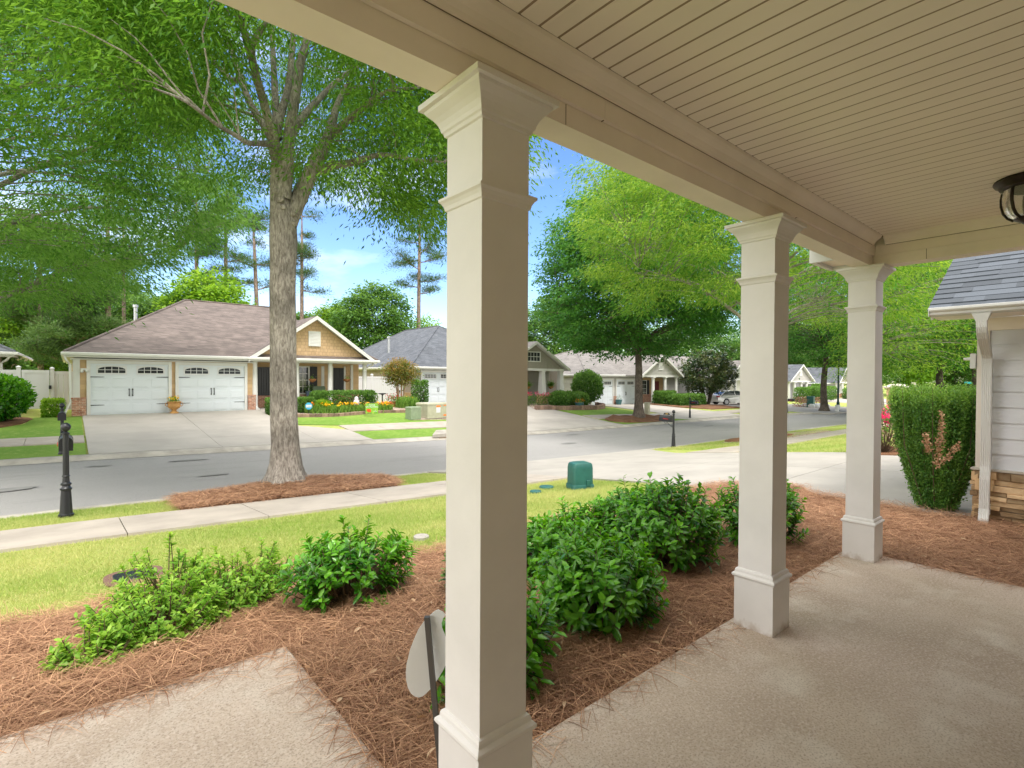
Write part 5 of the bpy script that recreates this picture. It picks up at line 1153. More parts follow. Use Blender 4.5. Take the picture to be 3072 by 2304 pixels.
# ------------------------------------------------------------------ white vinyl fences
def vfence(name, label, spans, posts, z0, z1, cat='fence', handle=None):
    t = thing(name, label, cat, (posts[0][0], posts[0][1], z0))
    for (x, y) in posts: MB().sqlathe([(.065, z0), (.065, z1 + .10), (.08, z1 + .101), (.08, z1 + .12), (.02, z1 + .17)], (x, y, 0)).build('post', M['vinyl'], t)
    for (xa, ya, xb, yb) in spans:
        L_ = math.hypot(xb - xa, yb - ya); a = math.atan2(yb - ya, xb - xa); m = MB(); m.box(0, -.03, z0 + .06, L_, .03, z0 + .20); m.box(0, -.03, z1 - .13, L_, .03, z1)
        k = max(2, int(L_ / .15))
        for i in range(k): m.box(L_ * i / k + .002, -.014, z0 + .2, L_ * (i + 1) / k - .003, .014, z1 - .13)
        m.v = [(xa + x * math.cos(a) - y * math.sin(a), ya + x * math.sin(a) + y * math.cos(a), z) for x, y, z in m.v]; m.build('panel', M['vinyl'], t)
    if handle: MB().box(handle[0], handle[1] - .06, handle[2], handle[0] + .04, handle[1], handle[2] + .14).build('latch', M['black'], t)
    return t
vfence('privacy_fence', 'white vinyl privacy fence left of the gate', [(-6, 28.5, -1.55, 28.5)], [(-1.5, 28.5), (-4, 28.5)], -.05, 1.72)
vfence('fence_gate', 'white vinyl gate between the fence and the tan house', [(-1.42, 28.45, -.58, 28.45)], [], .12, 1.70) if False else None
tg = thing('fence_gate', 'white vinyl gate with a framed panel between the left fence and the tan house', 'gate', (-1.0, 28.45, .1))
MB().box(-1.41, 28.42, .16, -.58, 28.48, .30).box(-1.41, 28.42, 1.60, -.58, 28.48, 1.72).box(-1.41, 28.42, .3005, -1.31, 28.48, 1.5995).box(-.68, 28.42, .3005, -.58, 28.48, 1.5995).box(-1.309, 28.44, .301, -.681, 28.46, 1.599).build('panel', M['vinyl'], tg)
MB().box(-.6, 28.38, .95, -.52, 28.42, 1.1).build('latch', M['black'], tg)
vfence('privacy_fence', 'short white vinyl fence panel joining the gate to the tan house', [(-.45, 28.5, .15, 28.5)], [(-.5, 28.5)], .02, 1.68)
vfence('privacy_fence', 'white vinyl fence and gate between the tan house and the slate roofed house', [(13.1, 31.5, 14.9, 31.5), (15.0, 31.5, 17.0, 31.5)], [(14.95, 31.5), (17.1, 31.5)], -.2, 1.55, handle=(16.9, 31.47, .5))

# ------------------------------------------------------------------ mailboxes
def mailbox(label, x, y, face, z=None, number=None, flag=True):
    t = thing('mailbox', label, 'mailbox', (0, 0, 0), 'black mailboxes on posts')
    MB().lathe([(.095, 0), (.095, .035), (.082, .045), (.078, .07), (.060, .40), (.072, .405), (.075, .425), (.058, .44), (.05, .47), (.066, .48), (.066, .50), (.046, .52), (.040, .60), (.052, .612), (.040, .625), (.036, 1.24), (.05, 1.25), (.05, 1.265), (.03, 1.275)], (0, 0, 0), 24, flute=.0).build('post', M['black'], t, smooth=True)
    MB().lathe([(.02, 1.27), (.022, 1.29), (.04, 1.30), (.056, 1.325), (.062, 1.35), (.058, 1.378), (.04, 1.405), (.012, 1.42)], (0, 0, 0), 18).build('ball_finial', M['black'], t, smooth=True)
    s = face; y0 = .08 * s; y1 = .56 * s; wd = .085
    arch = [(-wd, 0, 0), (wd, 0, 0), (wd, 0, .13)] + [(wd * math.cos(a), 0, .13 + wd * math.sin(a)) for a in np.linspace(.25, PI - .25, 7)] + [(-wd, 0, .13)]
    bxm = MB().prism([(p[0], y0, .98 + p[2]) for p in arch], (0, y1 - y0, 0)).build('letter_box', M['black'], t)
    MB().prism([(p[0] * 1.06, y1, .975 + p[2] * 1.04) for p in arch], (0, .02 * s, 0)).ball((0, y1 + .035 * s, 1.13), .015, 8).build('box_door', M['black'], bxm)
    MB().box(-.012, min(0, y1 * .9), .955, .012, max(0, y1 * .9), .979).tube([(0, y1 * .75 , .95), (0, y1 * .70, .90), (0, y1 * .58, .89), (0, y1 * .5, .93), (0, y1 * .4, .88), (0, y1 * .2, .80), (0, .05 * s, .76), (0, .045 * s, .82), (0, .08 * s, .85), (0, .1 * s, .81)], .009, 6).build('scroll_bracket', M['black'], t, smooth=True)
    if flag: MB().prism([(-.095, y0 + .10 * s, 1.05), (-.095, y0 + .32 * s, 1.065), (-.095, y0 + .32 * s, 1.095), (-.095, y0 + .25 * s, 1.085), (-.095, y0 + .10 * s, 1.072)], (-.008, 0, 0)).build('flag', mat('red_flag', (.45, .03, .03, 1), .5), t)
    if number:
        pl = MB().prism([(-.008, .30 * s - .12, 1.22), (-.008, .30 * s + .12, 1.22), (-.008, .30 * s + .13, 1.25), (-.008, .30 * s + .10, 1.29), (-.008, .30 * s - .10, 1.29), (-.008, .30 * s - .13, 1.25)], (.016, 0, 0)).tube([(0, .30 * s - .15, 1.20), (0, .30 * s - .13, 1.23)], .008, 5).tube([(0, .30 * s + .15, 1.20), (0, .30 * s + .13, 1.23)], .008, 5).build('number_plate', M['black'], t)
        tx = bpy.data.curves.new('number', 'FONT'); tx.body = number; tx.size = .085; tx.extrude = .002; tx.align_x = 'CENTER'; tx.align_y = 'CENTER'
        tx.materials.append(mat('gold_numerals', (.65, .42, .12, 1), .4, metal=.3)); to = meshtext('number', tx); to.parent = pl
        to.matrix_local = Matrix.Translation((-.011, .30 * s, 1.255)) @ Matrix(((0, 0, -1, 0), (-1, 0, 0, 0), (0, 1, 0, 0), (0, 0, 0, 1)))
    t.location = (x, y, (h(x, y) if z is None else z)); return t
mailbox('nearest black mailbox post on the verge at left, seen end on', -.03, 10.36, 1)
mailbox('black mailbox numbered 109 with red flag beside the driveway mouth', 17.44, 11.0, 1, z=h(17.44, 11.3), number='109')
mailbox('black mailbox across the road, lined up behind the nearest post', -.13, 19.0, -1)
mailbox('black mailbox by the mulch island in front of the silver sedan', 32.6, 19.3, -1)
mailbox('smallest black mailbox seen just right of the second column', 45.6, 18.1, -1)
# ------------------------------------------------------------------ boxes and lids
t = thing('utility_pedestal', 'dark green plastic utility pedestal with domed top on the near lawn', 'utility box', (6.75, 6.08, h(6.75, 6.08)))
zb = h(6.75, 6.08) - .02
def rotz(mb, c, a):
    ca, sa = math.cos(a), math.sin(a); mb.v = [(c[0] + (x - c[0]) * ca - (y - c[1]) * sa, c[1] + (x - c[0]) * sa + (y - c[1]) * ca, z) for x, y, z in mb.v]; return mb
def rbox(cx, cy, hx, hy, prof, r=.05, k=4):
    """rounded rectangle section, prof = (scale, z)"""
    ring = []
    for qx, qy, a0 in ((1, 1, 0), (-1, 1, PI / 2), (-1, -1, PI), (1, -1, 1.5 * PI)):
        for j in range(k + 1): a = a0 + PI / 2 * j / k; ring.append((qx * (hx - r) + r * math.cos(a), qy * (hy - r) + r * math.sin(a)))
    n = len(ring); vs_ = [(cx + x * s, cy + y * s, z) for s, z in prof for x, y in ring]
    fs = [(i * n + j, i * n + (j + 1) % n, (i + 1) * n + (j + 1) % n, (i + 1) * n + j) for i in range(len(prof) - 1) for j in range(n)] + [tuple(range(n))[::-1], tuple(range((len(prof) - 1) * n, len(prof) * n))]
    return MB().add(vs_, fs)
b_ = rbox(6.75, 6.08, .19, .15, [(1.0, zb + .09), (.985, zb + .36), (.95, zb + .42), (.86, zb + .45), (.6, zb + .465)]); rotz(b_, (6.75, 6.08), -.35).build('cover', M['utilgreen'], t, smooth=True)
rotz(rbox(6.75, 6.08, .205, .165, [(1.0, zb), (1.0, zb + .075), (.96, zb + .0905)]), (6.75, 6.08), -.35).build('base', M['utilgreen'], t, smooth=True)
rotz(MB().box(6.79, 5.905, zb + .06, 6.86, 5.927, zb + .17, bev=.004), (6.75, 6.08), -.35).build('latch', M['utilgreen'], t)
def disc(name, label, cat, x, y, r, m, ry=None, off=.01, sq=False):
    z = h(x, y) - .01; ry = ry or r
    t = thing(name, label, cat, (x, y, z))
    mb = MB(); prof = [(1, z - .02), (1, z + .028), (.93, z + .034), (.91, z + .030), (.2, z + .031), (.16, z + .036), (.05, z + .036)]
    if sq: 
        o = rbox(x, y, r, ry, [(1, z - .02), (1, z + .016), (.95, z + .022)], r=.12).build('rim', m, t); rbox(x, y, r * .7, ry * .6, [(1, z + .0225), (.98, z + .026)], r=.04).build('lid', M['black'], t)
    else:
        vs_ = [(x + r * s * math.cos(a), y + ry * s * math.sin(a), zz) for s, zz in prof for a in np.linspace(0, 2 * PI, 21)[:-1]]; n = 20
        mb.add(vs_, [(i * n + j, i * n + (j + 1) % n, (i + 1) * n + (j + 1) % n, (i + 1) * n + j) for i in range(len(prof) - 1) for j in range(n)] + [tuple(range((len(prof) - 1) * n, len(prof) * n))]).build('lid', m, t)
disc('valve_cover', 'round green valve lid in the lawn nearest the green pedestal', 'lid', 6.45, 6.6, .13, M['utilgreen'])
disc('valve_cover', 'small green valve lid in the lawn beside the nearest column', 'lid', 5.95, 6.35, .10, M['utilgreen'])
disc('cleanout_cover', 'pale round drain cover in the lawn left of the nearest column', 'lid', 2.96, 5.0, .085, M['concrete'])
disc('meter_lid', 'brown square water meter lid in the lawn behind the azaleas', 'lid', .45, 5.78, .22, mat('brown_meter_box', (.16, .09, .07, 1), .7), ry=.2, sq=True)
def cab(name, label, x, y, sx, sy, sz, m, lbl=False, rz=.1):
    z = h(x, y); t = thing(name, label, 'utility box', (x, y, z)); rotz(rbox(x, y, sx / 2, sy / 2, [(1.02, z), (1.02, z + .08), (1, z + .081), (1, z + sz * .86)], r=.03), (x, y), rz).build('cabinet', m, t, smooth=True)
    rotz(rbox(x, y, sx / 2 * 1.03, sy / 2 * 1.03, [(1, z + sz * .861), (1, z + sz * .95), (.93, z + sz)], r=.03), (x, y), rz).build('lid', m, t)
    if lbl:
        rotz(MB().box(x - .12, y - sy / 2 - .012, z + sz * .35, x + .15, y - sy / 2 - .001, z + sz * .85), (x, y), rz).build('notice', M['vinyl'], t)
        rotz(MB().box(x - .12, y - sy / 2 - .015, z + sz * .72, x + .15, y - sy / 2 - .0125, z + sz * .84), (x, y), rz).build('notice_band', mat('orange_ink', (.8, .22, .04, 1), .6), t)
        for zz in (.12, .8): rotz(MB().box(x + .36, y - sy / 2 - .012, z + sz * zz, x + .56, y - sy / 2 - .001, z + sz * (zz + .11)), (x, y), rz).build('warning_tag', MATS['orange_ink'], t)
    return t
cab('pad_transformer', 'tan green electrical cabinet with white notice on pebbles across the road', 14.35, 23.2, 1.3, 1.0, .78, M['padtan'], True)
cab('cable_pedestal', 'small green grey utility cabinet left of the larger tan one', 13.05, 22.85, .62, .5, .62, M['padgreen'])
cab('cable_pedestal', 'tall round cornered cream utility pedestal beside the maple trunk', 29.9, 20.9, .30, .30, .95, M['padtan'])
cab('cable_pedestal', 'short cream utility pedestal in front of the taller one by the maple', 29.1, 20.9, .26, .26, .6, M['padtan'])
cab('cable_pedestal', 'grey green cabinet half hidden behind the second column near the sedan', 52.2, 22.5, .7, .6, .8, M['padgreen'])
cab('cable_pedestal', 'white meter box beside the distant maple trunk', 51.8, 16.3, .5, .3, .6, M['vinyl'])
cab('cable_pedestal', 'teal utility cabinet at the white rock bed right of the second column', 56.0, 20.0, .6, .6, 1.1, M['utilgreen'])
# street lamp
LX, LY = at(1811, 46); z = h(LX, LY); t = thing('street_lamp', 'tall dark green lamp post with fluted base left of the corner column', 'street lamp', (LX, LY, z))
MB().lathe([(.17, z), (.17, z + .1), (.14, z + .15), (.12, z + .7), (.14, z + .75), (.085, z + .9), (.06, z + 4.6), (.09, z + 4.65)], (LX, LY, 0), 12).build('post', mat('lamp_green', (.01, .05, .045, 1), .5), t, smooth=True); MB().lathe([(.1, z + 4.66), (.16, z + 4.7), (.24, z + 5.1), (.27, z + 5.15), (.1, z + 5.35), (.02, z + 5.5)], (LX, LY, 0), 10).build('lantern', M['black'], t)

# ------------------------------------------------------------------ small things across the road
def blob_shrub(name, label, c, r, n, L, W, m, cat='shrub', box=False, group=None, T=T4, F=F4, rz=0, z=None, stem=True, gap=0):
    """clipped or rounded shrub: leaves through the outer shell of its volume over a stem"""
    g = h(c[0], c[1]) if z is None else z; t = thing(name, label, cat, (c[0], c[1], g), group)
    if box:
        q = R.uniform(-1, 1, (n, 3)); k = R.integers(0, 3, n); sgn = np.where(R.random(n) < .5, -1, 1); q[np.arange(n), k] = sgn * R.uniform(.6, 1.02, n); q = np.clip(q, -1.03, 1.03)
        q[:, :2] = q[:, :2] * (1 - .12 * np.abs(q[:, 2:3]) ** 4)
        nn = q ** 7
    else:
        q = rnd(n) * R.uniform(.72, 1.03, n)[:, None] * (1 + .07 * np.sin(q_ang(n)))[:, None] if False else rnd(n) * R.uniform(.7, 1.03, n)[:, None]; nn = q
        q = q * (1 + .06 * np.sin(q[:, 0:1] * 7 + 1) * np.cos(q[:, 1:2] * 6))
    P = q * np.array(r)
    if rz: P = np.stack([P[:, 0] * math.cos(rz) - P[:, 1] * math.sin(rz), P[:, 0] * math.sin(rz) + P[:, 1] * math.cos(rz), P[:, 2]], 1)
    P = P + np.array([c[0], c[1], g + r[2] + gap])
    D = unit(nn) * .8 + rnd(n) * .8 + np.array([0, 0, .3]); Nn = unit(nn) + rnd(n) * .6
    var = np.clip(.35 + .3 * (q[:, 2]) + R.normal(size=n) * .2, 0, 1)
    if stem:
        mb = MB()
        for i in range(7): a = i * .9; mb.tube([(c[0] + .05 * math.cos(a), c[1] + .05 * math.sin(a), g - .05), (c[0] + r[0] * .3 * math.cos(a), c[1] + r[1] * .3 * math.sin(a), g + r[2] * .8 + gap), (c[0] + r[0] * .6 * math.cos(a), c[1] + r[1] * .6 * math.sin(a), g + r[2] * 1.4 + gap)], [.02, .014, .006], 5, cap=False)
        mb.build('stems', M['twig'], t)
    leafmesh('foliage', P, D, Nn, 1.5 * L * R.uniform(.7, 1.2, n), W * 1.7, var, m, t, T, F); return t
B = blob_shrub
B('hedge', 'clipped hedge along the porch of the tan house, tallest of its hedges', (10.9, 26.2), (1.7, .38, .48), 6500, .07, .045, LF, 'hedge', box=True)
B('hedge', 'low clipped hedge cube at the left end of the tan house flower bed', (7.45, 25.7), (.42, .42, .36), 2600, .06, .04, LF, 'hedge', box=True)
B('hedge', 'rounded clipped hedge just right of the oak trunk by the ring shaped sign', (8.75, 25.75), (.36, .36, .36), 2200, .06, .04, LF, 'hedge', box=True)
B('hedge', 'bright clipped shrub beside the left garage downspout', (-.45, 27.2), (.32, .3, .34), 1800, .06, .04, LL, 'hedge', box=True)
B('hedge', 'yellow green mounded shrub behind the daylilies', (9.5, 25.6), (.55, .35, .3), 1800, .08, .04, LL)
B('rose_shrub', 'large dark glossy shrub with red roses at the left edge before the white fence', (-1.95, 25.9), (.95, .9, .78), 5200, .10, .06, LB, gap=.12)
for lab, c, r, bx_, n in (('round clipped shrub on a short trunk before the grey garage', (31.4, 27.6), (1.2, 1.2, 1.25), False, 5200), ('mounded clipped shrub nearest the rose bed of the taupe porch', (25.9, 25.3), (.75, .7, .55), False, 2400), ('middle one of three mounded clipped shrubs by the taupe porch', (27.6, 26.0), (.85, .7, .52), False, 2400), ('farthest right of three mounded clipped shrubs by the taupe porch', (29.3, 26.6), (.8, .7, .5), False, 2400), ('long low clipped hedge on the mulch island', (42.6, 25.6), (2.1, .8, .5), True, 5200), ('short clipped hedge behind the mulch island hedge', (41.4, 27.0), (1.2, .5, .6), True, 2600), ('clipped hedge block beside the lilac house columns', (69.3, 25.5), (1.2, .8, .85), True, 2600), ('long rounded hedge left of the distant maple trunk', (72.2, 24.5), (2.6, 1, .8), True, 4000), ('dark clipped hedge under the craftsman porch', (85.5, 25), (1.9, .8, .75), True, 3000), ('tall clipped holly at the lilac house corner', (80.3, 27.8), (.9, .5, 1.05), True, 2400), ('hedge beside the stone entrance pier', (66, 7.5), (3.2, 1.2, .85), True, 3600)):
    B('hedge', lab, c, r, n, .12, .07, LF if 'dark' not in lab else LH, 'hedge', box=bx_, gap=.25 if 'trunk' in lab else 0)
# upright hollies by the slate house garage
for lab, x in (('taller clipped column holly against the slate house corner', 17.35), ('second clipped column holly beside the slate house garage door', 18.0)):
    B('column_holly', lab, (x, 30.1), (.20, .2, .78), 2000, .07, .035, LH, box=True)
# daylilies, roses, geraniums
def flowers(name, label, pts, hgt, m, petal, nbl, nfl, fs=.07, cat='flowers', blade=True):
    c = np.mean(pts, 0); t = thing(name, label, cat, (c[0], c[1], h(c[0], c[1])))
    P = []; 
    for i in range(nbl): p = random.choice(pts); P.append((p[0] + random.gauss(0, .13), p[1] + random.gauss(0, .13)))
    P = np.array(P); Z = H(P[:, 0], P[:, 1]) + .03; P3 = np.c_[P, Z]
    n = len(P3)
    if blade:
        V, FF = scatter(TN, FN, P3, rnd(n) * .45 + np.array([0, 0, 1.]), rnd(n), hgt * R.uniform(.6, 1.05, n), .035); npmesh('leaves', V, FF, m, t, var=np.repeat(R.random(n), len(TN)))
    else:
        q = P3 + np.array([0, 0, 1]) * (R.random(n) * hgt)[:, None]; leafmesh('leaves', q, rnd(n), rnd(n), .09, .05, R.random(n), m, t)
    Q = []
    for i in range(nfl): p = random.choice(pts); Q.append((p[0] + random.gauss(0, .12), p[1] + random.gauss(0, .12), 0))
    Q = np.array(Q); Q[:, 2] = H(Q[:, 0], Q[:, 1]) + hgt * R.uniform(.85, 1.2, len(Q))
    Q = np.repeat(Q, 6, 0); n = len(Q); Q = Q + R.normal(size=(n, 3)) * .012
    leafmesh('blossoms', Q, rnd(n) * np.array([1, 1, .5]) + np.array([0, 0, .35]), rnd(n) * .5 + np.array([0, 0, 1.]), fs * R.uniform(.7, 1.2, n), fs * .55, R.random(n), petal, t)
    return t
flowers('daylilies', 'bed of yellow daylilies in front of the tan house hedge', [(x, 25.15 + .12 * math.sin(x * 3) + .2 * (i % 2)) for i, x in enumerate(np.arange(9.4, 13.0, .16))], .42, LG2, PET['yellow'], 1500, 75, .10)
flowers('daylilies', 'green strappy clump with coral blooms left of the yellow daylilies', [(9.0, 25.3), (9.2, 25.4), (8.9, 25.5)], .5, LG2, PET['orange'], 260, 6, .08)
flowers('iris_clump', 'clump of blue green strap leaves right of the no mowing sign', [(14.2, 26.3), (14.5, 26.5), (14.8, 26.6), (15.2, 26.7)], .65, LG2, PET['yellow'], 620, 2)
flowers('red_flowers', 'low mass of red flowers behind the no mowing sign', [(12.7, 25.7), (12.9, 25.8), (13.1, 25.75), (13.3, 25.9)], .30, LF, PET['red'], 200, 75, .09, blade=False)
flowers('rose_bushes', 'grey green rose bushes with pink blooms before the taupe porch', [(x, 25.9 + .25 * (i % 3)) for i, x in enumerate(np.arange(23.2, 26.6, .16))], .75, LF, PET['pink'], 1500, 70, .11, blade=False)
# potted plants
def pot(name, label, x, y, z, prof, m, leaf, petal=None, n=90, sp=.2, hh=.15):
    t = thing(name, label, 'potted plant', (x, y, z)); MB().lathe([(a, z + b) for a, b in prof], (x, y, 0), 18).build('pot', m, t, smooth=True); top = z + prof[-1][1]
    P = np.array([x, y, top]) + R.normal(size=(n, 3)) * np.array([sp * .5, sp * .5, hh * .4]) + np.array([0, 0, hh * .4]); leafmesh('leaves', P, rnd(n) + np.array([0, 0, .6]), rnd(n), .09, .04, R.random(n), leaf, t)
    if petal: P = np.array([x, y, top + hh * .8]) + R.normal(size=(n // 2, 3)) * np.array([sp * .55, sp * .55, hh * .35]); leafmesh('blossoms', P, rnd(n // 2), rnd(n // 2), .07, .05, R.random(n // 2), petal, t)
    return t
u = pot('garden_urn', 'ochre footed urn with yellow flowers between the two garage doors', 3.52, 26.85, g0, [(.17, 0), (.17, .04), (.10, .09), (.08, .14), (.12, .18), (.21, .24), (.25, .32), (.235, .42), (.22, .46), (.27, .49), (.275, .52), (.22, .52)], M['terra'], LG2, PET['yellow'], 120, .2, .16)
for s in (-1, 1): MB().tube([(3.52 + s * .22, 26.85, g0 + .46), (3.52 + s * .31, 26.85, g0 + .45), (3.52 + s * .33, 26.85, g0 + .36), (3.52 + s * .25, 26.85, g0 + .30)], .016, 6).build('handle', M['terra'], u, smooth=True)
pot('flower_pot', 'terracotta pot of red flowers on the bed by the bird bath', 13.9, 26.6, h(13.9, 26.6), [(.12, 0), (.17, .3), (.18, .34)], mat('terracotta', (.5, .13, .06, 1), .7), LF, PET['red'], 260, .42, .3)
pot('flower_pot', 'blue grey pot with leafy plant on the tan porch', 9.95, 28.6, .45, [(.14, 0), (.2, .25), (.19, .28)], mat('blue_glaze', (.10, .16, .25, 1), .4), LF, None, 120, .3, .3)
pot('flower_pot', 'teal pot with orange flowers at the mounded shrubs', 27.2, 24.6, h(27.2, 24.6), [(.2, 0), (.3, .4), (.31, .46)], mat('teal_glaze', (.05, .14, .15, 1), .4), LF, PET['orange'], 90, .3, .2)
pot('flower_pot', 'dark blue pot at the brick pier between the grey garage doors', 37.1, 28.9, g3, [(.2, 0), (.3, .4), (.31, .46)], MATS['teal_glaze'], LF, None, 60, .25, .3)
pot('flower_pot', 'cobalt blue pot before the craftsman porch', 83.5, 24.5, -1.3, [(.35, 0), (.5, .8), (.5, .9)], mat('cobalt_glaze', (.01, .04, .3, 1), .3), LF, None, 60, .4, .6)
for lab, x in (('coir hanging basket before the tan porch window shutter', 9.68), ('coir hanging basket at the right bay of the tan porch', 11.53)):
    t = thing('hanging_basket', lab, 'hanging basket', (x, 27.35, 1.4), 'hanging baskets of the tan porch')
    MB().lathe([(.03, 1.22), (.13, 1.27), (.19, 1.35), (.2, 1.40), (.17, 1.40)], (x, 27.35, 0), 14).build('basket', M['coir'], t, smooth=True)
    MB().tube([(x, 27.35, 2.1), (x, 27.35, 1.7)], .006, 4).tube([(x - .19, 27.35, 1.4), (x, 27.35, 1.72), (x + .19, 27.35, 1.4)], .005, 4).build('chain', M['black'], t)
    P = np.array([x, 27.35, 1.42]) + R.normal(size=(60, 3)) * .06; leafmesh('leaves', P, rnd(60), rnd(60), .07, .03, R.random(60), LG2, t)
for lab, x, y in (('spider plant hanging at the left of the taupe porch', 24.95, 27.5), ('fern and flower hanging basket between the tapered columns', 27.25, 27.5)):
    t = thing('hanging_plant', lab, 'hanging basket', (x, y, .9)); MB().tube([(x, y, 1.8), (x, y, .95)], .008, 4).lathe([(.04, .7), (.16, .78), (.18, .9)], (x, y, 0), 10).build('pot', M['coir'], t)
    n = 260; P = np.array([x, y, .95]) + R.normal(size=(n, 3)) * .08; D = rnd(n); D[:, 2] = np.abs(D[:, 2]) - .3; V, FF = scatter(TN, FN, P, D, -rnd(n) * .3 + np.array([0, 0, -1.]), .42 * R.uniform(.5, 1, n), .03); npmesh('leaves', V, FF, LG2, t, var=np.repeat(R.random(n), len(TN)))
# crape myrtle
def smalltree(name, label, x, y, hh, r, cr_, m, n, L, W, nst, bark, z=None, cat='small tree', fl=.45):
    g = h(x, y) if z is None else z; t = thing(name, label, cat, (x, y, g)); mb = MB(); cc = np.array([x, y, g + hh - cr_[2]])
    for i in range(nst):
        a = 2 * PI * i / nst; e = cc + np.array([math.cos(a) * cr_[0] * .6, math.sin(a) * cr_[1] * .6, cr_[2] * .2]); s0 = np.array([x + math.cos(a) * .12, y + math.sin(a) * .12, g - .05])
        p, q = smoothpath([s0, s0 * .5 + e * .5 - np.array([math.cos(a) * .1, math.sin(a) * .1, -.05]), e], [r, r * .8, r * .35]); mb.tube(p, q, 7, cap=False)
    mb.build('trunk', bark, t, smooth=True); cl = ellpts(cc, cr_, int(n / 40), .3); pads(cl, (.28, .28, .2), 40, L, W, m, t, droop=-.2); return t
smalltree('crape_myrtle', 'multi trunked crape myrtle with red tipped crown in front of the slate house side wall', 15.35, 28.4, 2.85, .05, (1.02, 1.0, .82), LR, 6500, .12, .06, 7, mat('myrtle_bark', (.42, .30, .2, 1), .8), z=-.2)
smalltree('magnolia_tree', 'dark brown leaved magnolia between the grey house and the silver sedan', 47.3, 26.2, 5.3, .12, (2.9, 2.6, 2.1), leafmat('magnolia_leaf', (.02, .075, .02, 1), (.14, .15, .05, 1), .15, rough=.3, spec=.5), 11000, .26, .13, 4, M['bark_dark'], z=-1.1)
for lab, x, y, hh in (('tall red maple sapling mass behind the white fence', -3.4, 31, 3.0),): B('garden_shrub', 'broad green shrub just behind the white fence at the left', (x, y), (2.2, 1.2, 1.5), 4200, .14, .08, LF)
# bird bath, signs, ornaments
t = thing('bird_bath', 'small black bird bath beside the potted red flowers', 'bird bath', (13.35, 26.8, -.1)); z = -.14; MB().lathe([(.14, z), (.04, z + .05), (.03, z + .6), (.05, z + .66), (.22, z + .72), (.24, z + .75), (.2, z + .74)], (13.35, 26.8, 0), 14).build('basin', M['black'], t, smooth=True)
def flatsign(name, label, px, py0, py1, wpx, d, m, post=True, cat='sign'):
    pass
sg = thing('garden_flag', 'small green garden flag reading please no mowing with an orange butterfly', 'sign', (11.35, 23.9, -.4))
sx, sy_ = 11.35, 23.9; sz = h(sx, sy_)
fw, fh = .60, .50; z0 = sz + .16
fl_ = MB().box(sx - fw / 2, sy_ - .006, z0, sx + fw / 2, sy_ + .006, z0 + fh); rotz(fl_, (sx, sy_), -.42).build('panel', mat('sign_green', (.10, .30, .03, 1), .6, col2=(.35, .55, .06, 1), vs_=7), sg)
rotz(MB().tube([(sx - fw / 2 - .03, sy_, sz - .05), (sx - fw / 2 - .03, sy_, z0 + fh + .05)], .008, 5).tube([(sx - fw / 2 - .05, sy_, z0 + fh + .02), (sx + fw / 2, sy_, z0 + fh + .02)], .008, 5), (sx, sy_), -.42).build('stand', M['black'], sg)
def text(name, body, size, loc, rz, m, parent, ext=.001):
    tx = bpy.data.curves.new(name, 'FONT'); tx.body = body; tx.size = size; tx.extrude = ext; tx.align_x = 'CENTER'; tx.align_y = 'CENTER'; tx.materials.append(m); o = meshtext(name, tx)
    o.parent = parent; o.matrix_parent_inverse = Matrix.Translation(-parent.location); o.matrix_basis = Matrix.Translation(loc) @ Matrix.Rotation(rz, 4, 'Z') @ Matrix.Rotation(PI / 2, 4, 'X'); return o
ca, sa = math.cos(-.42), math.sin(-.42); off = lambda u, v: (sx + u * ca + v * sa * -1, sy_ + u * sa + v * ca)
wm = mat('sign_white_ink', (.75, .85, .85, 1), .6)
q = off(0, -.010); text('lettering', 'PLEASE\nNO MOWING', .095, (q[0], q[1], z0 + .37), -.42, wm, sg)
bf = MB()
for s, k in ((-1, 1.0), (1, .75)):
    for (cx_, cz_, rx_, rz_) in ((-.14 + s * .055 * k, .17, .06, .065), (-.12 + s * .045 * k, .10, .045, .04)):
        pts = [off(cx_ + rx_ * math.cos(a), -.009) + (z0 + cz_ + rz_ * math.sin(a),) for a in np.linspace(0, 2 * PI, 13)[:-1]]; bf.add(pts, [tuple(range(12))])
bf.build('butterfly', mat('butterfly_orange', (.75, .09, .02, 1), .5), sg)
q = off(.16, -.010); text('small_print', 'IB\nCertified', .05, (q[0], q[1], z0 + .13), -.42, wm, sg)
t = thing('security_sign', 'round blue security yard sign reading ring in front of the hedge', 'sign', (8.67, 25.0, -.2)); z = h(8.67, 25)
MB().tube([(8.67, 25.0, z), (8.67, 25.0, z + .3)], .012, 6).build('stake', M['black'], t)
MB().add([(8.67 + .175 * math.cos(a), 24.985, z + .43 + .175 * math.sin(a)) for a in np.linspace(0, 2 * PI, 8, endpoint=False) + PI / 8] + [(8.67 + .175 * math.cos(a), 25.0, z + .43 + .175 * math.sin(a)) for a in np.linspace(0, 2 * PI, 8, endpoint=False) + PI / 8], [tuple(range(8))[::-1], tuple(range(8, 16))] + [(i, (i + 1) % 8, 8 + (i + 1) % 8, 8 + i) for i in range(8)]).build('disc', mat('sign_blue', (.05, .38, .62, 1), .4), t)
MB().box(8.67 - .13, 24.978, z + .37, 8.67 + .13, 24.984, z + .49).build('label_band', M['vinyl'], t); text('lettering', 'ring', .09, (8.67, 24.976, z + .43), 0, MATS['sign_blue'], t)
t = thing('garden_figurine', 'small pale owl shaped figurine among the daylilies', 'ornament', (11.3, 25.6, -.2)); z = h(11.3, 25.6) + .25; MB().lathe([(.06, z), (.13, z + .05), (.16, z + .16), (.14, z + .3), (.10, z + .36), (.11, z + .42), (.08, z + .49), (.02, z + .52)], (11.3, 25.6, 0), 14).lathe([(.05, z - .3), (.05, z + .01)], (11.3, 25.6, 0), 8).build('body', mat('figurine_paint', (.62, .56, .62, 1), .6, var=.3, vs_=20), t, smooth=True)
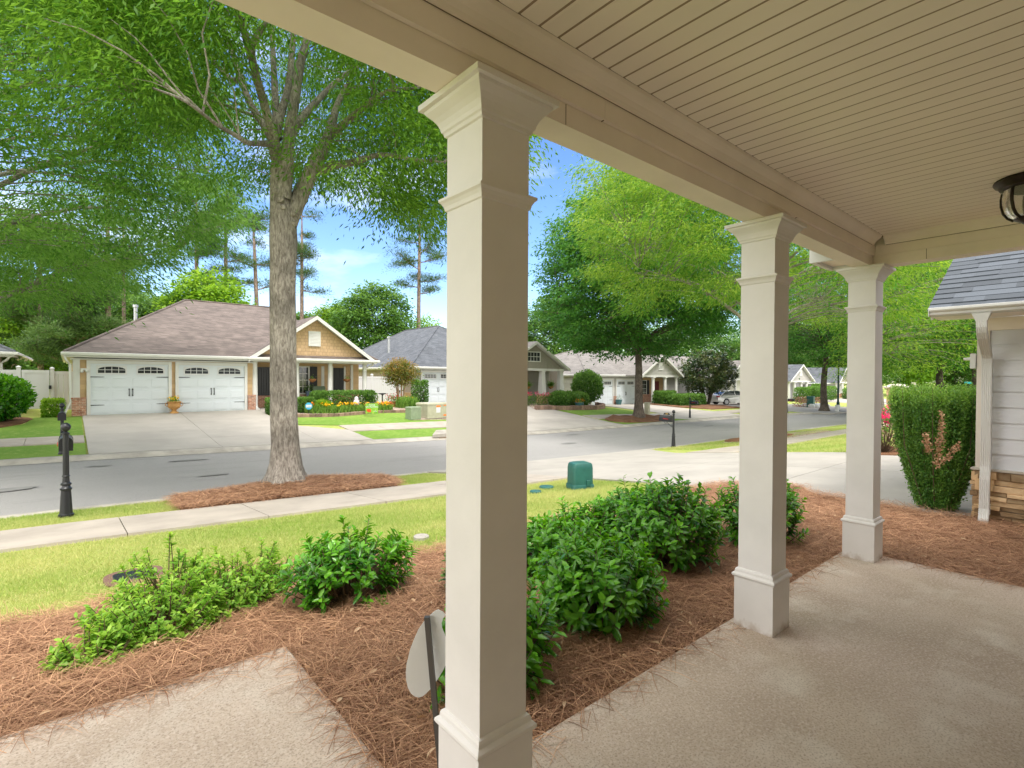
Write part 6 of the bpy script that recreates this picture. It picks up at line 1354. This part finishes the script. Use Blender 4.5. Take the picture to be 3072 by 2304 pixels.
t = thing('patio_chair', 'green cushioned chair on the tan porch behind the hedge', 'chair', (10.4, 28.3, 0)); MB().box(10.1, 28.0, .28, 10.75, 28.5, .42, bev=.04).build('seat', mat('sage_cushion', (.14, .19, .13, 1), .9), t); MB().box(10.1, 28.4, .42, 10.75, 28.52, 1.0, bev=.05).build('backrest', MATS['sage_cushion'], t)
for x in (10.14, 10.7):
    for y in (28.04, 28.46): MB().tube([(x, y, -.1), (x, y, .28)], .02, 6).build('leg', M['black'], t)
# edging stones of the beds: one curved kerb of blocks each
def edging(label, pts, n, w_, hh, m, name='bed_edging'):
    P, _ = smoothpath([(a, b, 0) for a, b in pts], [1] * len(pts), 12); P = np.array(P)[:, :2]; d = np.r_[0, np.cumsum(np.linalg.norm(np.diff(P, axis=0), axis=1))]; t = thing(name, label, 'edging', (P[0][0], P[0][1], h(*P[0]))); mb = MB()
    s = np.linspace(0, d[-1], n + 1)
    for a, b in zip(s[:-1], s[1:]):
        p = np.array([np.interp(a, d, P[:, 0]), np.interp(a, d, P[:, 1])]); q = np.array([np.interp(b, d, P[:, 0]), np.interp(b, d, P[:, 1])]); L_ = np.linalg.norm(q - p); c = (p + q) / 2; an = math.atan2(*(q - p)[::-1]); z = h(*c); mb.cv = random.random()
        m2 = MB(); m2.box(c[0] - L_ / 2 + .006, c[1] - w_ / 2, z - .05, c[0] + L_ / 2 - .006, c[1] + w_ / 2, z + hh * random.uniform(.9, 1.1), bev=.012); rotz(m2, (c[0], c[1]), an); mb.add(m2.v, m2.f)
    mb.build('blocks', m, t); return t
em = mat('edging_block', (.26, .17, .13, 1), .9, var=.2, vs_=8, attr=.3)
edging('low brown block edging round the tan house flower bed', [(7.97, 24.58), (9.6, 24.40), (12.1, 24.9), (14.1, 24.95), (15.6, 26.3)], 30, .2, .14, em)
edging('low stone edging curving round the taupe house bed', [(22.9, 24.5), (25.6, 24.3), (29, 24.6), (31.4, 25.9), (32.9, 27.9)], 36, .25, .28, em)
edging('short row of red brick edging at the rose bed beyond the driveway', [(13.45, 2.85), (14.4, 2.8), (16, 2.8)], 12, .11, .08, M['brick'])
# lawn roses by the driveway
t = shrub('rose_shrub', 'rose shrub with hot pink and pale blooms beyond the driveway', (14.35, 3.55, h(14.35, 3.55)), .62, .6, 1.05, 130, 14, .07, .035, LF, dome=.5)
n = 44; a = R.uniform(0, 2 * PI, n); q = np.sqrt(R.random(n)); P0 = np.stack([14.35 + .62 * q * np.cos(a), 3.55 + .6 * q * np.sin(a), h(14.35, 3.55) + .35 + .75 * R.random(n)], 1)
hot = P0[:, 2] > h(14.35, 3.55) + .72
for nm, sel, pm_, k in (('hot_pink_blossoms', hot, PET['red'] if False else leafmat('hotpink_petal', (.75, .02, .12, 1), (.85, .10, .22, 1), .3), 26), ('pale_blossoms', ~hot, PET['cream'], 12)):
    P = np.repeat(P0[sel], k, 0); m_ = len(P); P = P + R.normal(size=(m_, 3)) * .045; leafmesh(nm, P, rnd(m_), rnd(m_), .05, .04, R.random(m_), pm_, t)
# metal garden ornament by the nearest column
zf_ = 600 / 1648
op = [(590, 355), (560, 368), (515, 408), (470, 455), (425, 520), (385, 610), (352, 700), (343, 745), (328, 800), (322, 870), (324, 930), (340, 1000), (365, 1045), (395, 1070), (430, 1078), (462, 1068), (490, 1045), (525, 1010), (560, 965), (600, 905), (630, 855), (655, 800), (668, 730), (662, 640), (645, 565), (622, 510), (616, 470), (628, 430), (650, 398), (625, 372)]
pts = [depth(1100 + a * zf_, 1700 + b * zf_, 1.93) for a, b in op]
t = thing('garden_stake', 'white curved flat metal ornament on a dark stake by the nearest column', 'garden ornament', (1.2, 1.7, -.05))
fv = Vector((_cy, _sy, 0)); MB().prism([tuple(p) for p in pts], tuple(fv * .004)).build('plate', mat('painted_sheet_metal', (.78, .78, .77, 1), .45, var=.06, vs_=4), t)
b0 = [depth(1100 + a * zf_, 1700 + b * zf_, 1.915) for a, b in ((477, 412), (517, 405), (592, 1210), (575, 1240))]; bb = depth(1318, 2290, 1.915); ba = depth(1310, 2290, 1.915)
top_ = depth(1281, 1850, 1.916); bot = depth(1316, 2240, 1.87); dirn = (bot - top_); bot = top_ + dirn * ((-.06 - top_[2]) / dirn[2])
s_ = .0095; rtv = np.array([_sy, -_cy, 0]); ff = np.array([_cy, _sy, 0])
c8 = [top_ + rtv * a * s_ + ff * b * s_ for a, b in ((-1, -1), (1, -1), (1, 1), (-1, 1))] + [bot + rtv * a * s_ + ff * b * s_ for a, b in ((-1, -1), (1, -1), (1, 1), (-1, 1))]
MB().add(c8, [(3, 2, 1, 0), (4, 5, 6, 7), (0, 1, 5, 4), (1, 2, 6, 5), (2, 3, 7, 6), (3, 0, 4, 7)]).build('stake', mat('dull_steel', (.13, .12, .115, 1), .45, metal=.6), t)
# entrance pier, hydrant, sign beyond
t = thing('stone_pier', 'stone entrance pier with pale pyramid cap beyond the holly', 'pillar', (63, 10, -1.35)); P_ = at(1938, 62); g = h(*P_)
MB().box(P_[0] - .85, P_[1] - .85, g, P_[0] + .85, P_[1] + .85, g + 1.75).build('shaft', M['stone_a'], t); MB().sqlathe([(.95, g + 1.751), (1.15, g + 1.85), (1.15, g + 1.95), (.7, g + 2.12), (.65, g + 2.2), (.1, g + 2.3)], (P_[0], P_[1], 0)).build('cap', mat('cast_stone', (.55, .49, .42, 1), .8), t)
P_ = at(1923, 52); g = h(*P_); t = thing('fire_hydrant', 'grey topped fire hydrant at the far road edge beside the corner column', 'hydrant', (P_[0], P_[1], g)); MB().lathe([(.2, g), (.2, g + .06), (.14, g + .08), (.13, g + .5), (.18, g + .52), (.18, g + .57)], (P_[0], P_[1], 0), 12).tube([(P_[0] - .25, P_[1], g + .42), (P_[0] + .25, P_[1], g + .42)], .06, 8).build('barrel', mat('hydrant_tan', (.5, .38, .3, 1), .6), t, smooth=True); MB().lathe([(.17, g + .571), (.16, g + .65), (.1, g + .74), (.04, g + .77), (.04, g + .83)], (P_[0], P_[1], 0), 12).build('bonnet', mat('hydrant_grey', (.25, .26, .27, 1), .5), t, smooth=True)
P_ = at(2093, 48); g = h(*P_); t = thing('street_name_sign', 'teal street name sign on a thin post above the holly', 'sign', (P_[0], P_[1], g)); zt_ = zat(824, 48); MB().tube([(P_[0], P_[1], g), (P_[0], P_[1], zt_)], .03, 6).build('post', M['black'], t); MB().box(P_[0] - .5, P_[1] - .02, zt_, P_[0] + .2, P_[1] + .02, zt_ + .16, rz=-.8).build('name_blade', mat('sign_teal', (.02, .40, .38, 1), .4), t)
P_ = at(1974, 56); g = h(*P_); t = thing('small_road_sign', 'small white framed road sign seen over the top of the holly', 'sign', (P_[0], P_[1], g)); zt_ = zat(828, 56); MB().tube([(P_[0], P_[1], g), (P_[0], P_[1], zt_)], .03, 6).build('post', M['black'], t); MB().box(P_[0] - .22, P_[1] - .02, zt_ - .3, P_[0] + .22, P_[1] + .02, zt_ + .3, rz=-.8).build('plate', M['padtan'], t)
drape('side_road', [[(54, 4), (90, -8), (100, -2), (60, 9.5)]], .02, M['asphalt'], step=3); drape('side_sidewalk', [[(56, 9.6), (100, -1), (101, .5), (57, 11)]], .03, M['walk'], step=3)
# cars
def car(name, label, cx, cy, ang, g, paint):
    t = thing(name, label, 'car', (0, 0, 0)); L_ = 4.85; W_ = .91
    # half profile (x along length, z): body with wheel arches, then greenhouse
    def arch(xc, r=.36): return [(xc + r * math.cos(a), .33 + r * math.sin(a)) for a in np.linspace(0, PI, 9)]
    low = [(-2.38, .30), (-2.42, .55), (-2.40, .80), (-2.33, .98), (-2.2, 1.04), (-1.75, 1.06)]
    up = [(-1.0, 1.03), (.6, 1.0), (1.0, .97), (1.6, .88), (2.15, .74), (2.38, .60), (2.43, .42), (2.38, .24)]
    bot = [(q[0], max(.20, q[1])) for q in arch(1.42)] + [(.5, .19), (-.6, .19)] + [(q[0], max(.20, q[1])) for q in arch(-1.45)] 
    side = low + up + bot
    mb = MB(); n = len(side)
    # side shells: outer flank slightly tumbled
    def yw(z): return W_ - .05 * abs(z - .55) ** 1.2
    for s in (-1, 1):
        vs_ = [(x, s * (yw(z) - (.10 if x < -2.2 or x > 2.1 else 0)), z) for x, z in side]; mb.add(vs_, [tuple(range(n)) if s < 0 else tuple(range(n))[::-1]])
    k = len(low + up); vs_ = []
    for x, z in (low + up): y = yw(z) - (.10 if x < -2.2 or x > 2.1 else 0); vs_ += [(x, -y, z), (x, -y * .5, z + .02), (x, y * .5, z + .02), (x, y, z)]
    mb.add(vs_, [(i * 4 + j, i * 4 + j + 1, i * 4 + 5 + j, i * 4 + 4 + j) for i in range(k - 1) for j in range(3)])
    b = mb.build('body', paint, t); 
    gh = [(-2.0, 1.05, .80), (-1.35, 1.36, .60), (-.7, 1.45, .58), (.0, 1.46, .58), (.45, 1.38, .62), (1.15, .96, .80)]
    r_ = MB(); vs_ = []
    for x, z, y in gh: vs_ += [(x, -y, z), (x, y, z)]
    r_.add(vs_, [(2 * i, 2 * i + 1, 2 * i + 3, 2 * i + 2) for i in range(1, 4)]); 
    pil = MB()
    for s in (-1, 1):
        for (a, b_) in ((0, 1), (4, 5)): pil.tube([(gh[a][0], s * gh[a][2], gh[a][1]), (gh[b_][0], s * gh[b_][2], gh[b_][1])], .035, 6)
        for xm in (-.35,): pil.tube([(xm, s * .605, 1.44), (xm - .05, s * .875, 1.0)], .03, 6)
        pil.tube([(g_[0], s * g_[2], g_[1]) for g_ in gh], .03, 6)
    r_.build('roof', paint, t, smooth=True); pil.build('pillars', paint, t, smooth=True)
    gl = MB(); gl.add([(gh[0][0], -gh[0][2] + .02, gh[0][1]), (gh[0][0], gh[0][2] - .02, gh[0][1]), (gh[1][0], gh[1][2] - .02, gh[1][1]), (gh[1][0], -gh[1][2] + .02, gh[1][1])], [(0, 1, 2, 3)]); gl.build('rear_window', M['dglass'], t)
    MB().add([(gh[5][0], -.78, gh[5][1]), (gh[5][0], .78, gh[5][1]), (gh[4][0], .6, gh[4][1]), (gh[4][0], -.6, gh[4][1])], [(0, 1, 2, 3)]).build('windscreen', M['dglass'], t)
    for s in (-1, 1):
        MB().add([(-1.85, s * .845, 1.05), (1.05, s * .845, .985), (.43, s * .625, 1.375), (0, s * .59, 1.44), (-.7, s * .59, 1.43), (-1.3, s * .61, 1.345)], [(0, 1, 2, 3, 4, 5)]).build('side_window', M['dglass'], t)
        MB().box(.75, min(s * .86, s * 1.0), .98, .92, max(s * .86, s * 1.0), 1.12, bev=.03).build('mirror', paint, t)
        MB().box(-2.4, min(s * .5, s * .83), .78, -2.2, max(s * .5, s * .83), .95, bev=.03).build('tail_light', mat('tail_red', (.4, .01, .01, 1), .3), t)
        MB().box(2.2, min(s * .5, s * .83), .56, 2.38, max(s * .5, s * .83), .70, bev=.03).build('headlight', M['dglass'], t)
        for xc in (1.42, -1.45):
            w_ = MB(); w_.tube([(xc, s * .72, .33), (xc, s * .90, .33)], .33, 22); w_ = w_.build('wheel', mat('tyre_rubber', (.02, .02, .02, 1), .9), t, smooth=True)
            rm = MB(); rm.tube([(xc, s * .901, .33), (xc, s * .905, .33)], .225, 20)
            for i in range(5): a = 2 * PI * i / 5; rm.prism([(xc - .04 * math.sin(a), s * .907, .33 + .04 * math.cos(a)), (xc + .04 * math.sin(a), s * .907, .33 - .04 * math.cos(a)), (xc + .21 * math.cos(a) + .05 * math.sin(a), s * .907, .33 + .21 * math.sin(a) - .05 * math.cos(a)), (xc + .21 * math.cos(a) - .05 * math.sin(a), s * .907, .33 + .21 * math.sin(a) + .05 * math.cos(a))], (0, s * .012, 0))
            rm.build('rim', mat('alloy', (.45, .46, .47, 1), .35, metal=.8), w_)
    t.location = (cx, cy, g); t.rotation_euler = (0, 0, ang)
    return t
sil = mat('silver_paint', (.78, .78, .77, 1), .25, metal=.35, spec=.6)
car('parked_sedan', 'silver sedan on the driveway by the mulch bed, half hidden by the second column', 52.7, 26.3, math.radians(-25), h(52.7, 26.3) + .02, sil)
car('parked_car', 'white car on the slate house driveway, only its nose showing left of the nearest column', 20.35, 25.9, math.radians(-150), h(20.35, 25.9) + .03, mat('white_paint_car', (.8, .8, .8, 1), .25, spec=.6))
# white rocks bed
t = thing('rock_border', 'pile of white and pink boulders with dry shrub left of the distant maple', 'rocks', (57, 18.5, -1.3)); mb = MB()
for i in range(16): x = 55.5 + random.random() * 4.5; y = 19.4 + random.random() * 1.2; r = random.uniform(.15, .4); mb.ball((x, y, h(x, y) + r * .4), r, 8, .7)
mb.build('boulders', M['vinyl'], t); P = np.stack([R.uniform(55, 60, 900), R.uniform(20, 21.5, 900), R.uniform(-1.2, -.3, 900)], 1); leafmesh('dry_foliage', P, rnd(900), rnd(900), .2, .09, R.random(900), LD, t)
# lawn dead twig sprays, magnolia leaf litter: nothing else here

# ------------------------------------------------------------------ pine straw needles and turf
def rand_in(poly, n, x0=-9, x1=99, y0=-9, y1=99, pad=0):
    P = np.array(poly); a = np.maximum(P.min(0) - pad, [x0, y0]); b = np.minimum(P.max(0) + pad, [x1, y1]); out = np.zeros((0, 2))
    while len(out) < n:
        q = R.uniform(a, b, (n, 2)); qq = q + (R.normal(size=q.shape) * pad * .5 if pad else 0); out = np.r_[out, q[inpoly(qq[:, 0], qq[:, 1], poly)]]
    return out[:n]
BIN = [(-1.9, 3.0), (.93, 3.04), (.94, 1.60), (5.26, 1.58), (5.29, -1.2), (7.73, -1.2), (7.73, 2.65), (8.25, 3.1), (8.1, 4.1), (7.4, 4.28), (5.9, 4.3), (4.4, 4.35), (3.3, 4.25), (2.5, 4.25), (2.1, 4.75), (1.5, 4.8), (.95, 5.05), (.45, 5.1), (-.05, 4.85), (-.36, 4.98), (-.9, 4.85), (-1.9, 4.9)]
def bedz(x, y): return h(x, y) + .03 + .03 * (.6 + .5 * math.sin(x * 3.1 + 1.7 * math.sin(y * 2.3)) * math.cos(y * 3.7 + x))
def straw(name, P, zfun, L_, W_, label, hgt=.05, slabedge=True):
    if slabedge:
        deep = ((P[:, 0] < .90) & (P[:, 1] < 3.03)) | ((P[:, 0] < 5.25) & (P[:, 1] < 1.545)); P = P[~deep | (R.random(len(P)) < .3)]
    n = len(P); z = np.array([zfun(a, b) for a, b in P]) + R.uniform(0, 1, n) ** 1.5 * hgt
    if slabedge:
        on = ((P[:, 0] < .94) & (P[:, 1] < 3.07)); z = np.where(on, np.maximum(z, -.026), z); on2 = (P[:, 0] < 5.28) & (P[:, 1] < 1.575); z = np.where(on2, np.maximum(z, .003), z)
        on = on | on2
    else: on = np.zeros(n, bool)
    a = R.uniform(0, 2 * PI, n) + np.sin(P[:, 0] * 5) + np.cos(P[:, 1] * 4)
    D = np.stack([np.cos(a), np.sin(a), R.normal(size=n) * .16], 1); D[on, 2] *= .1
    Nn = rnd(n) * .5 + np.array([0, 0, 1.]); T = TN.copy(); T[2:4, 2] = .07; T[4:, 1] *= 1.5
    V, FF = scatter(T, FN, np.c_[P, z], D, Nn, L_ * R.uniform(.5, 1.25, n), W_ * R.uniform(.7, 1.4, n))
    o = npmesh(name, V, FF, STRAW, None, var=np.repeat(np.clip(R.beta(2, 3, n), 0, 1), len(TN))); tag(o, label, 'pine straw', kind='stuff'); return o
P = rand_in(BIN, 260000, x0=-1.2, y0=-.6, pad=.12); dcam = P @ np.array([_cy, _sy])
keepm = R.random(len(P)) < np.clip(4.2 / np.maximum(1.3, dcam), .4, 1); P = P[keepm]
straw('pine_straw', P, bedz, .17, .0023, 'loose orange brown pine straw covering the porch bed')
P = rand_in(BED2, 45000, pad=.12); straw('pine_straw', P, lambda a, b: zm(a, b) + .03, .17, .0045, 'pine straw piled round the big oak trunk', slabedge=False)
# fallen leaves on the straw
P = rand_in(BIN, 420, x0=-1.2, y0=.2, x1=6.5); n = len(P); z = np.array([bedz(a, b) for a, b in P]) + .055
tag(leafmesh('fallen_leaves', np.c_[P, z], rnd(n) * np.array([1, 1, .25]), rnd(n) * .6 + np.array([0, 0, 1.]), .05 * R.uniform(.6, 1.3, n), .02, R.random(n), leafmat('litter_leaf', (.35, .19, .09, 1), (.62, .46, .30, 1), .2), None, TB, FB), 'tan dried leaves scattered over the straw', 'fallen leaves', kind='stuff')
# turf blades on the near lawns
def blades(name, polys, dens, L_, W_, label):
    Q = []
    for poly, k in polys: Q.append(rand_in(poly, k))
    P = np.concatenate(Q); n = len(P); z = H(P[:, 0], P[:, 1]) - .022
    T = np.array([(0, -.5, 0), (0, .5, 0), (1, 0, .12)]); F = np.array([(0, 1, 2)])
    cv = .5 + .28 * np.sin(P[:, 0] * 1.3 + 2 * np.sin(P[:, 1] * 1.1)) * np.cos(P[:, 1] * 1.7 + P[:, 0] * .4)
    V, FF = scatter(T, F, np.c_[P, z], rnd(n) * .75 + np.array([0, 0, 1.]), rnd(n), L_ * R.uniform(.6, 1.2, n), W_ * R.uniform(.7, 1.3, n))
    tag(npmesh(name, V, FF, LG, None, var=np.repeat(np.clip(cv + R.normal(size=n) * .2, 0, 1), 3)), label, 'turf', kind='stuff')
LW = [(-2, 4.95), (-.36, 5.02), (.45, 5.15), (1.5, 4.86), (2.1, 4.8), (2.5, 4.32), (4.4, 4.4), (7.4, 4.33), (7.7, 4.3), (7.7, 7.15), (6.3, 7.26), (2.5, 7.72), (-.6, 8.1), (-2, 8.3)]
blades('turf', [(LW, 150000), ([(-2, 9.72), (1.3, 9.6), (1.38, 10.98), (-2, 10.98)], 22000), ([(5.35, 9.2), (6.9, 9.1), (6.6, 10.98), (5.4, 10.98)], 9000)], 1, .05, .006, 'short yellow green turf blades of the near lawn')
blades('turf', [([(14.3, 3), (30, 3), (30, 7.0), (14.3, 7.0)], 40000), ([(16, 9), (30, 8.8), (30, 10.95), (16, 10.95)], 24000)], 1, .07, .014, 'bright turf blades beyond the driveway')
